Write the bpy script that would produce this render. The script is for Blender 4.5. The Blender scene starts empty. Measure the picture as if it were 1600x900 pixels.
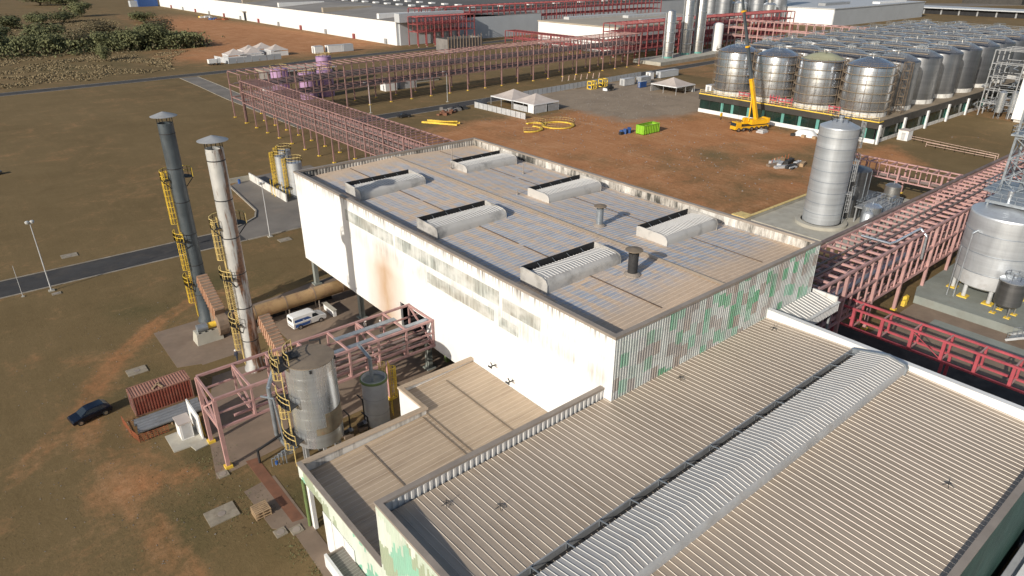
import bpy, math, random
from mathutils import Vector, Matrix, noise

random.seed(11)
rad = math.radians
SC = bpy.context.scene
COL = SC.collection

# ------------------------------------------------------------------ camera
cam_data = bpy.data.cameras.new('camera')
cam = bpy.data.objects.new('camera', cam_data)
COL.objects.link(cam)
cam_data.sensor_width = 36.0
cam_data.lens = 36.0 * 1067.0 / 1600.0
cam_data.clip_start = 0.5
cam_data.clip_end = 12000.0
YAW, PITCH = rad(50.39), rad(25.63)
FWD = Vector((math.cos(YAW) * math.cos(PITCH), math.sin(YAW) * math.cos(PITCH), -math.sin(PITCH)))
cam.location = (0, 0, 45)
cam.rotation_euler = FWD.to_track_quat('-Z', 'Y').to_euler()
SC.camera = cam

# ------------------------------------------------------------------ sky, sun, exposure
SUN_AZ, SUN_EL = rad(13.5), rad(23.5)          # direction the light travels, and elevation
world = bpy.data.worlds.new('World')
SC.world = world
world.use_nodes = True
wn = world.node_tree.nodes
sky = wn.new('ShaderNodeTexSky')
sky.sky_type = 'NISHITA'
sky.sun_disc = False
sky.sun_elevation = SUN_EL
sky.sun_rotation = math.atan2(-math.cos(SUN_AZ), -math.sin(SUN_AZ))
sky.air_density = 1.0
sky.dust_density = 1.5
sky.ozone_density = 1.0
bg = wn['Background']
world.node_tree.links.new(sky.outputs[0], bg.inputs[0])
bg.inputs[1].default_value = 0.10
sun_data = bpy.data.lights.new('sun', 'SUN')
sun_data.energy = 4.5
sun_data.angle = rad(0.55)
sun_data.color = (1.0, 0.93, 0.82)
sun = bpy.data.objects.new('sun', sun_data)
COL.objects.link(sun)
SUN_DIR = Vector((math.cos(SUN_AZ) * math.cos(SUN_EL), math.sin(SUN_AZ) * math.cos(SUN_EL), -math.sin(SUN_EL)))
sun.rotation_euler = SUN_DIR.to_track_quat('-Z', 'Y').to_euler()
sun.location = (-60, -20, 90)
SC.view_settings.view_transform = 'Standard'
SC.view_settings.look = 'None'
SC.view_settings.exposure = 0.0
SC.view_settings.gamma = 1.0
SC.cycles.max_bounces = 6
SC.cycles.transparent_max_bounces = 8

# ------------------------------------------------------------------ mesh helpers
WLOC = {}                                        # world location of every object that has children

class MB:
    """collects faces in world coordinates; build() links them as one mesh object"""
    def __init__(s):
        s.v = []; s.f = []
    def add(s, v, f):
        n = len(s.v)
        s.v.extend([tuple(p) for p in v])
        s.f.extend([tuple(i + n for i in q) for q in f])
        return s
    def box(s, x0, y0, z0, x1, y1, z1):
        return s.add([(x0, y0, z0), (x1, y0, z0), (x1, y1, z0), (x0, y1, z0), (x0, y0, z1), (x1, y0, z1), (x1, y1, z1), (x0, y1, z1)],
                     [(0, 3, 2, 1), (4, 5, 6, 7), (0, 1, 5, 4), (1, 2, 6, 5), (2, 3, 7, 6), (3, 0, 4, 7)])
    def obox(s, c, ux, hx, hy, z0, z1):
        """box turned about Z: centre c (x,y), unit vector ux, half sizes"""
        ux = Vector((ux[0], ux[1])).normalized(); uy = Vector((-ux.y, ux.x))
        pts = []
        for z in (z0, z1):
            for a, b in ((-1, -1), (1, -1), (1, 1), (-1, 1)):
                pts.append((c[0] + ux.x * hx * a + uy.x * hy * b, c[1] + ux.y * hx * a + uy.y * hy * b, z))
        return s.add(pts, [(0, 3, 2, 1), (4, 5, 6, 7), (0, 1, 5, 4), (1, 2, 6, 5), (2, 3, 7, 6), (3, 0, 4, 7)])
    def beam(s, a, b, w, h=None):
        a = Vector(a); b = Vector(b); d = (b - a)
        if d.length < 1e-6: return s
        d.normalize(); h = w if h is None else h
        ref = Vector((0, 0, 1)) if abs(d.z) < 0.95 else Vector((1, 0, 0))
        sx = d.cross(ref).normalized() * (w / 2); sy = sx.cross(d).normalized() * (h / 2)
        p = []
        for q in (a, b):
            p += [q - sx - sy, q + sx - sy, q + sx + sy, q - sx + sy]
        return s.add(p, [(0, 1, 2, 3), (7, 6, 5, 4), (0, 4, 5, 1), (1, 5, 6, 2), (2, 6, 7, 3), (3, 7, 4, 0)])
    def tube(s, a, b, r, n=8, r2=None, cap=True):
        a = Vector(a); b = Vector(b); d = (b - a)
        if d.length < 1e-6: return s
        d.normalize(); r2 = r if r2 is None else r2
        ref = Vector((0, 0, 1)) if abs(d.z) < 0.95 else Vector((1, 0, 0))
        sx = d.cross(ref).normalized(); sy = sx.cross(d).normalized()
        p = []
        for q, rr in ((a, r), (b, r2)):
            for i in range(n):
                t = 2 * math.pi * i / n
                p.append(q + sx * (rr * math.cos(t)) + sy * (rr * math.sin(t)))
        f = [(i, (i + 1) % n, n + (i + 1) % n, n + i) for i in range(n)]
        if cap:
            f += [tuple(range(n - 1, -1, -1)), tuple(range(n, 2 * n))]
        return s.add(p, f)
    def path(s, pts, r, n=6):
        for a, b in zip(pts[:-1], pts[1:]):
            s.tube(a, b, r, n)
        return s
    def bars(s, pts, w, closed=False):
        pts = list(pts)
        if closed: pts = pts + [pts[0]]
        for a, b in zip(pts[:-1], pts[1:]):
            s.beam(a, b, w)
        return s
    def lathe(s, prof, c=(0, 0), n=32, cap0=False, cap1=False):
        p = []; f = []
        for r, z in prof:
            for i in range(n):
                t = 2 * math.pi * i / n
                p.append((c[0] + r * math.cos(t), c[1] + r * math.sin(t), z))
        for k in range(len(prof) - 1):
            for i in range(n):
                j = (i + 1) % n
                f.append((k * n + i, k * n + j, (k + 1) * n + j, (k + 1) * n + i))
        if cap0: f.append(tuple(range(n - 1, -1, -1)))
        if cap1: f.append(tuple(range((len(prof) - 1) * n, len(prof) * n)))
        return s.add(p, f)
    def prism(s, poly, z0, z1):
        n = len(poly)
        p = [(x, y, z0) for x, y in poly] + [(x, y, z1) for x, y in poly]
        f = [tuple(range(n - 1, -1, -1)), tuple(range(n, 2 * n))]
        f += [(i, (i + 1) % n, n + (i + 1) % n, n + i) for i in range(n)]
        return s.add(p, f)
    def poly(s, pts):
        return s.add(pts, [tuple(range(len(pts)))])
    def arc(s, c, r, z, a0, a1, n, w):
        pts = [(c[0] + r * math.cos(a0 + (a1 - a0) * i / n), c[1] + r * math.sin(a0 + (a1 - a0) * i / n), z) for i in range(n + 1)]
        return s.bars(pts, w)
    def mesh(s, name, mat, off=(0, 0, 0), smooth=False):
        me = bpy.data.meshes.new(name)
        o = Vector(off)
        me.from_pydata([tuple(Vector(p) - o) for p in s.v], [], s.f)
        me.materials.append(mat)
        if smooth:
            me.polygons.foreach_set('use_smooth', [True] * len(me.polygons))
            me.set_sharp_from_angle(angle=rad(smooth if smooth > 1 else 40))
        me.update()
        return me
    def build(s, name, mat, parent=None, smooth=False, loc=None):
        if parent is not None:
            off = WLOC[parent.name]
        else:
            off = Vector(loc) if loc else Vector((0, 0, 0))
        me = s.mesh(name, mat, off, smooth)
        o = bpy.data.objects.new(name, me)
        COL.objects.link(o)
        if parent is not None:
            o.parent = parent
            WLOC[o.name] = off.copy()
        else:
            o.location = off
            WLOC[o.name] = off.copy()
        return o

def tag(o, label=None, cat=None, group=None, kind=None):
    if label: o['label'] = label
    if cat: o['category'] = cat
    if group: o['group'] = group
    if kind: o['kind'] = kind
    return o

def thing(name, label, cat, loc=(0, 0, 0), group=None):
    o = bpy.data.objects.new(name, None)
    o.empty_display_size = 0.3
    COL.objects.link(o)
    o.location = loc
    WLOC[o.name] = Vector(loc)
    return tag(o, label, cat, group)

def inst(me, name, parent, loc=(0, 0, 0), rotz=0.0, rot=None):
    """one more object that shares the mesh; loc is in world coordinates"""
    o = bpy.data.objects.new(name, me)
    COL.objects.link(o)
    if parent is not None:
        o.parent = parent
        o.location = Vector(loc) - WLOC[parent.name]
    else:
        o.location = loc
    if rot is not None: o.rotation_euler = rot
    elif rotz: o.rotation_euler = (0, 0, rotz)
    WLOC[o.name] = Vector(loc)
    return o

def copy_tree(root, loc, rotz=0.0, label=None, group=None):
    kids = {}
    for o in bpy.data.objects:
        if o.parent is not None: kids.setdefault(o.parent, []).append(o)
    def rec(o, par):
        c = o.copy(); COL.objects.link(c); c.parent = par
        for k in kids.get(o, []): rec(k, c)
        return c
    r = rec(root, None)
    r.location = loc; r.rotation_euler = (0, 0, rotz)
    WLOC[r.name] = Vector(loc)
    if label: r['label'] = label
    if group: r['group'] = group
    return r

# ------------------------------------------------------------------ material helpers
def nodes_of(name):
    m = bpy.data.materials.new(name)
    m.use_nodes = True
    nt = m.node_tree
    b = nt.nodes['Principled BSDF']
    return m, nt, b

def N(nt, kind, **kw):
    n = nt.nodes.new(kind)
    for k, v in kw.items():
        if k.startswith('i_'):
            key = k[2:]
            n.inputs[int(key) if key.isdigit() else key].default_value = v
        else:
            setattr(n, k, v)
    return n

def L(nt, a, b): nt.links.new(a, b)

def pos(nt):
    return N(nt, 'ShaderNodeNewGeometry').outputs['Position']

def mapped(nt, src, scale=(1, 1, 1), off=(0, 0, 0)):
    m = N(nt, 'ShaderNodeMapping')
    m.inputs['Scale'].default_value = scale
    m.inputs['Location'].default_value = off
    L(nt, src, m.inputs[0])
    return m.outputs[0]

def noise_n(nt, src, scale, detail=4, rough=0.55, dist=0.0):
    n = N(nt, 'ShaderNodeTexNoise')
    n.inputs['Scale'].default_value = scale
    n.inputs['Detail'].default_value = detail
    n.inputs['Roughness'].default_value = rough
    n.inputs['Distortion'].default_value = dist
    L(nt, src, n.inputs['Vector'])
    return n.outputs['Fac']

def ramp(nt, src, stops, interp='LINEAR'):
    r = N(nt, 'ShaderNodeValToRGB')
    r.color_ramp.interpolation = interp
    e = r.color_ramp.elements
    while len(e) < len(stops): e.new(0.5)
    for i, (p, c) in enumerate(stops):
        e[i].position = p
        e[i].color = (*c, 1) if len(c) == 3 else c
    L(nt, src, r.inputs[0])
    return r.outputs[0]

def fmap(nt, src, a, b, c=0.0, d=1.0):
    r = N(nt, 'ShaderNodeMapRange')
    for i, v in enumerate((a, b, c, d)): r.inputs[i + 1].default_value = v
    L(nt, src, r.inputs[0])
    return r.outputs[0]

def mix(nt, fac, a, b, mode='MIX'):
    m = N(nt, 'ShaderNodeMix', data_type='RGBA', blend_type=mode)
    if isinstance(fac, (int, float)): m.inputs[0].default_value = fac
    else: L(nt, fac, m.inputs[0])
    for i, v in ((6, a), (7, b)):
        if isinstance(v, tuple): m.inputs[i].default_value = (*v, 1)
        else: L(nt, v, m.inputs[i])
    return m.outputs[2]

def math_n(nt, op, a, b=None, clamp=False):
    m = N(nt, 'ShaderNodeMath', operation=op, use_clamp=clamp)
    for i, v in enumerate((a, b)):
        if v is None: continue
        if isinstance(v, (int, float)): m.inputs[i].default_value = v
        else: L(nt, v, m.inputs[i])
    return m.outputs[0]

def bump(nt, b, src, strength=0.3, dist=0.05):
    n = N(nt, 'ShaderNodeBump')
    n.inputs['Strength'].default_value = strength
    n.inputs['Distance'].default_value = dist
    L(nt, src, n.inputs['Height'])
    L(nt, n.outputs[0], b.inputs['Normal'])

def sep(nt, src):
    s = N(nt, 'ShaderNodeSeparateXYZ'); L(nt, src, s.inputs[0]); return s.outputs

def plain(name, col, rough=0.6, metal=0.0, var=0.25, scale=0.7, dirt=None, dirt_amt=0.5, streak=False, spec=0.5, bmp=0.0):
    """paint or metal with uneven tone and dirt patches; streak stretches the dirt vertically"""
    m, nt, b = nodes_of(name)
    p = pos(nt)
    n1 = noise_n(nt, p, scale, 5, 0.6)
    lo = tuple(max(0, c * (1 - var)) for c in col); hi = tuple(min(1, c * (1 + var * 0.6)) for c in col)
    c = ramp(nt, n1, [(0.3, lo), (0.7, hi)])
    if dirt:
        pm = mapped(nt, p, (2.2, 2.2, 0.25) if streak else (1, 1, 1), (13, 7, 3))
        n2 = noise_n(nt, pm, scale * 1.6, 6, 0.65)
        f = fmap(nt, n2, 0.5, 0.72, 0, dirt_amt)
        c = mix(nt, f, c, dirt)
    L(nt, c, b.inputs['Base Color'])
    b.inputs['Roughness'].default_value = rough
    b.inputs['Metallic'].default_value = metal
    b.inputs['Specular IOR Level'].default_value = spec
    n3 = noise_n(nt, p, scale * 3, 3)
    L(nt, fmap(nt, n3, 0.3, 0.7, max(0.03, rough - 0.1), min(1, rough + 0.12)), b.inputs['Roughness'])
    if bmp: bump(nt, b, n1, bmp, 0.05)
    return m

MT = {}
def steel(name, col, rough, band=1.4, dirtc=(0.24, 0.235, 0.23), amt=0.35, metal=0.85):
    m, nt, b = nodes_of(name)
    p = pos(nt)
    z = sep(nt, p)[2]
    bandn = noise_n(nt, mapped(nt, p, (0.05, 0.05, band)), 1.0, 3, 0.7)
    st = noise_n(nt, mapped(nt, p, (1.6, 1.6, 0.12)), 1.0, 5, 0.65)
    c = ramp(nt, bandn, [(0.3, tuple(x * 0.8 for x in col)), (0.7, tuple(min(1, x * 1.12) for x in col))])
    c = mix(nt, fmap(nt, st, 0.45, 0.75, 0, amt), c, dirtc)
    L(nt, c, b.inputs['Base Color'])
    b.inputs['Metallic'].default_value = metal
    L(nt, fmap(nt, st, 0.3, 0.7, rough - 0.07, rough + 0.15), b.inputs['Roughness'])
    bump(nt, b, noise_n(nt, mapped(nt, p, (0.5, 0.5, 1.1)), 1.0, 2), 0.12, 0.08)
    return m
# ------------------------------------------------------------------ materials
MT['pink'] = plain('faded_pink_paint', (0.49, 0.285, 0.265), 0.6, 0, 0.22, 0.5, (0.28, 0.21, 0.19), 0.7)
MT['pink_dark'] = plain('dusty_dark_pipe_paint', (0.19, 0.145, 0.135), 0.65, 0, 0.35, 0.4, (0.10, 0.08, 0.07), 0.6)
MT['red'] = plain('fresh_red_paint', (0.44, 0.08, 0.10), 0.55, 0, 0.25, 0.6, (0.30, 0.07, 0.07), 0.4)
MT['farred'] = plain('dull_red_primer', (0.30, 0.075, 0.075), 0.7, 0, 0.3, 0.3, (0.15, 0.07, 0.07), 0.5)
MT['yellow'] = plain('safety_yellow_paint', (0.84, 0.58, 0.07), 0.5, 0, 0.22, 0.8, (0.30, 0.20, 0.08), 0.5)
MT['yellow_pale'] = plain('weathered_yellow_paint', (0.74, 0.56, 0.22), 0.55, 0, 0.25, 0.8, (0.30, 0.23, 0.12), 0.5)
MT['crane'] = plain('crane_yellow_paint', (0.82, 0.44, 0.015), 0.35, 0, 0.12, 0.5, (0.35, 0.2, 0.05), 0.25)
MT['green_skip'] = plain('lime_green_paint', (0.27, 0.55, 0.035), 0.5, 0, 0.15, 0.8, (0.18, 0.25, 0.08), 0.5)
MT['white'] = plain('white_paint', (0.78, 0.78, 0.77), 0.55, 0, 0.06, 0.3, (0.5, 0.46, 0.4), 0.3)
MT['white_dirty'] = plain('weathered_white_paint', (0.66, 0.65, 0.62), 0.6, 0, 0.15, 0.5, (0.16, 0.14, 0.12), 0.85, True)
MT['coping'] = plain('dusty_coping_metal', (0.34, 0.29, 0.245), 0.55, 0.1, 0.2, 0.4, (0.24, 0.2, 0.17), 0.5)
MT['grey'] = plain('grey_paint', (0.33, 0.34, 0.35), 0.5, 0.1, 0.2, 0.6, (0.2, 0.18, 0.16), 0.5)
MT['grey_light'] = plain('pale_grey_paint', (0.50, 0.51, 0.52), 0.5, 0.1, 0.15, 0.6, (0.35, 0.32, 0.29), 0.5)
MT['galv'] = plain('galvanised_steel', (0.36, 0.40, 0.44), 0.4, 0.6, 0.2, 0.7, (0.2, 0.19, 0.18), 0.4)
MT['dark'] = plain('black_steel', (0.035, 0.035, 0.037), 0.6, 0.2, 0.4, 0.8)
MT['soot_shade'] = plain('painted_shade_interior', (0.022, 0.022, 0.024), 0.9, 0, 0.3, 0.5)  # near-black colour puts the shade of openings and undersides into the surface
MT['rubber'] = plain('black_rubber', (0.02, 0.02, 0.021), 0.85, 0, 0.3, 2)
MT['concrete'] = plain('dusty_concrete', (0.235, 0.175, 0.128), 0.85, 0, 0.22, 0.35, (0.20, 0.14, 0.10), 0.5, bmp=0.15)
MT['concrete_pale'] = plain('pale_concrete', (0.42, 0.40, 0.34), 0.85, 0, 0.16, 0.4, (0.28, 0.24, 0.19), 0.5, bmp=0.1)
MT['conc_grey'] = plain('grey_green_concrete', (0.25, 0.27, 0.245), 0.8, 0, 0.16, 0.3, (0.18, 0.16, 0.13), 0.4)
MT['kerb'] = plain('whitewashed_kerb', (0.36, 0.325, 0.275), 0.8, 0, 0.25, 0.5, (0.2, 0.16, 0.11), 0.8)
MT['asphalt'] = plain('worn_asphalt', (0.048, 0.046, 0.046), 0.9, 0, 0.35, 0.25, (0.085, 0.072, 0.06), 0.6, bmp=0.2)
MT['asphalt_pale'] = plain('old_pale_asphalt', (0.19, 0.17, 0.148), 0.9, 0, 0.25, 0.12, (0.24, 0.20, 0.165), 0.7, bmp=0.15)
MT['asphalt_shaded'] = plain('shaded_black_apron', (0.022, 0.02, 0.02), 0.75, 0, 0.4, 0.2, (0.05, 0.042, 0.036), 0.5)  # black asphalt, its colour darkened for the shadow the warehouse casts
MT['brick_path'] = plain('red_dusty_pavers', (0.21, 0.095, 0.055), 0.9, 0, 0.25, 0.8, (0.14, 0.08, 0.05), 0.5)
MT['container'] = plain('rust_red_container_paint', (0.235, 0.062, 0.04), 0.65, 0, 0.25, 0.7, (0.3, 0.16, 0.11), 0.5)
MT['container_top'] = plain('dusty_container_roof', (0.33, 0.17, 0.125), 0.75, 0, 0.25, 0.7, (0.22, 0.09, 0.06), 0.5)
MT['pipe_grey'] = plain('grey_plastic_pipe', (0.20, 0.21, 0.225), 0.5, 0, 0.2, 0.9, (0.13, 0.12, 0.11), 0.5)
MT['duct'] = plain('ochre_duct_cladding', (0.36, 0.235, 0.115), 0.6, 0.1, 0.2, 0.4, (0.16, 0.075, 0.05), 0.75)
MT['duct_rib'] = plain('peach_ribbed_duct', (0.50, 0.30, 0.20), 0.6, 0, 0.2, 0.8, (0.25, 0.16, 0.11), 0.5)
MT['duct_top'] = plain('dusty_brown_duct_top', (0.24, 0.175, 0.125), 0.75, 0, 0.25, 0.8, (0.13, 0.1, 0.08), 0.5)
MT['shed_white'] = MT['white']
MT['stack_dark'] = plain('slate_grey_stack_paint', (0.075, 0.092, 0.105), 0.45, 0.1, 0.3, 0.45, (0.04, 0.045, 0.05), 0.6, True)
MT['purple'] = plain('lilac_tank_paint', (0.40, 0.25, 0.42), 0.5, 0, 0.12, 0.3, (0.3, 0.2, 0.3), 0.4)
MT['blue'] = plain('blue_plastic', (0.03, 0.09, 0.28), 0.5, 0, 0.2, 0.8)
MT['navy'] = plain('navy_car_paint', (0.010, 0.016, 0.034), 0.16, 0.4, 0.15, 0.5, spec=0.7)
MT['van_blue'] = plain('blue_van_print', (0.035, 0.095, 0.30), 0.35, 0, 0.1, 0.5)
MT['car_glass'] = plain('dark_car_glass', (0.02, 0.026, 0.032), 0.06, 0, 0.1, 1, spec=0.9)
MT['chrome'] = plain('bright_rim_metal', (0.55, 0.56, 0.58), 0.25, 0.9, 0.1, 1)
MT['orange'] = plain('orange_mesh_barrier', (0.36, 0.11, 0.045), 0.8, 0, 0.3, 1, (0.2, 0.1, 0.06), 0.6)
MT['wood'] = plain('raw_pallet_wood', (0.42, 0.29, 0.17), 0.8, 0, 0.25, 2, (0.25, 0.17, 0.1), 0.5)
MT['tent'] = plain('dusty_tent_fabric', (0.50, 0.44, 0.40), 0.8, 0, 0.12, 0.3, (0.38, 0.32, 0.28), 0.5)
MT['teal'] = plain('teal_column_paint', (0.12, 0.33, 0.29), 0.5, 0, 0.2, 0.5)
MT['green_col'] = plain('moss_green_column_paint', (0.15, 0.21, 0.075), 0.55, 0, 0.25, 0.6)
MT['hivis'] = plain('hi_vis_cloth', (0.55, 0.75, 0.03), 0.8, 0, 0.1, 3)
MT['cloth_dark'] = plain('dark_workwear', (0.03, 0.035, 0.055), 0.85, 0, 0.2, 3)
MT['skin'] = plain('skin', (0.36, 0.2, 0.13), 0.6, 0, 0.1, 4)
MT['scaff'] = plain('rusty_scaffold_tube', (0.20, 0.15, 0.105), 0.65, 0.3, 0.3, 0.8)
MT['plank'] = plain('scaffold_planks', (0.30, 0.235, 0.165), 0.8, 0, 0.25, 0.9)
MT['farroof'] = plain('dark_far_roofing', (0.13, 0.125, 0.12), 0.9, 0, 0.2, 0.05, spec=0.2)
MT['farroof_mid'] = plain('grey_far_roofing', (0.26, 0.245, 0.23), 0.9, 0, 0.2, 0.05, spec=0.2)
MT['farroof_pale'] = plain('cream_far_roofing', (0.43, 0.37, 0.29), 0.6, 0.1, 0.15, 0.06, (0.3, 0.25, 0.2), 0.5)
MT['fargrey'] = plain('pale_grey_cladding', (0.46, 0.48, 0.50), 0.55, 0, 0.08, 0.1)
MT['podium'] = plain('dark_podium_fascia', (0.045, 0.041, 0.036), 0.6, 0, 0.2, 0.2, (0.08, 0.07, 0.06), 0.4)
MT['podium_top'] = plain('dusty_podium_deck', (0.27, 0.215, 0.15), 0.85, 0, 0.2, 0.2)
MT['block'] = plain('grey_blockwork', (0.20, 0.185, 0.175), 0.9, 0, 0.25, 0.4)
MT['darkgreen'] = plain('dark_green_cladding', (0.024, 0.055, 0.05), 0.5, 0, 0.3, 0.3, streak=True, dirt=(0.05, 0.08, 0.07), dirt_amt=0.5)
MT['earth'] = plain('dug_red_earth', (0.26, 0.11, 0.05), 0.95, 0, 0.25, 0.5)
MT['tarp'] = plain('white_tarpaulin', (0.72, 0.74, 0.76), 0.5, 0, 0.1, 0.9)
MT['glass'] = plain('green_tinted_glazing', (0.012, 0.032, 0.026), 0.05, 0, 0.5, 0.16, spec=0.8)
MT['lamp'] = plain('frosted_lamp_head', (0.6, 0.6, 0.58), 0.4, 0.2, 0.1, 2)
MT['pinkpale'] = plain('pale_pink_rail', (0.6, 0.42, 0.35), 0.6, 0, 0.15, 1)
MT['trunk'] = plain('bark', (0.10, 0.075, 0.055), 0.9, 0, 0.3, 1.5)
MT['steel'] = steel('brushed_tank_steel', (0.50, 0.49, 0.47), 0.36)
MT['steel_bright'] = steel('bright_tank_steel', (0.68, 0.72, 0.76), 0.26, 1.0, amt=0.2, metal=0.8)
MT['steel_dull'] = steel('dull_tank_steel', (0.60, 0.63, 0.66), 0.42, 0.8, amt=0.25, metal=0.6)
MT['steel_dark'] = steel('dark_tank_steel', (0.22, 0.22, 0.22), 0.4, 2.0)
MT['steel_white'] = steel('scaffold_tank_steel', (0.48, 0.51, 0.55), 0.24, 0.6, amt=0.25, metal=0.85)
MT['steel_farm'] = steel('weathered_farm_tank_steel', (0.26, 0.265, 0.275), 0.4, 0.5, (0.10, 0.085, 0.075), 0.3)
MT['steel_farm_dome'] = plain('dusty_tank_dome', (0.36, 0.345, 0.33), 0.3, 0.7, 0.2, 0.4)
MT['lap'] = plain('rusty_lap_joint', (0.19, 0.125, 0.08), 0.8, 0, 0.35, 0.7, (0.28, 0.2, 0.14), 0.6)
MT['aged_deck'] = plain('dusty_brown_tank_roof', (0.235, 0.185, 0.135), 0.75, 0.1, 0.2, 0.5, (0.14, 0.11, 0.085), 0.5)
MT['olive_dome'] = plain('primed_olive_dome', (0.36, 0.36, 0.24), 0.6, 0.1, 0.12, 0.4)
MT['silo'] = steel('grey_silo_steel', (0.40, 0.42, 0.45), 0.4, 0.6)

def corroded_stack():
    m, nt, b = nodes_of('white_stack_paint_with_rust')
    p = pos(nt); xyz = sep(nt, p)
    n = noise_n(nt, mapped(nt, p, (1.6, 1.6, 0.16)), 1.2, 6, 0.62)
    # rust has run down the east-south side only
    side = math_n(nt, 'ADD', math_n(nt, 'MULTIPLY', math_n(nt, 'SUBTRACT', xyz[0], 21.2), 0.35), math_n(nt, 'MULTIPLY', math_n(nt, 'SUBTRACT', xyz[1], 74.8), -0.55))
    f = math_n(nt, 'ADD', n, math_n(nt, 'MULTIPLY', side, 0.34))
    base = ramp(nt, noise_n(nt, p, 0.5), [(0.3, (0.40, 0.40, 0.39)), (0.7, (0.58, 0.58, 0.56))])
    c = mix(nt, fmap(nt, f, 0.62, 0.72, 0, 0.95), base, ramp(nt, noise_n(nt, p, 3.0), [(0.35, (0.10, 0.045, 0.022)), (0.7, (0.26, 0.12, 0.06))]))
    L(nt, c, b.inputs['Base Color'])
    b.inputs['Roughness'].default_value = 0.5
    b.inputs['Metallic'].default_value = 0.25
    return m
MT['stack_white'] = corroded_stack()

def white_wall():
    """white cladding: sooty marks below the louvre band, a brown stain, vertical water marks"""
    m, nt, b = nodes_of('white_cladding_with_soot')
    p = pos(nt); x, y, z = sep(nt, p)
    ribs = noise_n(nt, mapped(nt, p, (0.1, 5.5, 0.05)), 1.0, 2, 0.5)
    soft = noise_n(nt, mapped(nt, p, (0.1, 0.45, 0.25)), 1.0, 4, 0.6)
    def band(v, c, w):
        return math_n(nt, 'SUBTRACT', 1.0, math_n(nt, 'DIVIDE', math_n(nt, 'ABSOLUTE', math_n(nt, 'SUBTRACT', v, c)), w), True)
    low = math_n(nt, 'MULTIPLY', math_n(nt, 'POWER', band(z, 13.3, 1.5), .7), fmap(nt, soft, 0.40, 0.56))
    low = math_n(nt, 'MULTIPLY', low, fmap(nt, y, 82, 70, 0, 1))
    up = math_n(nt, 'MULTIPLY', band(z, 15.3, 1.2), fmap(nt, soft, 0.45, 0.6))
    soot_shade = math_n(nt, 'MAXIMUM', low, math_n(nt, 'MULTIPLY', up, 0.6))
    soot_shade = math_n(nt, 'MULTIPLY', soot_shade, fmap(nt, ribs, 0.38, 0.6, 0.35, 1.0), True)
    base = ramp(nt, noise_n(nt, mapped(nt, p, (0.2, 0.6, 0.08)), 1.0, 4), [(0.3, (0.74, 0.735, 0.72)), (0.7, (0.83, 0.83, 0.82))])
    c = mix(nt, math_n(nt, 'MULTIPLY', soot_shade, 0.6), base, (0.30, 0.27, 0.24))
    st = math_n(nt, 'MULTIPLY', band(y, 69.2, 6.4), fmap(nt, z, 15.0, 10.5, 0, 1))
    st = math_n(nt, 'MULTIPLY', math_n(nt, 'POWER', st, 1.4), fmap(nt, soft, 0.25, 0.6, 0.75, 1))
    c = mix(nt, math_n(nt, 'MULTIPLY', st, 1.0, True), c, (0.47, 0.31, 0.185))
    drip = math_n(nt, 'MULTIPLY', fmap(nt, math_n(nt, 'ADD', z, math_n(nt, 'MULTIPLY', noise_n(nt, mapped(nt, p, (0.1, 1.3, 0.02)), 1.0, 3), 2.4)), 17.6, 18.7), fmap(nt, ribs, 0.46, 0.58))
    c = mix(nt, math_n(nt, 'MULTIPLY', drip, 0.85, True), c, (0.16, 0.145, 0.13))
    L(nt, c, b.inputs['Base Color'])
    b.inputs['Roughness'].default_value = 0.5
    return m
MT['white_wall'] = white_wall()

def camo(name, axis, cell, step, pal, jit, rough=0.5, grime=0.0):
    """painted patches with ragged vertical edges, one step per cladding rib"""
    m, nt, b = nodes_of(name)
    p = pos(nt); s = sep(nt, p)
    u = s[axis]; z = s[2]
    ui = math_n(nt, 'FLOOR', math_n(nt, 'DIVIDE', u, step))
    wn_ = N(nt, 'ShaderNodeTexWhiteNoise', noise_dimensions='1D'); L(nt, ui, wn_.inputs['W'])
    zj = math_n(nt, 'ADD', z, math_n(nt, 'MULTIPLY', wn_.outputs['Value'], jit))
    cb = N(nt, 'ShaderNodeCombineXYZ')
    L(nt, math_n(nt, 'MULTIPLY', ui, step / cell[0]), cb.inputs[0]); L(nt, math_n(nt, 'DIVIDE', zj, cell[1]), cb.inputs[1])
    v = N(nt, 'ShaderNodeTexVoronoi', voronoi_dimensions='2D', distance='CHEBYCHEV'); v.inputs['Scale'].default_value = 1.0
    L(nt, cb.outputs[0], v.inputs['Vector'])
    r = sep(nt, v.outputs['Color'])[0]
    n = len(pal)
    c = ramp(nt, r, [(i / n, q) for i, q in enumerate(pal)], 'CONSTANT')
    g = noise_n(nt, mapped(nt, p, (1.5, 1.5, 0.4)), 0.5, 5, 0.65)
    if grime:
        w2_ = N(nt, 'ShaderNodeTexWhiteNoise', noise_dimensions='1D'); L(nt, math_n(nt, 'FLOOR', math_n(nt, 'DIVIDE', u, step * .5)), w2_.inputs['W'])
        c = mix(nt, fmap(nt, w2_.outputs['Value'], 0, 1, 0, 0.55), c, (0.60, 0.62, 0.60))
    c = mix(nt, fmap(nt, g, 0.42, 0.75, 0, 0.35 + grime), c, (0.26, 0.235, 0.205))
    L(nt, c, b.inputs['Base Color'])
    b.inputs['Roughness'].default_value = rough
    return m
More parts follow.
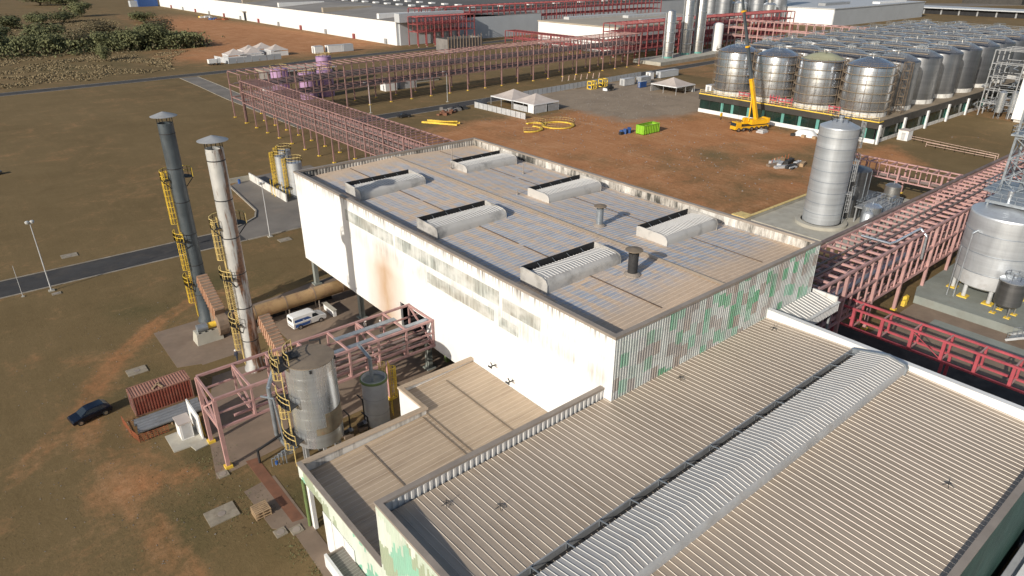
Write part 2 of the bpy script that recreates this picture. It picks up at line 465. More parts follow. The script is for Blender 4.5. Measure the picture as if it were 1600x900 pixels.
def checker_clad():
    """vertical sheets painted in staggered rectangles, most of them pale"""
    m, nt, b = nodes_of('green_patch_cladding')
    p = pos(nt); x, y, z = sep(nt, p)
    ui = math_n(nt, 'FLOOR', math_n(nt, 'DIVIDE', x, 1.02))
    uf = math_n(nt, 'FLOOR', math_n(nt, 'DIVIDE', x, 0.34))
    w1 = N(nt, 'ShaderNodeTexWhiteNoise', noise_dimensions='1D'); L(nt, ui, w1.inputs['W'])
    w2_ = N(nt, 'ShaderNodeTexWhiteNoise', noise_dimensions='1D'); L(nt, uf, w2_.inputs['W'])
    zi = math_n(nt, 'FLOOR', math_n(nt, 'ADD', math_n(nt, 'DIVIDE', z, 1.3), math_n(nt, 'ADD', math_n(nt, 'MULTIPLY', w1.outputs['Value'], 1.0), math_n(nt, 'MULTIPLY', w2_.outputs['Value'], 0.12))))
    cb = N(nt, 'ShaderNodeCombineXYZ'); L(nt, ui, cb.inputs[0]); L(nt, zi, cb.inputs[1])
    w3 = N(nt, 'ShaderNodeTexWhiteNoise', noise_dimensions='2D'); L(nt, cb.outputs[0], w3.inputs['Vector'])
    pal = [(0.46, 0.51, 0.48), (0.17, 0.38, 0.26), (0.52, 0.55, 0.53), (0.30, 0.25, 0.215), (0.38, 0.46, 0.42), (0.10, 0.33, 0.18), (0.50, 0.51, 0.50), (0.34, 0.31, 0.29), (0.26, 0.45, 0.35), (0.46, 0.48, 0.46)]
    c = ramp(nt, w3.outputs['Value'], [(i / len(pal), q) for i, q in enumerate(pal)], 'CONSTANT')
    w4 = N(nt, 'ShaderNodeTexWhiteNoise', noise_dimensions='1D'); L(nt, math_n(nt, 'FLOOR', math_n(nt, 'DIVIDE', x, 0.17)), w4.inputs['W'])
    c = mix(nt, fmap(nt, w4.outputs['Value'], 0, 1, 0, 0.38), c, (0.62, 0.63, 0.62))
    g = noise_n(nt, mapped(nt, p, (0.25, 1, 0.5)), 1.0, 5, 0.65)
    run = noise_n(nt, mapped(nt, p, (2.2, 1, 0.2)), 1.0, 5, 0.65)
    c = mix(nt, fmap(nt, math_n(nt, 'ADD', math_n(nt, 'MULTIPLY', g, 0.6), math_n(nt, 'MULTIPLY', run, 0.4)), 0.48, 0.68, 0, 0.65), c, (0.22, 0.205, 0.195))
    L(nt, c, b.inputs['Base Color'])
    b.inputs['Roughness'].default_value = 0.45
    return m
MT['camo'] = checker_clad()
MT['camo_pale'] = camo('mint_patch_cladding', 1, (3.0, 2.4), 0.26, [(0.62, 0.68, 0.60), (0.20, 0.48, 0.35), (0.54, 0.62, 0.52), (0.36, 0.42, 0.30), (0.28, 0.54, 0.41), (0.66, 0.69, 0.62)], 1.3, 0.5)

def roof_mat(name, dust, clean, dust_amt, run_scale=(1.8, 0.14, 1)):
    """ribbed sheet: dust lies on the flats, rib flanks stay clean"""
    m, nt, b = nodes_of(name)
    g = N(nt, 'ShaderNodeNewGeometry'); p = g.outputs['Position']
    nz = math_n(nt, 'ABSOLUTE', sep(nt, g.outputs['True Normal'])[2])
    oi = N(nt, 'ShaderNodeObjectInfo')
    big = noise_n(nt, p, 0.11, 5, 0.6); fine = noise_n(nt, p, 1.7, 5, 0.7)
    d = ramp(nt, math_n(nt, 'ADD', math_n(nt, 'MULTIPLY', big, 0.7), math_n(nt, 'MULTIPLY', fine, 0.3)),
             [(0.3, tuple(c * 0.80 for c in dust)), (0.52, dust), (0.72, tuple(min(1, c * 1.14) for c in dust))])
    d = mix(nt, fmap(nt, oi.outputs['Random'], 0, 1, 0, 0.26), d, tuple(c * 0.7 for c in dust))
    run = noise_n(nt, mapped(nt, p, run_scale), 1.0, 6, 0.7)
    d = mix(nt, fmap(nt, run, 0.5, 0.72, 0, 0.55), d, (0.24, 0.165, 0.105))
    d = mix(nt, fmap(nt, noise_n(nt, mapped(nt, p, (1, 1, 1), (31, 5, 0)), 0.05, 4, 0.6), 0.45, 0.7, 0, 0.5), d, tuple(min(1, c * 1.25) for c in dust))
    f = math_n(nt, 'MULTIPLY', fmap(nt, nz, 0.90, 0.985), dust_amt)
    c = mix(nt, f, clean, d)
    L(nt, c, b.inputs['Base Color'])
    b.inputs['Roughness'].default_value = 0.5
    b.inputs['Metallic'].default_value = 0.1
    return m
MT['roof_dust'] = roof_mat('tan_dusty_roof_sheet', (0.45, 0.365, 0.28), (0.66, 0.60, 0.53), 0.97)
MT['roof_lb'] = roof_mat('orange_dusty_roof_sheet', (0.47, 0.365, 0.26), (0.58, 0.48, 0.38), 0.97, (0.14, 1.8, 1))
MT['roof_clean'] = roof_mat('grey_white_roof_sheet', (0.44, 0.425, 0.40), (0.64, 0.63, 0.61), 0.92)
MT['pink_old'] = plain('dull_faded_pink_paint', (0.32, 0.185, 0.17), 0.65, 0, 0.3, 0.4, (0.19, 0.14, 0.125), 0.8)
MT['roof_dark'] = roof_mat('old_grey_canopy_sheet', (0.185, 0.175, 0.15), (0.30, 0.29, 0.26), 0.9)

def main_roof():
    m, nt, b = nodes_of('blue_grey_and_tan_roof_sheet')
    g = N(nt, 'ShaderNodeNewGeometry'); p = g.outputs['Position']
    x, y, z = sep(nt, p)
    nz = math_n(nt, 'ABSOLUTE', sep(nt, g.outputs['True Normal'])[2])
    yi = math_n(nt, 'FLOOR', math_n(nt, 'DIVIDE', y, 0.55))
    w1 = N(nt, 'ShaderNodeTexWhiteNoise', noise_dimensions='1D'); L(nt, yi, w1.inputs['W'])
    # dash pattern: each sheet has wiped lengths
    cb = N(nt, 'ShaderNodeCombineXYZ')
    L(nt, math_n(nt, 'ADD', math_n(nt, 'MULTIPLY', x, 0.55), math_n(nt, 'MULTIPLY', w1.outputs['Value'], 2.3)), cb.inputs[0]); L(nt, math_n(nt, 'MULTIPLY', yi, 0.47), cb.inputs[1])
    dash = noise_n(nt, cb.outputs[0], 1.0, 2, 0.5)
    # wiped rectangles sit between the purlin lines, one length of sheet each
    xs = math_n(nt, 'ADD', math_n(nt, 'DIVIDE', x, 1.95), math_n(nt, 'MULTIPLY', w1.outputs['Value'], 0.14))
    cellx = math_n(nt, 'FLOOR', xs); fx_ = math_n(nt, 'FRACT', xs)
    cb2 = N(nt, 'ShaderNodeCombineXYZ'); L(nt, cellx, cb2.inputs[0]); L(nt, yi, cb2.inputs[1])
    w3 = N(nt, 'ShaderNodeTexWhiteNoise', noise_dimensions='2D'); L(nt, cb2.outputs[0], w3.inputs['Vector'])
    box_ = math_n(nt, 'MULTIPLY', fmap(nt, fx_, 0.22, 0.34), fmap(nt, fx_, 0.98, 0.84))
    keep = math_n(nt, 'ADD', w3.outputs['Value'], fmap(nt, noise_n(nt, p, 0.06, 3), 0.3, 0.65, -0.55, 0.75))
    rect = math_n(nt, 'MULTIPLY', box_, fmap(nt, keep, 0.1, 0.3))
    big = noise_n(nt, p, 0.075, 4, 0.55)
    edge = math_n(nt, 'MINIMUM', fmap(nt, y, 34, 43), fmap(nt, y, 93, 84))
    edge = math_n(nt, 'MINIMUM', edge, fmap(nt, x, 37.5, 42, 0.2, 1))
    f = math_n(nt, 'ADD', math_n(nt, 'MULTIPLY', dash, 0.75), math_n(nt, 'MULTIPLY', big, 0.62))
    f = math_n(nt, 'MAXIMUM', math_n(nt, 'MULTIPLY', fmap(nt, f, 0.64, 0.76), 0.5), rect)
    f = math_n(nt, 'MULTIPLY', f, fmap(nt, edge, 0.1, 0.5), True)
    fine = noise_n(nt, p, 1.3, 5, 0.7)
    tan = ramp(nt, fine, [(0.3, (0.52, 0.385, 0.27)), (0.7, (0.66, 0.50, 0.36))])
    grey = ramp(nt, noise_n(nt, mapped(nt, p, (0.5, 2, 1)), 0.9, 4), [(0.3, (0.27, 0.31, 0.38)), (0.7, (0.46, 0.51, 0.585))])
    dustn = mix(nt, fmap(nt, noise_n(nt, p, 0.16, 4), 0.5, 0.75, 0, 0.7), tan, (0.44, 0.36, 0.285))
    c = mix(nt, math_n(nt, 'MULTIPLY', f, 0.9), dustn, grey)
    # the ribs stay tan
    c = mix(nt, fmap(nt, nz, 0.90, 0.985), (0.66, 0.55, 0.44), c)
    L(nt, c, b.inputs['Base Color'])
    L(nt, fmap(nt, f, 0, 1, 0.65, 0.4), b.inputs['Roughness'])
    return m
MT['roof_main'] = main_roof()

def louvre():
    m, nt, b = nodes_of('sooty_translucent_sheet')
    p = pos(nt)
    n = noise_n(nt, mapped(nt, p, (0.2, 3.0, 0.25)), 1.0, 5, 0.65)
    big = noise_n(nt, mapped(nt, p, (0.2, 0.14, 0.3)), 1.0, 2)
    c = ramp(nt, n, [(0.32, (0.17, 0.175, 0.16)), (0.5, (0.38, 0.41, 0.39)), (0.68, (0.64, 0.67, 0.64))])
    c = mix(nt, fmap(nt, big, 0.45, 0.62, 0, 0.45), c, (0.40, 0.35, 0.29))
    c = mix(nt, fmap(nt, noise_n(nt, mapped(nt, p, (0.2, 0.35, 0.6), (3, 8, 1)), 1.0, 3), 0.42, 0.62, 0, 0.75), c, (0.66, 0.67, 0.65))
    L(nt, c, b.inputs['Base Color'])
    b.inputs['Roughness'].default_value = 0.4
    return m
MT['louvre'] = louvre()

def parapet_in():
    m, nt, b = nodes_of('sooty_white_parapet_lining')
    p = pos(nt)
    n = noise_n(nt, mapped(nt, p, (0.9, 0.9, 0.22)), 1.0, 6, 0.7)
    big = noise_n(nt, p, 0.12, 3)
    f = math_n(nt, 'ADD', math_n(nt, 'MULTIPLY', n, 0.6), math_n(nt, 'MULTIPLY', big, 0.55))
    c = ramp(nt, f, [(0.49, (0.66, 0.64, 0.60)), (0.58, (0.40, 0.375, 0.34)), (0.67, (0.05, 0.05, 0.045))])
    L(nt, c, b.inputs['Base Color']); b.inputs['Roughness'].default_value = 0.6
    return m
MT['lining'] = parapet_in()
MT['monitor'] = plain('smoky_vent_metal', (0.54, 0.52, 0.49), 0.5, 0.15, 0.1, 0.22, (0.10, 0.095, 0.09), 0.75)

def ground_mat():
    m, nt, b = nodes_of('dry_grass_and_red_earth')
    p = pos(nt)
    at = N(nt, 'ShaderNodeAttribute', attribute_name='mask')
    r, g, bl = sep(nt, at.outputs['Vector'])
    n0 = noise_n(nt, p, 0.022, 6, 0.6, 0.6)
    n1 = noise_n(nt, p, 0.13, 7, 0.68, 0.8)
    n2 = noise_n(nt, p, 1.1, 8, 0.85)
    n4 = noise_n(nt, mapped(nt, p, (0.5, 0.05, 1)), 1.0, 5, 0.7, 1.2)
    tex = math_n(nt, 'ADD', math_n(nt, 'ADD', math_n(nt, 'MULTIPLY', n0, 0.34), math_n(nt, 'MULTIPLY', n1, 0.28)), math_n(nt, 'ADD', math_n(nt, 'MULTIPLY', n2, 0.26), math_n(nt, 'MULTIPLY', n4, 0.12)))
    grass = ramp(nt, tex, [(0.36, (0.125, 0.088, 0.042)), (0.46, (0.166, 0.117, 0.055)), (0.55, (0.192, 0.136, 0.066)), (0.66, (0.230, 0.166, 0.088))])
    olive = ramp(nt, n2, [(0.3, (0.052, 0.052, 0.022)), (0.7, (0.115, 0.105, 0.046))])
    nr = noise_n(nt, mapped(nt, p, (1, 1, 1), (40, 9, 0)), 0.09, 6, 0.68, 1.0)
    grass = mix(nt, fmap(nt, math_n(nt, 'ADD', math_n(nt, 'MULTIPLY', bl, 0.9), math_n(nt, 'MULTIPLY', nr, 0.8)), 0.55, 1.1, 0, 0.9), grass, olive)
    earth = ramp(nt, math_n(nt, 'ADD', math_n(nt, 'ADD', math_n(nt, 'MULTIPLY', nr, 0.35), math_n(nt, 'MULTIPLY', n4, 0.25)), math_n(nt, 'MULTIPLY', n2, 0.4)),
                 [(0.36, (0.29, 0.128, 0.055)), (0.5, (0.42, 0.20, 0.09)), (0.62, (0.52, 0.29, 0.155))])
    # ragged edge where soil shows through the grass
    fr = math_n(nt, 'ADD', r, math_n(nt, 'MULTIPLY', math_n(nt, 'SUBTRACT', math_n(nt, 'ADD', math_n(nt, 'MULTIPLY', n1, 0.55), math_n(nt, 'MULTIPLY', n2, 0.45)), 0.5), 2.2))
    c = mix(nt, fmap(nt, fr, 0.16, 0.85), grass, earth)
    gravel = ramp(nt, math_n(nt, 'ADD', math_n(nt, 'MULTIPLY', n1, 0.5), math_n(nt, 'MULTIPLY', n2, 0.5)), [(0.34, (0.21, 0.165, 0.122)), (0.66, (0.36, 0.285, 0.21))])
    fg = math_n(nt, 'ADD', g, math_n(nt, 'MULTIPLY', math_n(nt, 'SUBTRACT', n1, 0.5), 0.9))
    c = mix(nt, fmap(nt, fg, 0.3, 0.75), c, gravel)
    L(nt, c, b.inputs['Base Color'])
    b.inputs['Roughness'].default_value = 0.95
    b.inputs['Specular IOR Level'].default_value = 0.15
    hn = noise_n(nt, p, 2.6, 6, 0.75)
    bump(nt, b, hn, 0.55, 0.12)
    return m
MT['ground'] = ground_mat()

def leaf_mat(name, lo, hi):
    m, nt, b = nodes_of(name)
    oi = N(nt, 'ShaderNodeObjectInfo')
    n = noise_n(nt, pos(nt), 0.6, 4, 0.7)
    c = ramp(nt, n, [(0.3, lo), (0.7, hi)])
    c = mix(nt, fmap(nt, oi.outputs['Random'], 0, 1, 0, 0.4), c, tuple(x * 0.6 for x in lo))
    L(nt, c, b.inputs['Base Color']); b.inputs['Roughness'].default_value = 0.8
    b.inputs['Specular IOR Level'].default_value = 0.2
    return m
MT['leaf'] = leaf_mat('dull_green_leaves', (0.095, 0.105, 0.048), (0.20, 0.205, 0.10))
MT['leaf_dry'] = leaf_mat('dry_brown_leaves', (0.095, 0.080, 0.045), (0.20, 0.165, 0.095))
MT['straw'] = leaf_mat('tall_straw_grass', (0.21, 0.165, 0.095), (0.31, 0.245, 0.145))
MT['tuft'] = leaf_mat('dry_lawn_blades', (0.12, 0.09, 0.042), (0.25, 0.19, 0.10))
# ------------------------------------------------------------------ terrain
def seg_d(px, py, ax, ay, bx, by):
    dx, dy = bx - ax, by - ay
    t = max(0, min(1, ((px - ax) * dx + (py - ay) * dy) / (dx * dx + dy * dy + 1e-9)))
    return math.hypot(px - ax - t * dx, py - ay - t * dy)

def in_poly(x, y, P):
    c = False; j = len(P) - 1
    for i in range(len(P)):
        if (P[i][1] > y) != (P[j][1] > y) and x < (P[j][0] - P[i][0]) * (y - P[i][1]) / (P[j][1] - P[i][1]) + P[i][0]: c = not c
        j = i
    return c

def poly_d(x, y, P):
    d = min(seg_d(x, y, *P[i], *P[(i + 1) % len(P)]) for i in range(len(P)))
    return -d if in_poly(x, y, P) else d

YARD = [(84, 60), (140, 62), (186, 78), (192, 90), (191, 136), (186, 168), (150, 166), (128, 172), (104, 168), (86, 140)]
GRAVEL = [(162, 142), (186, 138), (204, 141), (232, 150), (236, 196), (172, 197), (161, 184), (163, 160)]
FARDIRT = [(172, 720), (215, 560), (214, 360), (168, 352), (112, 366), (92, 386), (104, 430), (132, 445), (146, 520), (138, 600)]
EASTDIRT = [(186, 79), (196, 76), (182, 62), (170, 66), (150, 64), (150, 78)]
TRACKS = [((25.6, 99.1), (20.9, 98.8), 1.2, .55), ((20.9, 98.8), (15, 95), 1.5, .7), ((15, 94.8), (11.9, 91.7), 1.6, .8), ((11.9, 91.7), (8.3, 87.4), 1.7, .75), ((8.3, 87.4), (5.2, 82.6), 1.8, .7),
          ((5.2, 82.6), (3.5, 78.3), 1.8, .75), ((3.5, 78.3), (2.6, 72), 1.8, .6), ((2.6, 72), (4.0, 62), 1.9, .5), ((4, 62), (4.6, 61.4), 3.0, .85), ((4, 62), (8.6, 59.9), 1.5, .75),
          ((3.9, 59.3), (4.7, 54), 1.3, .55), ((4.7, 54), (5.2, 47), 1.5, .6), ((6.6, 72.5), (6.3, 67), 1.1, .6), ((-2.7, 97.5), (1.9, 78), 1.0, .2), ((42, 116.5), (60, 108), 2, .3), ((1.9, 78), (-4, 70), 1.6, .45), ((-4, 70), (-6, 60), 1.5, .35), ((4.7, 54), (0, 46), 1.4, .4), ((8, 87), (0, 95), 1.2, .35), ((5.2, 82), (11, 79), 1.2, .4), ((8.6, 59.9), (13, 57.5), 1.1, .5), ((2, 70), (7, 64), 1.3, .45), ((15, 95), (24, 106), 1.4, .3)]
OLIVE = [((10, 52, 7), .7), ((14, 48, 6), .8), ((25, 100, 10), .5), ((30, 88, 9), .5), ((130, 95, 30), .35), ((110, 80, 22), .5), ((16, 100, 10), .35), ((9, 82, 6), .5), ((12, 62, 4), .8), ((60, 390, 50), .5), ((120, 70, 14), .7)]

def mask_at(x, y):
    n = noise.noise(Vector((x * 0.03, y * 0.03, 1.7))); n2 = noise.noise(Vector((x * 0.11, y * 0.11, 5.1)))
    r = g = b = 0.0
    d = 99 if (x < 60 and y < 150) else poly_d(x, y, YARD) + n * 7 + n2 * 3
    r = max(r, max(0, min(1, 0.5 - d / 14)) * max(.2, min(1, (0.5 + 0.5 * max(0, min(1, ((x - 96) * .55 + (y - 88)) / 70)) + 0.55 * n + 0.4 * n2))))
    d = poly_d(x, y, FARDIRT) + n * 14
    r = max(r, max(0, min(1, 0.5 - d / 24)))
    d = poly_d(x, y, EASTDIRT) + n2 * 2
    r = max(r, max(0, min(1, 0.5 - d / 6)) * 0.8)
    d = poly_d(x, y, GRAVEL) + n * 6 + n2 * 2
    g = max(0, min(1, 0.5 - d / 14))
    if y < 130 and x < 70:
        for a, q, w, s in TRACKS:
            dd = seg_d(x, y, *a, *q)
            r = max(r, .62 * s * math.exp(-(dd / (w * 1.15)) ** 2))
            if s > .42:
                rr_ = abs(dd - .8)
                r = max(r, .8 * s * math.exp(-(rr_ / .4) ** 2)); b = max(b, .25 * math.exp(-(rr_ / .35) ** 2))
    if 255 < x < 320 and 60 < y < 240: r = max(r, 0.35)
    r = max(r, 0.10 + 0.12 * n)
    for (cx, cy, rr), s in OLIVE:
        dd = math.hypot(x - cx, y - cy) / rr
        if dd < 2: b = max(b, s * math.exp(-dd * dd) * (0.8 + n2))
    return (max(0, min(1, r)), g, max(0, min(1, b)), 1)

def axis_vals(lo, hi, step, far_lo, far_hi):
    v = [lo + i * step for i in range(int((hi - lo) / step) + 1)]
    s = step; a = v[0]
    while a > far_lo:
        s *= 1.35; a -= s; v.insert(0, max(a, far_lo))
    s = step; a = v[-1]
    while a < far_hi:
        s *= 1.35; a += s; v.append(min(a, far_hi))
    return v
GX = [q for q in axis_vals(-22, 262, 2.0, -5000, 7000) if q < -22 or q > 34] + [-22 + .7 * i for i in range(80)]
GY = [q for q in axis_vals(28, 240, 2.0, -3000, 8000) if q < 42 or q > 104] + [42 + .7 * i for i in range(89)]
GX.sort(); GY.sort()
gv = [(x, y, 0.0) for y in GY for x in GX]
nx = len(GX)
gf = [(j * nx + i, j * nx + i + 1, (j + 1) * nx + i + 1, (j + 1) * nx + i) for j in range(len(GY) - 1) for i in range(nx - 1)]
gme = bpy.data.meshes.new('ground')
gme.from_pydata(gv, [], gf)
att = gme.attributes.new('mask', 'FLOAT_COLOR', 'POINT')
flat = []
for x, y, z in gv: flat.extend(mask_at(x, y))
att.data.foreach_set('color', flat)
gme.materials.append(MT['ground'])
ground = bpy.data.objects.new('ground', gme)
COL.objects.link(ground); tag(ground, kind='structure')

def slab(name, poly, z, mat, z0=-0.3):
    o = MB().prism(poly, z0, z).build(name, mat)
    return tag(o, kind='structure')

def strip(pts, w):
    """left and right offsets of a centre line"""
    Lf, Rt = [], []
    for i, p in enumerate(pts):
        a = Vector(pts[max(0, i - 1)]); b = Vector(pts[min(len(pts) - 1, i + 1)])
        d = (b - a).normalized(); n = Vector((-d.y, d.x))
        Lf.append(Vector(p) + n * w / 2); Rt.append(Vector(p) - n * w / 2)
    return Lf, Rt

def road(name, pts, w, mat, kerb=True, z=0.03, kerb_h=0.12):
    Lf, Rt = strip(pts, w)
    m = MB()
    for i in range(len(pts) - 1):
        m.add([(*Rt[i], z), (*Rt[i + 1], z), (*Lf[i + 1], z), (*Lf[i], z)], [(0, 1, 2, 3)])
    o = tag(m.build(name, mat), kind='structure')
    if kerb:
        for side in (strip(pts, w + 0.3)[0], strip(pts, w + 0.3)[1]):
            k = MB()
            for i in range(len(pts) - 1):
                k.beam((*side[i], kerb_h / 2), (*side[i + 1], kerb_h / 2), 0.2, kerb_h)
            k.build('kerb', MT['kerb'], o)
    return o

road('road', [(-900, 121.1), (-20, 121.1), (36, 121.1)], 6.8, MT['asphalt'])
yard_road = slab('paved_yard', [(36, 117.6), (66, 117.6), (66, 157), (50.6, 156), (44.8, 152), (43.1, 132), (41.5, 128.2), (38.5, 126), (36, 124.5)], 0.034, MT['asphalt_pale'])
k = MB().bars([(44.8, 152, .09), (43.1, 132, .09), (41.5, 128.2, .09), (38.5, 126, .09), (36.2, 124.8, .09)], 0.3); k.build('kerb', MT['kerb'], yard_road)
k = MB().bars([(36.2, 117.4, .06), (58, 117.4, .06)], 0.24); k.build('kerb', MT['kerb'], yard_road)
road('road', [(-900, 262), (-300, 298), (19, 320.7), (65, 323.8), (119, 328.5), (156, 337), (232, 344), (330, 352)], 7.6, MT['asphalt'])
road('road', [(84.5, 196), (84.5, 262), (85.5, 290), (86, 320)], 7.0, MT['asphalt_pale'], z=0.026)
road('road', [(88, 195.2), (101, 195.4), (155, 197.4), (232, 202.6), (330, 208.5), (600, 226)], 6.4, MT['asphalt'], z=0.034)
slab('paved_apron', [(61, -20), (240, -20), (240, 31), (60, 31)], 0.02, MT['concrete'])
slab('asphalt_apron', [(61.2, -20), (88, -20), (88, 44), (69.4, 44), (69.4, 31), (61.2, 31)], 0.026, MT['asphalt_shaded'])  # reaches as far as the warehouse shadow, which its colour includes
slab('concrete_pavement', [(10.8, 57.6), (18, 58.4), (37, 59.2), (69, 32.6), (69, 93.6), (37.2, 93.6), (30, 92.2), (13.9, 92), (13.8, 81), (16.4, 80), (16.4, 76), (12.6, 66)], 0.024, MT['concrete'])
slab('concrete_pavement', [(12.2, 54.2), (15.3, 54.6), (15.3, 33), (13.5, 33), (13.7, 46.8), (12.4, 48)], 0.03, MT['concrete'])
for i, (x0, y0, x1, y1) in enumerate(((15.9, 76.2, 21, 79.6), (21.9, 76.5, 27, 83))):
    slab('lawn_bed', [(x0, y0), (x1, y0), (x1, y1), (x0, y1)], 0.04, MT['ground'])
slab('paver_path', [(13.9, 58.4), (15.0, 58.2), (15.1, 47.4), (14.1, 47.6)], 0.036, MT['brick_path'])
slab('concrete_pad', [(8.8, 67.6), (8.8, 64.3), (10.4, 64.2), (10.6, 63.2), (12.0, 63.4), (12.0, 67.6)], 0.12, MT['concrete_pale'])
slab('paved_strip', [(96, 12), (98.6, 12), (98.6, 27), (96, 27)], 0.06, MT['conc_grey'])
slab('paved_strip', [(1005, 240), (1040, 240), (830, 420), (640, 470), (640, 440)], 0.3, MT['asphalt_pale'])
slab('far_red_field', [(-200, 1500), (900, 1300), (2400, 1700), (2400, 2600), (-200, 2900)], 0.4, MT['earth'])
# ------------------------------------------------------------------ cladding helpers
def sheet_mesh(name, axis, a0, a1, z0, z1, w, mat, ribh=0.045, base=0.11, top=0.05):
    """one ribbed roof sheet running along axis from a0 to a1; across it starts at 0"""
    prof = [(0, 0), (w / 2 - base / 2, 0), (w / 2 - top / 2, ribh), (w / 2 + top / 2, ribh), (w / 2 + base / 2, 0), (w, 0)]
    v = []
    for a, z in ((a0, z0), (a1, z1)):
        for c, h in prof:
            v.append((a, c, z + h) if axis == 'X' else (c, a, z + h))
    n = len(prof)
    f = [(i, i + 1, n + i + 1, n + i) if axis != 'X' else (i + 1, i, n + i, n + i + 1) for i in range(n - 1)]
    f = [tuple(reversed(q)) for q in f]
    return MB().add(v, f).mesh(name, mat)

def ribs_profile(w, n, depth):
    p = []; s = w / n
    for i in range(n):
        o = i * s
        p += [(o, 0), (o + s * 0.42, 0), (o + s * 0.52, depth), (o + s * 0.9, depth)]
    p.append((w, 0))
    return p

def wall_mesh(name, axis, w, z0, z1, n, depth, out, mat):
    """corrugated wall panel along axis; ribs stand out towards out (+1/-1 on the other axis)"""
    pr = ribs_profile(w, n, depth)
    v = []
    for z in (z0, z1):
        for a, d in pr:
            v.append((a, d * out, z) if axis == 'X' else (d * out, a, z))
    k = len(pr)
    f = [(i, i + 1, k + i + 1, k + i) for i in range(k - 1)]
    if (axis == 'X') == (out > 0): f = [tuple(reversed(q)) for q in f]
    return MB().add(v, f).mesh(name, mat)

def clad(parent, name, axis, a0, a1, fixed, z0, z1, pw, n, depth, out, mat):
    cnt = max(1, round((a1 - a0) / pw)); w = (a1 - a0) / cnt
    me = wall_mesh(name, axis, w, z0, z1, n, depth, out, mat)
    for i in range(cnt):
        a = a0 + i * w
        inst(me, name, parent, (a, fixed, 0) if axis == 'X' else (fixed, a, 0))

def roof_sheets(parent, axis, a0, a1, z0, z1, c0, c1, w, mat, name='roof_sheet', **kw):
    cnt = max(1, round((c1 - c0) / w)); w = (c1 - c0) / cnt
    me = sheet_mesh(name, axis, a0, a1, z0, z1, w, mat, **kw)
    for i in range(cnt):
        c = c0 + i * w
        inst(me, name, parent, (0, c, 0) if axis == 'X' else (c, 0, 0))

# ------------------------------------------------------------------ main factory building
X0, X1, Y0, Y1, ZT = 36.9, 69.2, 31.5, 93.8, 17.7
RZ, RR, XR = 16.45, 17.05, 53.2                       # roof at the eaves, at the ridge, ridge position
mb = thing('factory_building', 'tall white clad factory hall with green patch end wall and six roof vents', 'building', (X0, Y0, 0))
clad(mb, 'wall_panel', 'Y', Y0, 60.2, X0, 4.2, ZT - 0.25, 1.0, 4, 0.03, -1, MT['white_wall'])
clad(mb, 'wall_panel', 'Y', 60.2, 66.0, X0, 7.5, ZT - 0.25, 1.0, 4, 0.03, -1, MT['white_wall'])
clad(mb, 'wall_panel', 'Y', 66.0, Y1, X0, 4.2, ZT - 0.25, 1.0, 4, 0.03, -1, MT['white_wall'])
clad(mb, 'translucent_panel', 'Y', 46.5, 66.0, X0 - 0.035, 14.55, 16.15, 1.0, 4, 0.03, -1, MT['louvre'])
clad(mb, 'translucent_panel', 'Y', 40.5, 46.0, X0 - 0.035, 14.3, 15.7, 1.0, 4, 0.03, -1, MT['louvre'])
clad(mb, 'translucent_panel', 'Y', 47.4, 59.4, X0 - 0.035, 12.5, 13.8, 1.0, 4, 0.03, -1, MT['louvre'])
clad(mb, 'translucent_panel', 'Y', 43.6, 46.6, X0 - 0.035, 12.3, 13.5, 1.0, 4, 0.03, -1, MT['louvre'])
clad(mb, 'translucent_panel', 'Y', 66.4, 78.4, X0 - 0.035, 14.6, 16.1, 1.0, 4, 0.03, -1, MT['louvre'])
clad(mb, 'patch_panel', 'X', X0 + 0.02, X1, Y0, 4.2, ZT - 0.25, 1.02, 3, 0.06, -1, MT['camo'])
MB().box(X0 - 0.05, Y0 - 0.06, 4.2, X0 + 0.02, Y0 + 0.25, ZT - 0.25).build('corner_flashing', MT['white'], mb)
MB().box(X0 + 0.03, Y0 + 0.05, 7.5, X0 + 0.28, Y1 - 0.05, ZT - 0.25).box(X0 + 0.03, Y0 + 0.05, 4.2, X0 + 0.28, 60.2, 7.5).box(X0 + 0.03, 66, 4.2, X0 + 0.28, Y1 - 0.05, 7.5).build('wall_core', MT['grey_light'], mb)  # solid box added behind the panels to block light
MB().box(X0 + 0.28, Y0 + 0.05, 4.2, X1 - 0.28, Y0 + 0.28, ZT - 0.25).build('wall_core', MT['grey_light'], mb)
MB().box(X1 - 0.28, Y0 + 0.05, 0, X1, Y1 - 0.05, ZT - 0.25).build('east_wall', MT['white_dirty'], mb)
MB().box(X0 + 0.28, Y1 - 0.28, 4.2, X1 - 0.28, Y1 - 0.05, ZT - 0.25).build('north_wall', MT['white_dirty'], mb)
MB().box(X0 + 0.3, Y0 + 0.3, 4.25, X1 - 0.3, Y1 - 0.3, 4.5).build('soffit', MT['soot_shade'], mb)  # slab added to block light; near-black colour paints the shade below
MB().box(X0 + 14, Y0 + 0.3, 0, X0 + 14.3, Y1 - 4, 4.25).build('backing_wall', MT['grey'], mb)  # wall added to block light passing under the hall
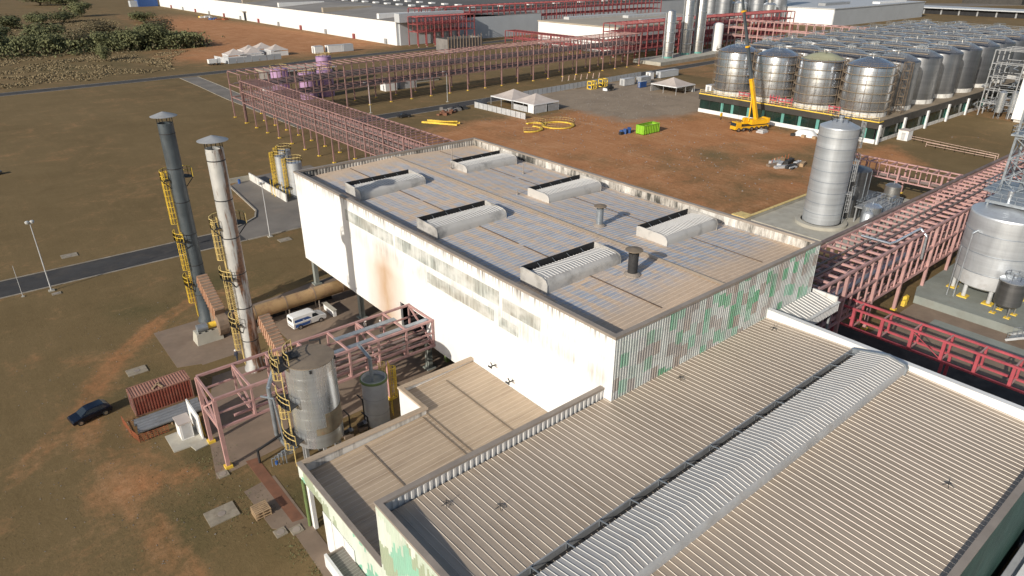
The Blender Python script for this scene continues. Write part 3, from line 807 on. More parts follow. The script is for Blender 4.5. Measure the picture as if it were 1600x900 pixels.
# parapet lining, ribbed, seen from inside the roof
clad(mb, 'parapet_lining', 'Y', Y0 + 0.3, Y1 - 0.3, X1 - 0.29, RZ - 0.1, ZT - 0.25, 1.0, 2, 0.06, -1, MT['lining'])
clad(mb, 'parapet_lining', 'X', X0 + 0.3, X1 - 0.3, Y1 - 0.29, RZ - 0.1, ZT - 0.25, 1.0, 2, 0.06, -1, MT['lining'])
for nm, b in (('coping', (X0 - 0.1, Y0 - 0.1, X0 + 0.42, Y1 + 0.05)), ('coping', (X1 - 0.42, Y0 - 0.1, X1 + 0.1, Y1 + 0.05)), ('coping', (X0 + 0.42, Y0 - 0.1, X1 - 0.42, Y0 + 0.36)), ('coping', (X0 + 0.42, Y1 - 0.4, X1 - 0.42, Y1 + 0.05))):
    MB().box(b[0], b[1], ZT - 0.25, b[2], b[3], ZT).build(nm, MT['coping'], mb)
roof_sheets(mb, 'X', X0 + 0.3, XR, RZ, RR, Y0 + 0.28, Y1 - 0.28, 0.55, MT['roof_main'])
roof_sheets(mb, 'X', XR, X1 - 0.3, RR, RZ, Y0 + 0.28, Y1 - 0.28, 0.55, MT['roof_main'])
MB().add([(XR - 0.35, Y0 + 0.4, RR + 0.07), (XR, Y0 + 0.4, RR + 0.16), (XR + 0.35, Y0 + 0.4, RR + 0.07), (XR - 0.35, Y1 - 0.4, RR + 0.07), (XR, Y1 - 0.4, RR + 0.16), (XR + 0.35, Y1 - 0.4, RR + 0.07)], [(0, 1, 4, 3), (1, 2, 5, 4)]).build('ridge_cap', MT['roof_lb'], mb)
def roof_z(x): return RZ + (RR - RZ) * (1 - abs(x - XR) / (XR - X0))
for xs in (45.2, 61.4):
    for i in range(3):
        ya = Y0 + 2 + i * 20; MB().beam((xs, ya, roof_z(xs) + 0.07), (xs, ya + 19.2, roof_z(xs) + 0.07), 0.16, 0.02).build('lap_seam', MT['lap'], mb)
for x, y, h in ((59.3, 86.2, 1.9), (63.8, 74.5, 1.7), (56.5, 82.5, 0.8), (56.2, 66.8, 0.7)):
    MB().tube((x, y, roof_z(x)), (x, y, roof_z(x) + h), 0.07, 6).tube((x, y, roof_z(x)), (x, y, roof_z(x) + 0.2), 0.18, 8).build('vent_rod', MT['coping'], mb)
for y in (33.2, 46.5, 61.3, 66.6, 78.2, 92.6):
    MB().box(37.3, y - 0.35, 0, 37.9, y + 0.35, 4.25).box(37.0, y - 0.6, 0, 38.2, y + 0.6, 0.2).build('column', MT['conc_grey'], mb)
    MB().box(42.5, y - 0.3, 0, 43.1, y + 0.3, 4.25).build('column', MT['teal'], mb)
MB().box(39.9, 60.9, 0, 40.4, 61.4, 7.4).build('column', MT['green_col'], mb)

def roof_vent(x0, y0, x1, y1, h):
    """curved ridge vent: front skin, ribbed top, closed ends, open slot at the back with its shade painted dark"""
    zb = roof_z((x0 + x1) / 2) - 0.15
    rt = MB().add([(x0, y0, zb), (x1, y0, zb), (x1, y0 - 0.08, zb + h * 0.62), (x0, y0 - 0.08, zb + h * 0.62), (x1, y0 + 0.12, zb + h * 0.86), (x0, y0 + 0.12, zb + h * 0.86), (x1, y0 + 0.5, zb + h * 0.97), (x0, y0 + 0.5, zb + h * 0.97)],
                  [(0, 1, 2, 3), (3, 2, 4, 5), (5, 4, 6, 7)]).build('roof_vent', MT['monitor'], mb, smooth=50)
    n = 24; w = (x1 - x0) / n; ym = y0 + (y1 - y0) * 0.42; yb = y1 - 0.6
    me = sheet_mesh('top_sheet', 'Y', 0, ym - y0 - 0.42, zb + h * 0.95, zb + h * 1.0, w, MT['roof_clean'], 0.045, 0.11, 0.05)
    me2 = sheet_mesh('top_sheet', 'Y', 0, yb - ym, zb + h * 1.0, zb + h * 0.8, w, MT['roof_clean'], 0.045, 0.11, 0.05)
    for i in range(n):
        inst(me, 'top_sheet', rt, (x0 + i * w, y0 + 0.42, 0)); inst(me2, 'top_sheet', rt, (x0 + i * w, ym, 0))
    # inst() keeps world coordinates: its parent sits on the building's origin
    prof = [(y0 - 0.06, zb), (y1, zb), (y1, zb + h * 1.02), (y1 - 0.3, zb + h * 1.12), (y0 + 0.7, zb + h * 1.06), (y0 + 0.12, zb + h * 0.92), (y0 - 0.1, zb + h * 0.62)]
    for xa, xb in ((x0 - 0.12, x0 - 0.04), (x1 + 0.04, x1 + 0.12)):
        p = [(xa, y, z) for y, z in prof] + [(xb, y, z) for y, z in prof]; k = len(prof)
        MB().add(p, [tuple(range(k)), tuple(range(2 * k - 1, k - 1, -1))] + [(i, k + i, k + (i + 1) % k, (i + 1) % k) for i in range(k)]).build('end_cap', MT['monitor'], rt)
    MB().box(x0, y1 - 0.1, zb, x1, y1, zb + h * 1.1).build('back_flange', MT['soot_shade'], rt)
    MB().box(x0, yb, zb, x1, y1 - 0.1, zb + h * 0.45).build('smoke_slot', MT['soot_shade'], rt)
    br = MB()
    for i in range(1, 5):
        x = x0 + (x1 - x0) * i / 5
        br.beam((x, yb, zb + h * 0.8), (x, y1 - 0.1, zb + h * 0.98), 0.03)
    br.build('slot_bracket', MT['galv'], rt)
for a in ((39.5, 78.6, 49.3, 82.9, 1.35), (39.4, 60.7, 49.2, 64.9, 1.35), (57.2, 79.4, 66.5, 83.5, 1.25), (57.1, 61.5, 66.5, 65.6, 1.3), (57.1, 42.5, 66.1, 46.8, 1.35), (39.5, 42.5, 49.5, 46.3, 1.45)):
    roof_vent(*a)
for x, y, h, r, mt in ((48.5, 39.9, 2.35, 0.5, 'dark'), (55.9, 51.5, 2.1, 0.42, 'galv')):
    z = roof_z(x)
    v = MB().lathe([(r, z - 0.1), (r, z + h), (r - 0.06, z + h), (r - 0.06, z + h - 0.5)], (x, y), 18).build('vent_pipe', MT[mt], mb, smooth=40)
    MB().lathe([(r * 1.05, z + h + 0.35), (r * 1.75, z + h + 0.30), (r * 1.75, z + h + 0.36), (0.02, z + h + 0.52)], (x, y), 20, True).build('rain_cap', MT['aged_deck'], v)
    st = MB()
    for t in range(4):
        a = t * math.pi / 2 + 0.4
        st.beam((x + r * math.cos(a), y + r * math.sin(a), z + h - 0.3), (x + r * math.cos(a), y + r * math.sin(a), z + h + 0.33), 0.06)
    st.build('cap_strut', MT[mt], v)
    MB().lathe([(r * 1.7, z + 0.02), (r * 1.7, z + 0.12), (r * 1.02, z + 0.3)], (x, y), 16).build('flashing', MT['coping'], v)
for y, z in ((47.0, 7.7), (44.2, 7.2)):
    MB().tube((X0 - 0.2, y, z), (X0 - 0.9, y, z), 0.07, 6).beam((X0 - 0.9, y - 0.3, z), (X0 - 0.9, y + 0.3, z), 0.12).beam((X0 - 0.6, y, z), (X0 - 0.6, y + 0.3, z + 0.3), 0.08).build('wall_bracket', MT['dark'], mb)

# ------------------------------------------------------------------ front warehouse
WX0, WX1, WY0, WY1 = 15.2, 60.9, 5.6, 32.7
w2 = thing('front_warehouse', 'low wide warehouse with tan ribbed roof and long ridge vent in the foreground', 'building', (WX0, WY0, 0))
ZE, ZRG = 11.45, 12.0
roof_sheets(w2, 'Y', 21.6, WY1 - 0.5, ZRG - 0.08, ZE, WX0 + 0.4, WX1 - 0.4, 0.55, MT['roof_dust'], ribh=0.032, base=0.06, top=0.024)
roof_sheets(w2, 'Y', WY0 + 0.4, 17.5, ZE, ZRG - 0.08, WX0 + 0.4, WX1 - 0.4, 0.55, MT['roof_dust'], ribh=0.032, base=0.06, top=0.024)
for ys in (25.2, 13.7):
    zz = ZE + (ZRG - 0.08 - ZE) * (1 - abs(ys - 19.4) / 13) + 0.09
    for i in range(4):
        xa = WX0 + 0.6 + i * 11.2; MB().beam((xa, ys, zz - 0.07), (xa + 11, ys, zz - 0.07), 0.2, 0.05).build('lap_seam', MT['lap'], w2)
# ridge vent
VX0, VX1 = 15.75, 59.2
rv = MB().add([(VX0, 17.35, ZRG - 0.2), (VX1, 17.35, ZRG - 0.2), (VX1, 17.25, ZRG + 0.55), (VX0, 17.25, ZRG + 0.55), (VX1, 17.45, ZRG + 0.9), (VX0, 17.45, ZRG + 0.9)], [(0, 1, 2, 3), (3, 2, 4, 5)]).build('ridge_vent', MT['grey_light'], w2, smooth=50)
cnt = round((VX1 - VX0) / 0.42); wv = (VX1 - VX0) / cnt
me1 = sheet_mesh('top_sheet', 'Y', 17.4, 18.9, ZRG + 0.88, ZRG + 1.12, wv, MT['roof_clean'], 0.035, 0.07, 0.03)
me2 = sheet_mesh('top_sheet', 'Y', 18.9, 21.25, ZRG + 1.12, ZRG + 0.62, wv, MT['roof_clean'], 0.035, 0.07, 0.03)
for i in range(cnt):
    inst(me1, 'top_sheet', rv, (VX0 + i * wv, 0, 0)); inst(me2, 'top_sheet', rv, (VX0 + i * wv, 0, 0))
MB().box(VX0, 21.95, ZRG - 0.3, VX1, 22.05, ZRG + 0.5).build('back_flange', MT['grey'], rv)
MB().box(VX0, 21.2, ZRG - 0.3, VX1, 21.95, ZRG - 0.06).build('smoke_slot', MT['soot_shade'], rv)
for i in range(15):
    x = VX0 + 0.9 + i * 2.95
    MB().beam((x, 21.2, ZRG + 0.66), (x, 22.0, ZRG + 0.5), 0.06).beam((x, 21.95, ZRG), (x, 21.95, ZRG + 0.62), 0.06).build('slot_bracket', MT['galv'], rv)
prof = [(17.2, ZRG - 0.2), (22.1, ZRG - 0.2), (22.1, ZRG + 0.5), (18.9, ZRG + 1.28), (17.4, ZRG + 1.0), (17.15, ZRG + 0.6)]
for xa, xb in ((VX0 - 0.15, VX0 - 0.01), (VX1 + 0.01, VX1 + 0.3)):
    p = [(xa, y, z) for y, z in prof] + [(xb, y, z) for y, z in prof]; k = len(prof)
    MB().add(p, [tuple(range(k)), tuple(range(2 * k - 1, k - 1, -1))] + [(i, k + i, k + (i + 1) % k, (i + 1) % k) for i in range(k)]).build('end_cap', MT['galv'], rv)
MB().box(WX0 + 0.32, 17.3, ZRG - 0.3, VX0 - 0.16, 22.0, ZRG - 0.05).build('ridge_flashing', MT['roof_dust'], w2)
MB().box(VX1 + 0.31, 17.3, ZRG - 0.3, WX1 - 0.5, 22.0, ZRG - 0.05).build('ridge_flashing', MT['roof_dust'], w2)
# walls and parapets
clad(w2, 'patch_panel', 'Y', WY0 + 0.05, WY1, WX0, 0, 12.3, 1.04, 4, 0.03, -1, MT['camo_pale'])
MB().box(WX0 + 0.02, WY0 + 0.05, 0, WX0 + 0.3, WY1 - 0.02, 12.3).build('wall_core', MT['white_dirty'], w2)
MB().box(WX0 + 0.3, WY0 + 0.06, 0, WX1 - 0.3, WY0 + 0.3, 12.2).build('wall_core', MT['grey_light'], w2)
clad(w2, 'green_panel', 'X', WX0 + 0.02, WX1, WY0 + 0.04, 0, 12.2, 1.04, 4, 0.03, -1, MT['darkgreen'])
MB().box(WX1 - 0.3, WY0 + 0.06, 0, WX1, WY1 - 1.3, 12.2).build('east_wall', MT['grey'], w2)
MB().box(WX0 + 0.3, WY1 - 0.3, 0, X0 - 0.1, WY1 - 0.02, 12.3).build('back_wall', MT['grey_light'], w2)
clad(w2, 'parapet_lining', 'X', WX0 + 0.32, X0 - 0.12, WY1 - 0.31, ZE - 0.1, 12.3, 1.0, 2, 0.07, -1, MT['roof_clean'])
for b, z1, mt in (((WX0 - 0.08, WY0 - 0.1, WX0 + 0.36, WY1 + 0.06), 12.45, 'coping'), ((WX0 + 0.36, WY1 - 0.42, X0 - 0.06, WY1 + 0.06), 12.45, 'coping'), ((WX0 + 0.36, WY0 - 0.1, WX1 - 0.5, WY0 + 0.36), 12.35, 'coping'), ((WX1 - 0.5, WY0 - 0.1, WX1 + 0.12, WY1 - 1.25), 12.42, 'white')):
    MB().box(b[0], b[1], z1 - 0.2 if mt != 'white' else z1 - 1.0, b[2], b[3], z1).build('coping', MT[mt], w2)
# lightning rod feet on the sheets
for x, y in ((19.2, 30.2), (21.8, 27.6), (44.0, 29.8), (47.5, 9.2), (58.5, 29.5)):
    zz = ZE + (ZRG - 0.08 - ZE) * (1 - abs(y - 19.4) / 13) + 0.05
    m = MB()
    for t in range(5):
        a = t * 2 * math.pi / 5 + x
        m.tube((x, y, zz + 0.22), (x + 0.38 * math.cos(a), y + 0.38 * math.sin(a), zz + 0.05), 0.022, 5)
    m.tube((x, y, zz + 0.1), (x, y, zz + 0.55), 0.025, 5).build('lightning_rod', MT['dark'], w2)

# ------------------------------------------------------------------ side annexe (lower roof beside the tanks)
AX0, AY1 = 15.2, 47.0
lb = thing('side_annexe', 'low annexe with orange dusty roof between steel tank and warehouse', 'building', (AX0, WY1, 0))
ZA = 5.55
roof_sheets(lb, 'X', AX0 + 0.35, X0 - 0.06, ZA - 0.15, ZA + 0.55, WY1 + 0.08, AY1 - 0.35, 0.6, MT['roof_lb'], ribh=0.022, base=0.14, top=0.08)
roof_sheets(lb, 'X', 28.0, X0 - 0.06, ZA + 0.26, ZA + 0.55, AY1 - 0.35, 51.2, 0.6, MT['roof_lb'], ribh=0.022, base=0.14, top=0.08)
for x, y0, y1 in ((21.2, WY1 + 0.3, 46.4), (27.4, WY1 + 0.3, 46.4), (28.0, WY1 + 0.3, 46.8), (32.6, WY1 + 2, 50)):
    zz = ZA - 0.15 + 0.7 * (x - AX0) / (X0 - AX0) + 0.065
    MB().beam((x, y0, zz), (x, y1, zz), 0.13, 0.025).build('lap_seam', MT['aged_deck'], lb)
clad(lb, 'patch_panel', 'Y', WY1 + 0.02, 42.6, AX0, 0, 6.4, 1.0, 4, 0.025, -1, MT['camo_pale'])
clad(lb, 'patch_panel', 'Y', 42.6, AY1, AX0, 5.0, 6.4, 1.0, 4, 0.025, -1, MT['camo_pale'])
for y0, y1 in ((37.2, 38.8), (38.9, 40.9), (41.0, 42.55)):
    MB().box(AX0 - 0.09, y0, 0.15, AX0 - 0.04, y1, 4.4).build('white_panel', MT['white'], lb)
MB().box(AX0 + 0.02, WY1 + 0.02, 0, AX0 + 0.25, 42.6, 6.4).box(AX0 + 0.02, 42.6, 5.0, AX0 + 0.25, AY1, 6.4).build('wall_core', MT['white_dirty'], lb)
MB().box(AX0 + 0.25, 42.4, 0, 27.7, 42.6, 5.2).build('backing_wall', MT['grey_light'], lb)
MB().box(AX0 + 0.3, WY1 + 0.1, ZA - 0.5, X0 - 0.1, AY1 - 0.4, ZA - 0.35).build('ceiling', MT['grey'], lb)
MB().box(AX0 + 0.25, AY1 - 0.3, 5.0, 27.8, AY1 - 0.05, 6.3).build('north_fascia', MT['white_dirty'], lb)
MB().box(27.8, AY1 - 0.3, 0, 28.0, 51.4, 6.3).build('step_wall', MT['white'], lb)
MB().box(28.0, 51.15, 0, X0 - 0.06, 51.4, 6.3).build('north_wall', MT['white'], lb)
for b in ((AX0 - 0.08, WY1 + 0.08, AX0 + 0.34, AY1 + 0.06), (AX0 + 0.34, AY1 - 0.42, 27.7, AY1 + 0.06), (27.7, AY1 - 0.42, 28.15, 51.5), (28.15, 51.0, X0 - 0.06, 51.5)):
    MB().box(b[0], b[1], 6.3 if b[0] > 15.3 else 6.4, b[2], b[3], 6.52).build('coping', MT['roof_lb'] if b[0] > 15.3 else MT['coping'], lb)
MB().box(15.3, 45.5, 0, 15.62, 46.0, 5.0).build('column', MT['white'], lb)
MB().tube((15.15, 46.25, 0), (15.15, 46.25, 5.1), 0.14, 10).build('downpipe', MT['green_col'], lb)
MB().box(20, 46.3, 0, 20.4, 46.7, 5.2).build('column', MT['white'], lb)
# entrance canopy at the foot of the annexe
ec = thing('entrance_canopy', 'small grey ribbed canopy with white fascia at bottom edge of the photo', 'canopy', (13.6, 34, 0))
roof_sheets(ec, 'X', 13.72, 15.1, 3.05, 3.2, 33.0, 39.1, 0.3, MT['roof_dark'], ribh=0.045, base=0.1, top=0.05)
MB().box(13.5, 32.9, 2.2, 13.72, 39.2, 3.45).build('fascia', MT['white'], ec)
MB().box(13.72, 39.1, 2.9, 15.08, 39.2, 3.3).build('side_flashing', MT['coping'], ec)
MB().box(13.74, 33.0, 2.85, 15.08, 39.08, 2.95).build('soffit', MT['grey_light'], ec)
for y in (34, 38.6): MB().tube((13.9, y, 0), (13.9, y, 2.86), 0.09, 8).build('post', MT['white'], ec)

# ------------------------------------------------------------------ side canopy between hall and pipe rack
sc_ = thing('side_canopy', 'grey ribbed lean-to canopy below the right end of green patch wall', 'canopy', (61, 28.5, 0))
roof_sheets(sc_, 'Y', 28.7, Y0 - 0.1, 11.1, 11.7, 61.1, 69.9, 0.55, MT['roof_clean'], ribh=0.08)
MB().box(61.1, 28.5, 10.3, 70.0, 28.68, 11.25).build('fascia_core', MT['grey_light'], sc_)
clad(sc_, 'fascia_panel', 'X', 61.1, 70.0, 28.49, 10.3, 11.25, 0.98, 3, 0.05, -1, MT['roof_clean'])
MB().box(61.0, 28.4, 11.26, 70.1, 28.75, 11.36).box(69.95, 28.75, 11.15, 70.15, Y0 + 0.2, 11.85).build('edge_trim', MT['white_dirty'], sc_)
for x in (62.5, 69.5): MB().box(x - 0.1, 28.9, 0, x + 0.1, 29.1, 11.05).build('post', MT['grey'], sc_)
MB().box(61.1, 28.7, 11.0, 69.9, Y0 - 0.1, 11.06).build('soffit', MT['soot_shade'], sc_)

# ------------------------------------------------------------------ pale low building in the bottom right corner
br_ = thing('corner_building', 'pale grey roof edge and white parapet in the bottom right corner', 'building', (46, -10, 0))
MB().box(44, -14, 0, 70, 5.0, 3.6).build('wall', MT['white_dirty'], br_)
MB().box(44, -14, 3.6, 70, 4.95, 3.75).build('roof', MT['grey_light'], br_)
MB().box(43.8, 3.6, 3.75, 70.2, 4.2, 4.3).build('parapet', MT['white'], br_)
# ------------------------------------------------------------------ ladders, rails
def caged_ladder(m, x, y, z0, z1, a, cage_from=2.2):
    """ladder standing off a wall; a = outward direction"""
    ux, uy = math.cos(a), math.sin(a); tx, ty = -uy, ux
    for s in (-0.22, 0.22):
        m.beam((x + tx * s, y + ty * s, z0), (x + tx * s, y + ty * s, z1), 0.06)
    z = z0 + 0.2
    while z < z1:
        m.beam((x - tx * .22, y - ty * .22, z), (x + tx * .22, y + ty * .22, z), 0.04); z += 0.32
    zc = z0 + cage_from; hoops = []
    while zc < z1:
        pts = [(x + ux * 0.72 * math.sin(t) + tx * 0.38 * math.cos(t), y + uy * 0.72 * math.sin(t) + ty * 0.38 * math.cos(t), zc) for t in [math.pi * i / 6 for i in range(7)]]
        m.bars(pts, 0.05); hoops.append(pts); zc += 0.75
    if len(hoops) > 1:
        for i in (1, 2, 3, 4, 5):
            m.beam(hoops[0][i], hoops[-1][i], 0.065)
    return m

def rail(m, pts, h=1.1, w=0.06, closed=False, every=1.6):
    pts = [Vector(p) for p in pts]
    if closed: pts.append(pts[0])
    for a, b in zip(pts[:-1], pts[1:]):
        for hh in (h, h * 0.5): m.beam(a + Vector((0, 0, hh)), b + Vector((0, 0, hh)), w)
        k = max(1, int((b - a).length / every))
        for i in range(k + 1):
            p = a.lerp(b, i / k); m.beam(p, p + Vector((0, 0, h)), w)
    return m

def arc_pts(c, r, z, a0, a1, n):
    return [(c[0] + r * math.cos(a0 + (a1 - a0) * i / n), c[1] + r * math.sin(a0 + (a1 - a0) * i / n), z) for i in range(n + 1)]

# ------------------------------------------------------------------ two chimney stacks
def chimney(x, y, mat, label, plats, ymat, hgt_=27.4, r=0.88):
    t = thing('chimney_stack', label, 'chimney', (x, y, 0))
    prof = [(r * 1.35, 0), (r * 1.35, 0.3), (r * 1.06, 0.8), (r, 3)]
    MB().lathe(prof + [(r, hgt_), (r - 0.08, hgt_), (r - 0.08, hgt_ - 1)], (x, y), 28).build('shaft', mat, t, smooth=40)
    z = 4.2
    while z < hgt_:
        MB().lathe([(r + 0.002, z - 0.06), (r + 0.03, z - 0.05), (r + 0.03, z + 0.03), (r + 0.002, z + 0.06)], (x, y), 28).build('flange', MT['dark'], t); z += 4.35
    cap = MB().lathe([(r * 1.7, hgt_ + 0.8), (r * 1.72, hgt_ + 0.84), (r * 0.8, hgt_ + 1.14), (0.05, hgt_ + 1.36)], (x, y), 22, True).build('rain_cap', MT['grey'], t, smooth=50)
    st = MB()
    for i in range(6):
        a = i * math.pi / 3
        st.beam((x + (r - .03) * math.cos(a), y + (r - .03) * math.sin(a), hgt_ - .3), (x + (r - .03) * math.cos(a), y + (r - .03) * math.sin(a), hgt_ + .95), 0.07)
    st.build('cap_strut', MT['dark'], cap)
    out = math.pi * 1.02                                  # ladder side, to the west
    zs = [1.0] + [p[0] for p in plats]
    for i in range(len(zs) - 1):
        a = out + (0.16 if i % 2 else -0.16)
        m = caged_ladder(MB(), x + (r + 0.2) * math.cos(a), y + (r + 0.2) * math.sin(a), zs[i], zs[i + 1] + 1.1, a)
        m.build('caged_ladder', ymat, t)
    for z, a0, a1 in plats:
        p = MB()
        n = 10
        for i in range(n):
            q0, q1 = a0 + (a1 - a0) * i / n, a0 + (a1 - a0) * (i + 1) / n
            pts = [(x + rr * math.cos(q), y + rr * math.sin(q)) for rr, q in ((r + .03, q0), (r + 1.0, q0), (r + 1.0, q1), (r + .03, q1))]
            p.prism(pts, z - 0.08, z)
        for q in (a0 + 0.1, (a0 + a1) / 2, a1 - 0.1):
            p.beam((x + (r + .95) * math.cos(q), y + (r + .95) * math.sin(q), z - .1), (x + (r + .02) * math.cos(q), y + (r + .02) * math.sin(q), z - 1.2), 0.09)
        pl = p.build('platform', MT['dark'], t)
        rail(MB(), arc_pts((x, y), r + 0.97, z, a0, a1, 9), 1.1, 0.06, every=0.5).build('handrail', ymat, pl)
    return t
W_, Wd = math.pi, math.pi * 0.35
chimney(20.75, 91.25, MT['stack_dark'], 'dark slate chimney stack with bright yellow caged ladder, left of the pair', [(6.0, W_ - .9, W_ + .5), (12.3, W_ - .7, W_ + .9), (20.3, -.35, W_ + .35)], MT['yellow'], 27.2, 0.9)
chimney(21.2, 74.8, MT['stack_white'], 'rust streaked white chimney stack nearest the hall wall', [(6.6, W_ - .9, W_ + .6), (12.6, W_ - .7, W_ + .9), (18.6, -.35, W_ + .35)], MT['yellow_pale'], 27.2, 0.92)

# ------------------------------------------------------------------ exhaust fans feeding the stacks
def exhaust_fan(x, y, label, full=True):
    """ribbed inclined duct with a spiral fan casing on a concrete plinth, y runs away from the casing to the stack"""
    t = thing('exhaust_fan', label, 'fan', (x, y, 0))
    if full:
        p = MB()
        p.add([(x - 3.5, y - 1.0, 0), (x - 0.2, y - 1.0, 0), (x - 0.2, y + 1.1, 0), (x - 3.5, y + 1.1, 0), (x - 3.3, y - 0.75, 1.5), (x - 0.2, y - 0.75, 1.5), (x - 0.2, y + 0.9, 1.5), (x - 3.3, y + 0.9, 1.5)],
              [(3, 2, 1, 0), (4, 5, 6, 7), (0, 1, 5, 4), (1, 2, 6, 5), (2, 3, 7, 6), (3, 0, 4, 7)])
        p.build('plinth', MT['concrete_pale'], t)
        MB().tube((x - 3.0, y, 2.0), (x - 1.7, y, 2.0), 0.52, 16).build('motor', MT['galv'], t, smooth=40)
        MB().tube((x - 1.7, y, 2.0), (x - 0.3, y, 2.0), 0.4, 14).build('coupling_guard', MT['yellow'], t, smooth=40)
        for i in range(3): MB().lathe([(0.13, 1.5), (0.13, 1.6)], (x - 2.9 + i * 0.8, y - 0.6), 8, False, True).build('anchor_cap', MT['rubber'], t)
    w = 0.62
    # spiral casing in the YZ plane
    r0, cz = 1.75, 2.1
    pts = [(y + (r0 + 0.10 * i / 6) * math.cos(a), cz + (r0 + 0.10 * i / 6) * math.sin(a)) for i, a in enumerate([math.pi * (0.75 + 1.5 * k / 14) for k in range(15)])]
    m = MB(); k = len(pts)
    v = [(x - w, a, b) for a, b in pts] + [(x + w, a, b) for a, b in pts]
    m.add(v, [tuple(range(k)), tuple(range(2 * k - 1, k - 1, -1))] + [(i, k + i, k + i + 1, i + 1) for i in range(k - 1)] + [(k - 1, 2 * k - 1, k, 0)])
    m.build('fan_casing', MT['duct_top'], t)
    # inclined discharge duct up to the stack
    a = Vector((x, y - 0.5, 3.4)); b = Vector((x, y + 4.9, 6.6))
    m = MB()
    d = (b - a).normalized(); up = Vector((0, -d.z, d.y))
    def ring(q, ww, hh): return [q + Vector((-ww, 0, 0)) - up * hh, q + Vector((ww, 0, 0)) - up * hh, q + Vector((ww, 0, 0)) + up * hh, q + Vector((-ww, 0, 0)) + up * hh]
    m.add(ring(a, w, .95) + ring(b, w, .8), [(0, 1, 2, 3), (7, 6, 5, 4), (0, 4, 5, 1), (1, 5, 6, 2), (2, 6, 7, 3), (3, 7, 4, 0)])
    du = m.build('discharge_duct', MT['duct_top'], t)
    for i in range(13):
        q = a.lerp(b, (i + 0.5) / 13)
        rb = MB(); hh = 0.95 - 0.15 * i / 13
        rb.bars([p for p in ring(q, w + 0.05, hh + 0.04)], 0.1, True)
        rb.build('stiffener', MT['duct_rib'], du)
    MB().add([Vector((x - w - 0.004, p.y, p.z)) for p in (a - up * .9, b - up * .75, b + up * .75, a + up * .9)], [(3, 2, 1, 0)]).build('side_sheet', MT['duct_rib'], du)
    return t
exhaust_fan(20.9, 85.6, 'ribbed brown exhaust fan with motor on concrete plinth at foot of dark chimney')
exhaust_fan(22.9, 69.2, 'ribbed brown exhaust duct rising to the white chimney above the truss bridge', False)

# ------------------------------------------------------------------ big ochre duct into the hall
d = thing('exhaust_duct', 'long round ochre duct running from white chimney under the hall', 'duct', (23, 84.3, 0))
MB().tube((22.6, 84.6, 2.3), (45, 85.3, 2.3), 0.95, 22).build('duct_shell', MT['duct'], d, smooth=40)
for x in (25, 29.4, 33.6, 38): MB().tube((x, 84.68 + (x - 23) * .03, 2.3), (x + 0.14, 84.68 + (x - 23) * .03, 2.3), 1.03, 22).build('duct_flange', MT['duct_top'], d)
for x in (25.2, 29.6, 34): MB().beam((x, 83.9, 0), (x, 83.9, 1.6), .12).beam((x, 85.3, 0), (x, 85.3, 1.6), .12).build('support', MT['coping'], d)
MB().beam((23, 86.2, 0.6), (37, 86.5, 0.6), .3, 1.2).build('back_wall', MT['dark'], d)
sb = thing('crash_barrier', 'short white concrete barrier beside the parked van', 'barrier', (34.3, 83, 0))
MB().box(34.6, 80.9, 0.02, 35.05, 84.1, 0.95).build('barrier_body', MT['white'], sb)
MB().box(34.5, 80.8, 0.95, 35.15, 84.2, 1.02).build('barrier_cap', MT['concrete_pale'], sb)

# ------------------------------------------------------------------ truss bridge from the hall (near left)
tb = thing('truss_bridge', 'weathered pink truss bridge leaving the white hall wall', 'pipe rack', (12.3, 58.6, 0))
TY0, TY1, TX0, TX1 = 58.6, 63.7, 12.3, 36.7
nodes_x = [TX0 + (TX1 - TX0) * i / 7 for i in range(8)]
for y in (TY0, TY1):
    MB().beam((TX0, y, 8.0), (TX1 + 1.5, y, 8.0), 0.24).build('top_chord', MT['pink'], tb)
    MB().beam((TX0, y, 6.4), (TX1 + 1.5, y, 6.4), 0.17).build('mid_chord', MT['pink'], tb)
    MB().beam((TX0, y, 4.7), (TX1 + 1.5, y, 4.7), 0.24).build('bottom_chord', MT['pink'], tb)
    for x in nodes_x[1:]:
        MB().beam((x, y, 4.8), (x, y, 7.9), 0.2).build('vertical', MT['pink'], tb)
    for x in (TX0, 21, 30.6):
        MB().beam((x, y, 0.1), (x, y, 7.88 if x == TX0 else 4.6), 0.36).build('leg', MT['pink'], tb)
        MB().box(x - .35, y - .35, 0.02, x + .35, y + .35, .3).build('base_block', MT['yellow'], tb)
me_t = MB().beam((0, TY0 + .12, 8.0), (0, TY1 - .12, 8.0), .2).mesh('crossbeam', MT['pink']); me_b = MB().beam((0, TY0 + .12, 4.7), (0, TY1 - .12, 4.7), .2).mesh('crossbeam', MT['pink'])
for x in nodes_x:
    inst(me_t, 'crossbeam', tb, (x, 0, 0)); inst(me_b, 'crossbeam', tb, (x, 0, 0))
for i in range(7):
    a, b = nodes_x[i], nodes_x[i + 1]
    if i in (0, 2, 4, 6): MB().beam((b, TY1 - .12, 7.85), (b, TY0 + .12, 4.9), .17).build('cross_frame', MT['pink'], tb)
MB().beam((TX0, TY0 + .15, 4.4), (TX0, TY1 - .15, 7.7), .16).beam((TX0, TY0 + .15, 7.7), (TX0, TY1 - .15, 4.4), .16).beam((TX0, TY0, 4.4), (TX0, TY1, 4.4), .18).build('portal_brace', MT['pink'], tb)
for i, (yy, z, r) in enumerate(((59.4, 5.0, .16), (60.0, 4.95, .1), (60.6, 5.0, .14), (61.4, 5.05, .2), (62.2, 4.95, .1), (62.9, 5.0, .13))):
    MB().tube((14 + i * 1.9, yy, z), (TX1 + 1, yy, z), r, 8).build('pipe', MT['pink_dark'] if i % 2 else MT['pink'], tb, smooth=40)
MB().box(22, 59.1, 7.82, TX1, 59.7, 7.95).build('cable_tray', MT['galv'], tb)
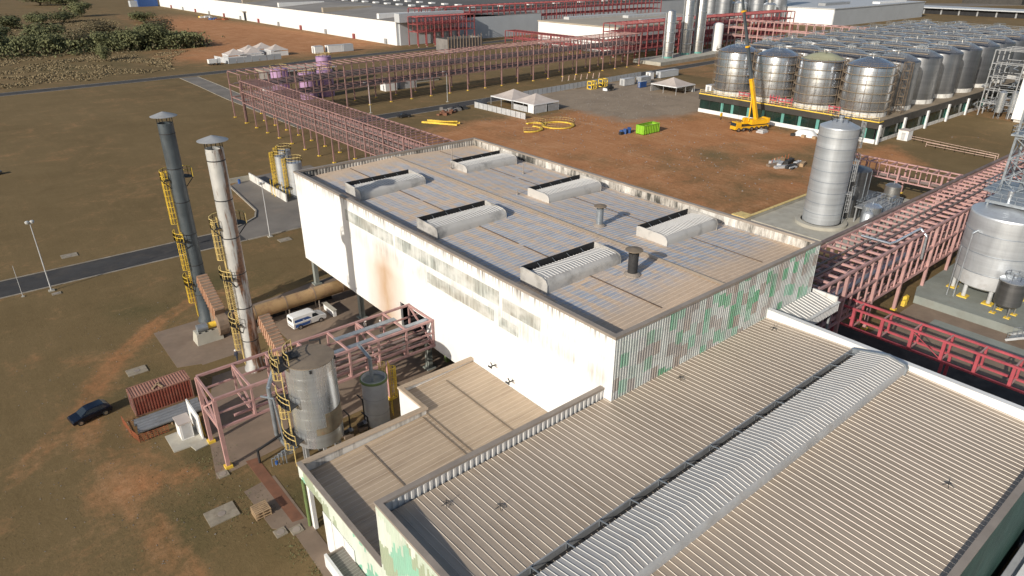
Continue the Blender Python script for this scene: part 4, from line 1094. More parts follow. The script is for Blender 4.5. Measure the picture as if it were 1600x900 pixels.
MB().box(26, 61.0, 8.15, 33.5, 61.7, 8.22).build('cable_tray', MT['galv'], tb)

# ------------------------------------------------------------------ process tanks by the bridge
def big_tank():
    c = (20.0, 53.6); r = 2.28; z0, z1 = 3.2, 12.0
    t = thing('process_tank', 'tall steel tank with brown roof and peeled cladding beside the annexe', 'tank', (c[0], c[1], 0))
    MB().lathe([(0.5, z0 - 0.55), (r * 0.8, z0 - 0.25), (r, z0), (r, z1)], c, 44).build('shell', MT['steel_bright'], t, smooth=40)
    MB().lathe([(r + 0.03, z1), (r + 0.03, z1 + 0.08), (r * 0.5, z1 + 0.14), (0.02, z1 + 0.18)], c, 44).build('roof', MT['aged_deck'], t)
    for i in range(1, 8): MB().lathe([(r + 0.002, z0 + i * 1.1 - .012), (r + .008, z0 + i * 1.1), (r + .002, z0 + i * 1.1 + .012)], c, 44).build('cladding_band', MT['steel_bright'], t, smooth=60)
    # exposed insulation: two bands without cladding
    for a0, a1, za, zb in ((-1.62, -0.15, 5.4, 6.9), (-2.05, -0.25, 4.7, 5.45)):
        n = 14; m = MB()
        for i in range(n):
            q0, q1 = a0 + (a1 - a0) * i / n, a0 + (a1 - a0) * (i + 1) / n
            m.prism([(c[0] + rr * math.cos(q), c[1] + rr * math.sin(q)) for rr, q in ((r + .005, q0), (r + .03, q0), (r + .03, q1), (r + .005, q1))], za, zb)
        m.build('bare_insulation', MT['insul'], t)
    for i in range(6):
        a = i * math.pi / 3 + .3; MB().box(c[0] + 1.8 * math.cos(a) - .15, c[1] + 1.8 * math.sin(a) - .15, 0, c[0] + 1.8 * math.cos(a) + .15, c[1] + 1.8 * math.sin(a) + .15, z0 + .02).build('leg', MT['grey'], t)
    a = math.pi * 0.93
    for za, zb, da in ((0.3, 4.4, -.05), (4.2, 8.3, .1), (8.2, z1 + 1.2, -.05)):
        caged_ladder(MB(), c[0] + (r + .35) * math.cos(a + da), c[1] + (r + .35) * math.sin(a + da), za, zb, a + da).build('caged_ladder', MT['yellow_pale'], t)
    for z, aa in ((4.2, a - .3), (8.2, a - .3), (z1 + .05, a - .5)):
        p = MB(); n = 8
        for i in range(n):
            q0, q1 = aa + 1.0 * i / n, aa + 1.0 * (i + 1) / n
            p.prism([(c[0] + rr * math.cos(q), c[1] + rr * math.sin(q)) for rr, q in ((r + .03, q0), (r + 1.1, q0), (r + 1.1, q1), (r + .03, q1))], z - .08, z)
        pl = p.build('platform', MT['dark'], t)
        rail(MB(), arc_pts(c, r + 1.07, z, aa, aa + 1.0, 6), every=.6).build('handrail', MT['yellow_pale'], pl)
    rail(MB(), arc_pts(c, r - .1, z1 + .1, 1.9, 3.4, 6), every=.8).build('roof_rail', MT['yellow_pale'], t)
    MB().box(c[0] - 1.9, c[1] + .3, z1 + .14, c[0] - .9, c[1] + 1.5, z1 + .34).build('roof_hatch', MT['dark'], t)
    MB().path([(c[0] + 1.0, c[1] + 2.0, 12.5), (c[0] + 1.9, c[1] + 1.6, 12.5), (c[0] + 1.95, c[1] + 1.6, 0.4)], .1, 8).build('overflow_pipe', MT['dark'], t)
    for q, z in ((-1.95, 11.6), (-.55, 11.65)): MB().box(c[0] + (r + .02) * math.cos(q) - .1, c[1] + (r + .02) * math.sin(q) - .1, z, c[0] + (r + .02) * math.cos(q) + .1, c[1] + (r + .02) * math.sin(q) + .1, z + .3).build('lifting_lug', MT['dark'], t)
MT['insul'] = plain('bare_mineral_insulation', (0.20, 0.165, 0.11), 0.95, 0, 0.3, 1.2, (0.26, 0.12, 0.06), 0.5)
big_tank()
c = (27.4, 55.9)
t = thing('open_top_tank', 'short grey round tank with open rim beside tall yellow ladder', 'tank', (*c, 0))
MB().lathe([(1.32, 0), (1.32, 5.6), (1.24, 5.6), (1.24, 5.2)], c, 32).build('shell', MT['grey_light'], t, smooth=40)
MB().lathe([(1.23, 5.2), (0.02, 5.25)], c, 32).build('roof', MT['conc_grey'], t)
MB().lathe([(1.33, 5.35), (1.46, 5.35), (1.46, 5.6), (1.33, 5.62)], c, 32).build('rim', MT['green_col'], t)
for z in (1.6, 3.4): MB().lathe([(1.322, z - .03), (1.345, z), (1.322, z + .03)], c, 32).build('seam', MT['grey'], t)
caged_ladder(MB(), c[0] + 1.72, c[1] - .25, 0.2, 6.9, -0.2).build('caged_ladder', MT['yellow'], t)
caged_ladder(MB(), c[0] + 1.35, c[1] + .85, 0.2, 6.2, .6).build('caged_ladder', MT['yellow_pale'], t)
MB().path([(c[0] - .2, c[1], 5.25), (c[0] - .2, c[1], 8.0), (c[0] - .1, 58.4, 8.4)], .2, 10).build('feed_pipe', MT['galv'], t, smooth=40)
# small pipework and pumps between the tanks
for i, (x, y) in enumerate(((23.6, 55.4), (24.6, 53.2), (25.4, 55.6), (23.2, 57.3))):
    t = thing('process_pump', ['dark pump set between the two tanks, nearest the tall tank', 'dark pump set closest to the annexe roof edge', 'dark pump set beside the open top tank', 'dark pump set below the truss bridge'][i], 'pump', (x, y, 0), 'pumps between the tanks')
    MB().box(x - .5, y - .3, 0.02, x + .5, y + .3, .35).build('base_frame', MT['concrete'], t)
    MB().tube((x - .5, y, .7), (x + .1, y, .7), .26, 12).build('motor', MT['dark'], t, smooth=40)
    MB().lathe([(.05, .36), (.32, .4), (.36, .8), (.2, 1.0), (.08, 1.05)], (x + .35, y), 14).build('volute', MT['steel_dark'], t, smooth=40)
    MB().path([(x + .35, y, 1), (x + .35, y, 2.6 + i * .5), (x + .35, y + 1.2, 2.6 + i * .5)], .08, 8).build('riser', MT['dark'], t)
MB_ = MB()
for i in range(5):
    MB_.path([(15.6 + i * .32, 55.6 - i * .1, .3), (15.6 + i * .32, 55.6 - i * .1, 1.2 + .2 * i), (17.6 + i * .3, 55.2, 1.2 + .2 * i)], .06, 6)
t = thing('drain_pipework', 'small grey valves and pipes at foot of the tall steel tank', 'pipework', (16.5, 55.4, 0))
MB_.build('pipe', MT['galv'], t)
MB().tube((15.9, 55.2, .7), (15.9, 55.2, 1.0), .16, 10).build('valve', MT['blue'], t)
MB().path([(14.9, 57.2, .1), (14.9, 57.2, 1.6), (18.5, 57.5, 2.4), (18.5, 57.5, 4.4)], .13, 8).build('pipe', MT['dark'], t)
MB().path([(16.4, 58.2, 6.8), (17.4, 57.6, 6.4), (17.6, 57.2, 1.6)], .12, 8).build('pipe', MT['galv'], t)
t = thing('grey_duct_pipe', 'grey bent pipe dropping from the truss bridge in front of white chimney', 'pipe', (17.5, 60, 0))
MB().path([(20.4, 60.5, 9.0), (18.3, 59.0, 8.6), (17.2, 57.9, 7.6), (17.2, 57.9, 2.0), (17.9, 57.0, .4)], .22, 10).build('bent_pipe', MT['galv'], t, smooth=40)

# ------------------------------------------------------------------ parked van
def wheel(t, x, y, z, r, w, ang):
    ux, uy = -math.sin(ang), math.cos(ang)
    wh = MB().tube((x - ux * w / 2, y - uy * w / 2, z), (x + ux * w / 2, y + uy * w / 2, z), r, 18).build('wheel', MT['rubber'], t, smooth=40)
    MB().tube((x - ux * (w / 2 + .015), y - uy * (w / 2 + .015), z), (x + ux * (w / 2 + .015), y + uy * (w / 2 + .015), z), r * .62, 14).build('rim', MT['chrome'], wh, smooth=40)

def vehicle(name, label, cat, loc, ang, side, width, body_mat, glass_quads, roof_mat=None, wheels=(0, 0), wr=.31, extras=None):
    """side: closed outline (x along the car, z); lower body full width, glasshouse narrower"""
    t = thing(name, label, cat, (loc[0], loc[1], 0))
    ca, sa = math.cos(ang), math.sin(ang)
    def P(u, v, z): return (loc[0] + ca * u - sa * v, loc[1] + sa * u + ca * v, z)
    low, high, narrow = side
    def hull(nm, outline, hw_of, mat):
        m = MB(); k = len(outline)
        v = [P(u, -hw_of(z), z) for u, z in outline] + [P(u, hw_of(z), z) for u, z in outline]
        m.add(v, [tuple(range(k)), tuple(range(2 * k - 1, k - 1, -1))] + [(i, k + i, k + (i + 1) % k, (i + 1) % k) for i in range(k)])
        o = m.build(nm, mat, t)
        bv = o.modifiers.new('bevel', 'BEVEL'); bv.width = 0.05; bv.segments = 2; bv.limit_method = 'ANGLE'; bv.angle_limit = rad(35)
        o.data.polygons.foreach_set('use_smooth', [True] * len(o.data.polygons))
        o.data.set_sharp_from_angle(angle=rad(40))
        return o
    hull('body', low, lambda z: width / 2 - (0.06 if z < .35 else 0), body_mat)
    zlo = min(z for u, z in high); zhi = max(z for u, z in high)
    hull('cabin', high, lambda z: width / 2 - .03 - narrow * (z - zlo) / (zhi - zlo), roof_mat or body_mat)
    for nm, pts in glass_quads:
        MB().add([P(*q) for q in pts], [(0, 1, 2, 3)], ).build(nm, MT['car_glass'], t)
    for u in wheels:
        for v in (-1, 1):
            x, y, _ = P(u, v * (width / 2 - .1), 0); wheel(t, x, y, wr, wr, .22, ang)
    return t, P

def side_quad(u0, u1, u2, u3, z0, z1, hw0, hw1, s):
    q = [(u0, s * hw0, z0), (u1, s * hw0, z0), (u2, s * hw1, z1), (u3, s * hw1, z1)]
    return q if s < 0 else q[::-1]

VA = rad(4)
van, P = vehicle('parked_van', 'white panel van with blue rear side print by the ochre duct', 'van', (31.0, 81.5), VA,
    ([(-2.45, .3), (2.3, .3), (2.45, .55), (2.42, .95), (1.55, 1.15), (-2.45, 1.15)], [(-2.45, 1.15), (1.6, 1.15), (.95, 1.78), (.6, 1.92), (-2.3, 1.95), (-2.45, 1.8)], .14), 1.9, MT['white'],
    [('windscreen', [(1.56, -.74, 1.2), (1.56, .74, 1.2), (1.02, .68, 1.74), (1.02, -.68, 1.74)]),
     ('side_window', side_quad(.35, 1.35, .92, .42, 1.2, 1.7, .925, .855, -1)), ('side_window', side_quad(.35, 1.35, .92, .42, 1.2, 1.7, .925, .855, 1)),
     ('rear_window', [(-2.458, .6, 1.25), (-2.458, -.6, 1.25), (-2.458, -.6, 1.7), (-2.458, .6, 1.7)])], wheels=(-1.5, 1.55), wr=.34)
for s in (-1, 1):
    q = [(-2.2, s * .957, .45), (-.15, s * .957, .45), (.2, s * .935, 1.2), (-.25, s * .895, 1.55), (-2.2, s * .895, 1.55)]
    MB().add([P(*a) for a in (q if s < 0 else q[::-1])], [(0, 1, 2, 3, 4)]).build('side_print', MT['van_blue'], van)
    lg = MB()
    for i, a in enumerate([k * math.pi / 3 for k in range(6)]):
        lg.add([P(-.95 + .14 * math.cos(b) * f, s * (.963 - .012), 1.28 + .14 * math.sin(b) * f) for b, f in ((a, 1), (a + .55, 1), (a + .55, .25), (a, .25))][:: (1 if s < 0 else -1)], [(0, 1, 2, 3)])
    o = lg.build('logo', MT['white'], van); 
    tx = MB()
    for i in range(9): tx.add([P(-1.35 + i * .1, s * .961, .86), P(-1.28 + i * .1, s * .961, .86), P(-1.28 + i * .1, s * .961, .95 + .03 * (i % 2)), P(-1.35 + i * .1, s * .961, .95 + .03 * (i % 2))][:: (1 if s < 0 else -1)], [(0, 1, 2, 3)])
    tx.build('side_lettering', MT['white'], van)
    MB().add([P(2.43, s * .55, .72), P(2.43, s * .85, .72), P(2.4, s * .85, .95), P(2.4, s * .55, .95)][:: (1 if s > 0 else -1)], [(0, 1, 2, 3)]).build('headlight', MT['chrome'], van)
MB().add([P(-2.458, .8, .5), P(-2.458, -.8, .5), P(-2.458, -.8, .68), P(-2.458, .8, .68)], [(0, 1, 2, 3)]).build('rear_bumper', MT['grey'], van)

# ------------------------------------------------------------------ parked car
CA = rad(190)
car, P = vehicle('parked_car', 'dark navy hatchback parked on the grass by the red container', 'car', (3.6, 76.4), CA,
    ([(-1.95, .28), (1.95, .28), (2.03, .5), (1.95, .74), (1.1, .9), (-1.85, .95), (-2.02, .75)], [(-1.85, .93), (1.12, .9), (.35, 1.38), (-.1, 1.45), (-1.3, 1.42), (-1.75, 1.12)], .2), 1.72, MT['navy'],
    [('windscreen', [(1.08, -.68, .95), (1.08, .68, .95), (.4, .6, 1.37), (.4, -.6, 1.37)]),
     ('rear_window', [(-1.78, .6, 1.12), (-1.78, -.6, 1.12), (-1.36, -.56, 1.4), (-1.36, .56, 1.4)]),
     ('side_window', side_quad(-1.5, .85, .25, -1.2, .98, 1.36, .822, .672, -1)), ('side_window', side_quad(-1.5, .85, .25, -1.2, .98, 1.36, .822, .672, 1))], wheels=(-1.25, 1.25), wr=.31)
for s in (-1, 1):
    MB().add([P(1.98, s * .45, .58), P(1.98, s * .8, .58), P(1.9, s * .8, .76), P(1.9, s * .45, .76)][:: (1 if s > 0 else -1)], [(0, 1, 2, 3)]).build('headlight', MT['chrome'], car)
    MB().add([P(-2.0, s * .5, .72), P(-2.0, s * .82, .72), P(-1.9, s * .82, .92), P(-1.9, s * .5, .92)][:: (-1 if s > 0 else 1)], [(0, 1, 2, 3)]).build('tail_light', MT['red'], car)

# ------------------------------------------------------------------ shipping container and pipes beside it
def shipping_container(x0, y0, x1, y1, h, label):
    t = thing('shipping_container', label, 'container', (x0, y0, 0))
    clad(t, 'side_panel', 'X', x0 + .12, x1 - .12, y0 + .06, .15, h - .08, .57, 2, .05, -1, MT['container'])
    clad(t, 'side_panel', 'X', x0 + .12, x1 - .12, y1 - .06, .15, h - .08, .57, 2, .05, 1, MT['container'])
    MB().box(x0 + .1, y0 + .09, .12, x1 - .1, y1 - .09, h - .12).build('box_core', MT['container'], t)
    n = 20; w = (x1 - x0 - .24) / n
    me = sheet_mesh('roof_panel', 'Y', y0 + .08, y1 - .08, h - .07, h - .07, w, MT['container_top'], .04, .16, .1)
    for i in range(n): inst(me, 'roof_panel', t, (x0 + .12 + i * w, 0, 0))
    f = MB()
    for x in (x0 + .06, x1 - .06):
        for y in (y0 + .06, y1 - .06): f.beam((x, y, 0), (x, y, h), .13)
    for z in (.08, h - .06):
        f.beam((x0, y0 + .06, z), (x1, y0 + .06, z), .12).beam((x0, y1 - .06, z), (x1, y1 - .06, z), .12).beam((x0 + .06, y0, z), (x0 + .06, y1, z), .12).beam((x1 - .06, y0, z), (x1 - .06, y1, z), .12)
    f.build('corner_frame', MT['container_top'], t)
    for s in (0, 1):
        ym = y0 + .12 + s * (y1 - y0 - .24) / 2
        dr = MB().box(x0 + .02, ym + .02, .2, x0 + .08, ym + (y1 - y0 - .24) / 2 - .02, h - .15).build('door', MT['container'], t)
        MB().beam((x0 - .01, ym + .5, .25), (x0 - .01, ym + .5, h - .2), .05).build('lock_bar', MT['galv'], dr)
    return t
shipping_container(7.4, 73.2, 13.5, 75.7, 2.5, 'rust red corrugated shipping container beside navy car')
for i, (a, b) in enumerate((((9.6, 73.6), (10.5, 74.6)), ((10.3, 74.4), (10.6, 73.3)))):
    tag(MB().beam((*a, 2.56), (*b, 2.56), .22, .06).build('loose_plank', MT['wood']), ['longer timber plank lying askew on the red container roof', 'shorter timber plank lying across the red container roof'][i], 'plank', 'planks on the container')
for i in range(5):
    yy = 69.75 + i * .52; z = .42 + (.02 * (i % 2))
    m = MB().lathe([(0.26, 0), (0.26, 6.6), (.22, 6.6), (.22, 6.1)], (0, 0), 14)
    o = m.build('stacked_pipe', MT['pipe_grey'], smooth=40)
    o.rotation_euler = (0, rad(90), 0); o.location = (6.8 + .1 * (i % 3), yy, z)
    tag(o, ['first', 'second', 'third', 'fourth', 'fifth'][i] + ' grey pipe counted from the cabin side, on timber bearers', 'pipe', 'grey pipes stacked beside the container')
    WLOC[o.name] = Vector(o.location)
t = thing('pipe_bearer', 'low timber bearers under the stack of grey pipes', 'bearers', (7, 69, 0))
for x in (7.6, 10, 12.4): MB().box(x, 69.3, 0.01, x + .12, 72.3, .15).build('bearer', MT['wood'], t)
t = thing('mesh_barrier', 'sagging orange mesh barrier at the end of the grey pipes', 'barrier', (6.3, 70, 0))
for a, b in (((6.0, 73.0), (6.2, 69.8)), ((6.2, 69.8), (6.6, 68.2)), ((6.6, 68.2), (9.4, 68.3))):
    m = MB()
    for z in (.25, .5, .75, .95): m.beam((*a, z), (*b, z - .1), .05)
    for i in range(9):
        p = Vector((*a, 0)).lerp(Vector((*b, 0)), i / 8); m.beam(p, p + Vector((0, 0, .95)), .04)
    m.build('mesh_panel', MT['orange'], t)
t = thing('white_cabinet', 'small white utility cabinet on concrete pad near the container', 'cabinet', (10.3, 66, 0))
MB().box(10.0, 65.6, .12, 11.2, 67.3, 2.05).build('cabinet_body', MT['white'], t)
MB().box(9.9, 65.5, 2.05, 11.3, 67.4, 2.15).build('cabinet_roof', MT['tent'], t)
MB().box(10.2, 65.57, .3, 11.0, 65.6, 1.9).build('door', MT['grey_light'], t)
t = thing('white_board', 'tall white board standing between cabinet and truss leg', 'board', (12, 66.5, 0))
MB().box(11.72, 64.6, .12, 11.86, 68.7, 2.9).build('board_panel', MT['white'], t)
MB().box(11.64, 65.5, .35, 11.72, 66.6, 1.7).build('sign_plate', MT['grey_light'], t)
for y in (65, 68.2): MB().beam((11.95, y, .05), (11.95, y, 2.8), .1).beam((11.95, y, 2), (12.1, y - .1, .1), .07).build('support', MT['yellow'], t)

# ------------------------------------------------------------------ small things on the grass
MT['cover_conc'] = plain('stained_cover_concrete', (0.30, 0.26, 0.20), 0.9, 0, 0.25, 1.2, (0.17, 0.13, 0.09), 0.7)
def manhole(x, y, sx, sy, label, ang=0.0):
    t = thing('inspection_cover', label, 'manhole', (x, y, 0), 'inspection covers in the grass')
    u = (math.cos(ang), math.sin(ang))
    MB().obox((x, y), u, sx / 2, sy / 2, -.1, .1).build('concrete_frame', MT['cover_conc'], t)
    MB().lathe([(.34, .1), (.34, .125)], (x, y), 16, False, True).build('lid', MT['coping'], t)
manhole(9.8, 83.3, 2.2, 1.7, 'square concrete inspection cover behind the red container')
manhole(9.6, 52.6, 2.6, 2.1, 'largest concrete inspection cover, near the timber pallet')
manhole(10.2, 129.6, 2.4, 1.8, 'concrete inspection cover beyond the near road')
manhole(11.5, 57.9, 1.0, 1.0, 'small square inspection cover by the bridge leg')
manhole(12.8, 47.1, 1.0, 1.0, 'round lidded cover left of its twin beside the paver path')
manhole(14.0, 46.5, 1.0, 1.0, 'round lidded cover right of its twin beside the annexe column')
manhole(41.2, 113.4, 2.2, 1.6, 'concrete cover at the foot of the lamp post by the paved yard')
manhole(6.0, 114.2, 1.2, .9, 'small concrete cover beside the lamp post on the left road')
t = thing('timber_pallet', 'stacked timber pallets on the grass beside paver path', 'pallet', (12.4, 50.4, 0))
for k in range(3):
    for i in range(6): MB().box(11.7, 49.7 + i * .24, .13 + k * .3, 13.1, 49.86 + i * .24, .17 + k * .3).build('top_board', MT['wood'], t)
    for x in (11.7, 12.34, 12.98): MB().box(x, 49.7, .0 + k * .3 + .02, x + .12, 51.06, .13 + k * .3).build('bearer', MT['wood'], t)

def lamp_post(x, y, h, label, double=True):
    t = thing('lamp_post', label, 'lamp post', (x, y, 0), 'slim lamp posts')
    MB().tube((x, y, 0), (x, y, h), .11, 10, .06).build('pole', MT['grey_light'], t, smooth=40)
    MB().box(x - .4, y - .4, -.1, x + .4, y + .4, .15).build('footing', MT['concrete_pale'], t)
    if double:
        for s in (-1, 1): MB().lathe([(.1, h - .05), (.26, h + .05), (.3, h + .3), (.16, h + .42)], (x + s * .3, y), 12, True, True).build('lamp_head', MT['lamp'], t)
        MB().beam((x - .35, y, h), (x + .35, y, h), .08).build('bracket', MT['grey_light'], t)
    else:
        MB().path([(x, y, h), (x - .3, y - .1, h + .4), (x - 1.3, y - .3, h + .5)], .05, 6).build('bracket', MT['grey_light'], t)
        MB().box(x - 1.9, y - .5, h + .42, x - 1.2, y - .2, h + .55).build('lamp_head', MT['lamp'], t)
lamp_post(5.6, 115.8, 10.8, 'slim pale lamp post standing alone beside the left road')
lamp_post(39.8, 116.6, 9.8, 'slim pale lamp post at the edge of paved yard by the hall')
t = thing('marker_pole', 'short thin bare pole at the far left beside the road', 'pole', (2.0, 116.2, 0))
MB().tube((2.0, 116.2, 0), (2.0, 116.2, 5.0), .05, 8, .03).build('pole', MT['grey_light'], t)
MB().box(1.8, 116.0, -.1, 2.2, 116.4, .1).build('footing', MT['concrete_pale'], t)
lamp_post(108.5, 203.5, 9.4, 'curved arm lamp post in front of the lilac tanks', False)
lamp_post(139.0, 203.6, 10, 'curved arm lamp post beside the yard tents', False)

# ------------------------------------------------------------------ bund with small tank group at the hall's far left corner
t = thing('bund_wall', 'low white bund wall angled across the paved yard', 'wall', (50.3, 133, 0))
for i in range(5): MB().box(50.0, 133.4 + i * 4.1, 0, 50.25, 137.46 + i * 4.1, 1.7).build('wall_panel', MT['white_dirty'], t)
for i in range(3): MB().box(50.3 - (i + 1) * 2.1, 153.9, 0, 50.3 - i * 2.1 - .04, 154.15, 1.1).build('wall_panel', MT['concrete_pale'], t)
tag(MB().lathe([(.3, .034), (.32, .3), (.3, .33), (.32, .62), (.3, .65), (.31, .95), (.27, .96), (.02, .95)], (47.3, 152.7), 14, True).build('plastic_drum', MT['blue']), 'small blue drum in the corner of the bund', 'drum')
for i, (x, y, r, h) in enumerate(((53.6, 135.5, 1.5, 7.4), (52.2, 139.2, 1.1, 8.2), (54.6, 142.5, 1.3, 8.4))):
    t = thing('chemical_tank', ['grey chemical tank nearest the hall corner with yellow rail', 'slim grey chemical tank with yellow caged ladder by the bund', 'grey chemical tank farthest from the hall with yellow top rail'][i], 'tank', (x, y, 0), 'small tanks behind the bund wall')
    MB().lathe([(r, 0), (r, h), (r * .3, h + .25), (.02, h + .3)], (x, y), 24).build('shell', MT['steel_dull'], t, smooth=40)
    rail(MB(), arc_pts((x, y), r + .1, h + .02, 0, 2 * math.pi, 14), every=.7).build('handrail', MT['yellow_pale'], t)
    caged_ladder(MB(), x - r - .3, y + .2, .2, h + 1.1, math.pi).build('caged_ladder', MT['yellow'], t)
    MB().box(x - r - 1.5, y - .9, 2.4, x - r - .02, y + .9, 2.5).build('platform', MT['dark'], t)
    for dx, dy in ((-1.4, -.8), (-1.4, .8)): MB().beam((x - r + dx, y + dy, 0), (x - r + dx, y + dy, 3.5), .1).build('post', MT['yellow'], t)
# ------------------------------------------------------------------ pipe racks
def rack(name, label, axis, a0, a1, b0, b1, levels, bay, sub, mat, pipes=True, slope=0.0, w=0.26, foot='yellow', cat='pipe rack', nopost=(), diag=False, top_ext=0.0, dense=True, pipe_mat='pink_dark'):
    """steel rack running along axis from a0 to a1, b0..b1 across; slope shifts it sideways with length"""
    def Q(a, b, z):
        b = b + slope * (a - a0)
        return (a, b, z) if axis == 'X' else (b, a, z)
    t = thing(name, label, cat, Q(a0, b0, 0))
    zt = levels[-1]
    nb = max(1, round((a1 - a0) / bay)); bs = (a1 - a0) / nb
    ns = max(1, round(bs / sub))
    post = MB().beam((0, 0, 0.05), (0, 0, zt - w / 2), w * 1.15).mesh('post', mat)
    ft = MB().box(-.34, -.34, 0, .34, .34, .24).mesh('post_foot', MT[foot])
    hang = MB().beam((0, 0, levels[0] + w / 2), (0, 0, zt - w / 2), w * .6).mesh('hanger', mat)
    rot = 0 if axis == 'X' else math.pi / 2
    cb = MB().beam((0, w / 2, 0), (0, (b1 - b0) - w / 2, 0), w * .8).mesh('crossbeam', mat)
    if axis == 'Y': cb = MB().beam((w / 2, 0, 0), ((b1 - b0) - w / 2, 0, 0), w * .8).mesh('crossbeam', mat)
    for i in range(nb + 1):
        a = a0 + i * bs
        if i not in nopost:
            for b in (b0, b1):
                inst(post, 'post', t, Q(a, b, 0)); inst(ft, 'post_foot', t, Q(a, b, 0.0))
        for j in range(ns if i < nb else 1):
            aa = a + j * bs / ns
            for z in levels:
                inst(cb, 'crossbeam', t, Q(aa, b0, z))
            if j and dense:
                for b in (b0, b1): inst(hang, 'hanger', t, Q(aa, b, 0))
    for z in levels:
        for b in (b0, b1):
            MB().beam(Q(a0, b, z), Q(a1, b, z), w * .82).build('long_beam', mat, t)
    if diag:
        for i in range(nb):
            for b in (b0, b1):
                MB().beam(Q(a0 + i * bs + .2, b, levels[0] + .2), Q(a0 + (i + .5) * bs, b, zt - .2), w * .35).beam(Q(a0 + (i + .5) * bs, b, zt - .2), Q(a0 + (i + 1) * bs - .2, b, levels[0] + .2), w * .35).build('diagonal', mat, t)
    if pipes:
        rnd = random.Random(name + label)
        for z in levels[:-1]:
            k = max(3, int((b1 - b0) / .55))
            for i in range(k):
                if rnd.random() < .25: continue
                r = rnd.choice((.08, .12, .16, .22)); b = b0 + .5 + (b1 - b0 - 1) * i / (k - 1)
                s, e = a0 + rnd.random() * 8, a1 - rnd.random() * 8
                MB().tube(Q(s, b, z + w * .4 + r), Q(e, b, z + w * .4 + r), r, 7).build('pipe', MT[pipe_mat] if rnd.random() < .7 else mat, t, smooth=40)
    return t
rack('pipe_rack', 'long faded pink pipe rack running back from behind the hall roof', 'Y', 96, 214, 71.5, 77.2, (6.2, 9.4, 12.6), 8.5, 2.1, MT['pink_old'])
rack('pipe_rack', 'long faded pink pipe rack crossing behind the yard tents', 'X', 72, 262, 214.2, 225, (6.4, 10.2, 14.2), 8.7, 2.9, MT['pink_old'], slope=0.042, w=.3)
rack('pipe_rack', 'dense dull red pipe rack beyond the white windowless building', 'X', 236, 460, 372, 384, (7, 11, 15, 19), 9.5, 4.7, MT['farred'], w=.45, foot='concrete_pale', pipe_mat='farred')
rack('pipe_rack', 'dull red rack stub beside the far white wall end', 'X', 222, 262, 352, 362, (8, 12, 16), 6, 3, MT['farred'], w=.42, foot='concrete_pale', pipe_mat='farred')
rack('pipe_rack', 'dense red rack behind the three steel columns', 'X', 266, 420, 236, 250, (5, 9, 13, 17), 8.6, 4.3, MT['farred'], w=.4, foot='concrete_pale', pipe_mat='farred')
rack('pipe_rack', 'low red rack along the white building foot', 'Y', 252, 330, 268, 276, (4, 8), 8, 2.7, MT['farred'], w=.36, foot='concrete_pale', pipe_mat='farred')
rack('pipe_rack', 'pink rack with galvanised pipes in front of the silos', 'Y', 150, 240, 345, 352, (8, 12, 16), 9, 4.5, MT['pink'], w=.4, pipes=True)
rack('pipe_rack', 'wide pink rack leading right from the hall past the tall tank', 'X', 70.6, 168, 32.0, 38.4, (4.2, 7.4, 10.8), 8.6, 2.15, MT['pink'], w=.34, diag=False)
rack('pipe_rack', 'short low pink rack behind the tall steel tank', 'Y', 38.8, 72, 150.5, 154, (3.4, 6.3), 8.3, 2.1, MT['pink'], w=.3)
# dark gutter pipes along the top of the wide pink rack
for i, (y, z, r) in enumerate(((38.75, 11.2, .28), (35.4, 11.1, .14), (34.0, 11.1, .16))):
    tag(MB().tube((70.8, y, z), (166, y, z), r, 10).build('rack_pipe', MT['pink_dark'], smooth=40), ['thick brown pipe along the far top edge of the wide pink rack', 'thin brown pipe along the middle of the wide pink rack', 'thin brown pipe nearest the front of the wide pink rack'][i], 'pipe', 'pipes on top of the wide rack')
tag(MB().box(72.5, 32.4, 7.65, 100, 33.6, 7.72).build('cable_tray', MT['galv']), 'grey cable tray inside the near end of the wide pink rack', 'cable tray')
t = thing('silver_pipe', 'shiny insulated pipe looping over the wide pink rack', 'pipe', (92, 35, 11))
MB().path([(92, 36.6, 11.25), (92, 32.8, 11.25), (93.2, 32.6, 11.25), (101, 32.6, 11.25), (101, 31.6, 10.4), (101, 31.5, 7)], .17, 10).build('pipe_run', MT['steel_bright'], t, smooth=40)

# red box truss bridging the dark apron
rt = thing('red_box_truss', 'bright red box truss over dark apron right of the warehouse', 'truss', (80.4, 12, 0))
RX0, RX1, RZ0, RZ1, RY0, RY1 = 80.3, 82.7, 3.7, 6.2, -4.0, 34.3
for x in (RX0, RX1):
    for z in (RZ0, RZ1): MB().beam((x, RY0, z), (x, RY1, z), .24).build('chord', MT['red'], rt)
nr = 11
for i in range(nr + 1):
    y = RY1 - .2 - (RY1 - RY0 - .4) * i / nr
    for x in (RX0, RX1): MB().beam((x, y, RZ0 + .1), (x, y, RZ1 - .1), .34 if x == RX0 else .24).build('vertical', MT['red'], rt)
    [MB().beam((RX0 + .1, y, z), (RX1 - .1, y, z), .16).build('crossbeam', MT['pink'], rt) for z in (RZ0, RZ1)]
    if i < nr and i % 4 == 3:
        y2 = RY1 - .2 - (RY1 - RY0 - .4) * (i + 1) / nr
        MB().beam((RX0, y, RZ1 - .2), (RX0, y2, RZ0 + .2), .08).build('diagonal', MT['red'], rt)
for y in (33.8, 20, 6): 
    for x in (RX0, RX1): MB().beam((x, y, 0), (x, y, RZ0 - .1), .3).build('leg', MT['red'], rt)

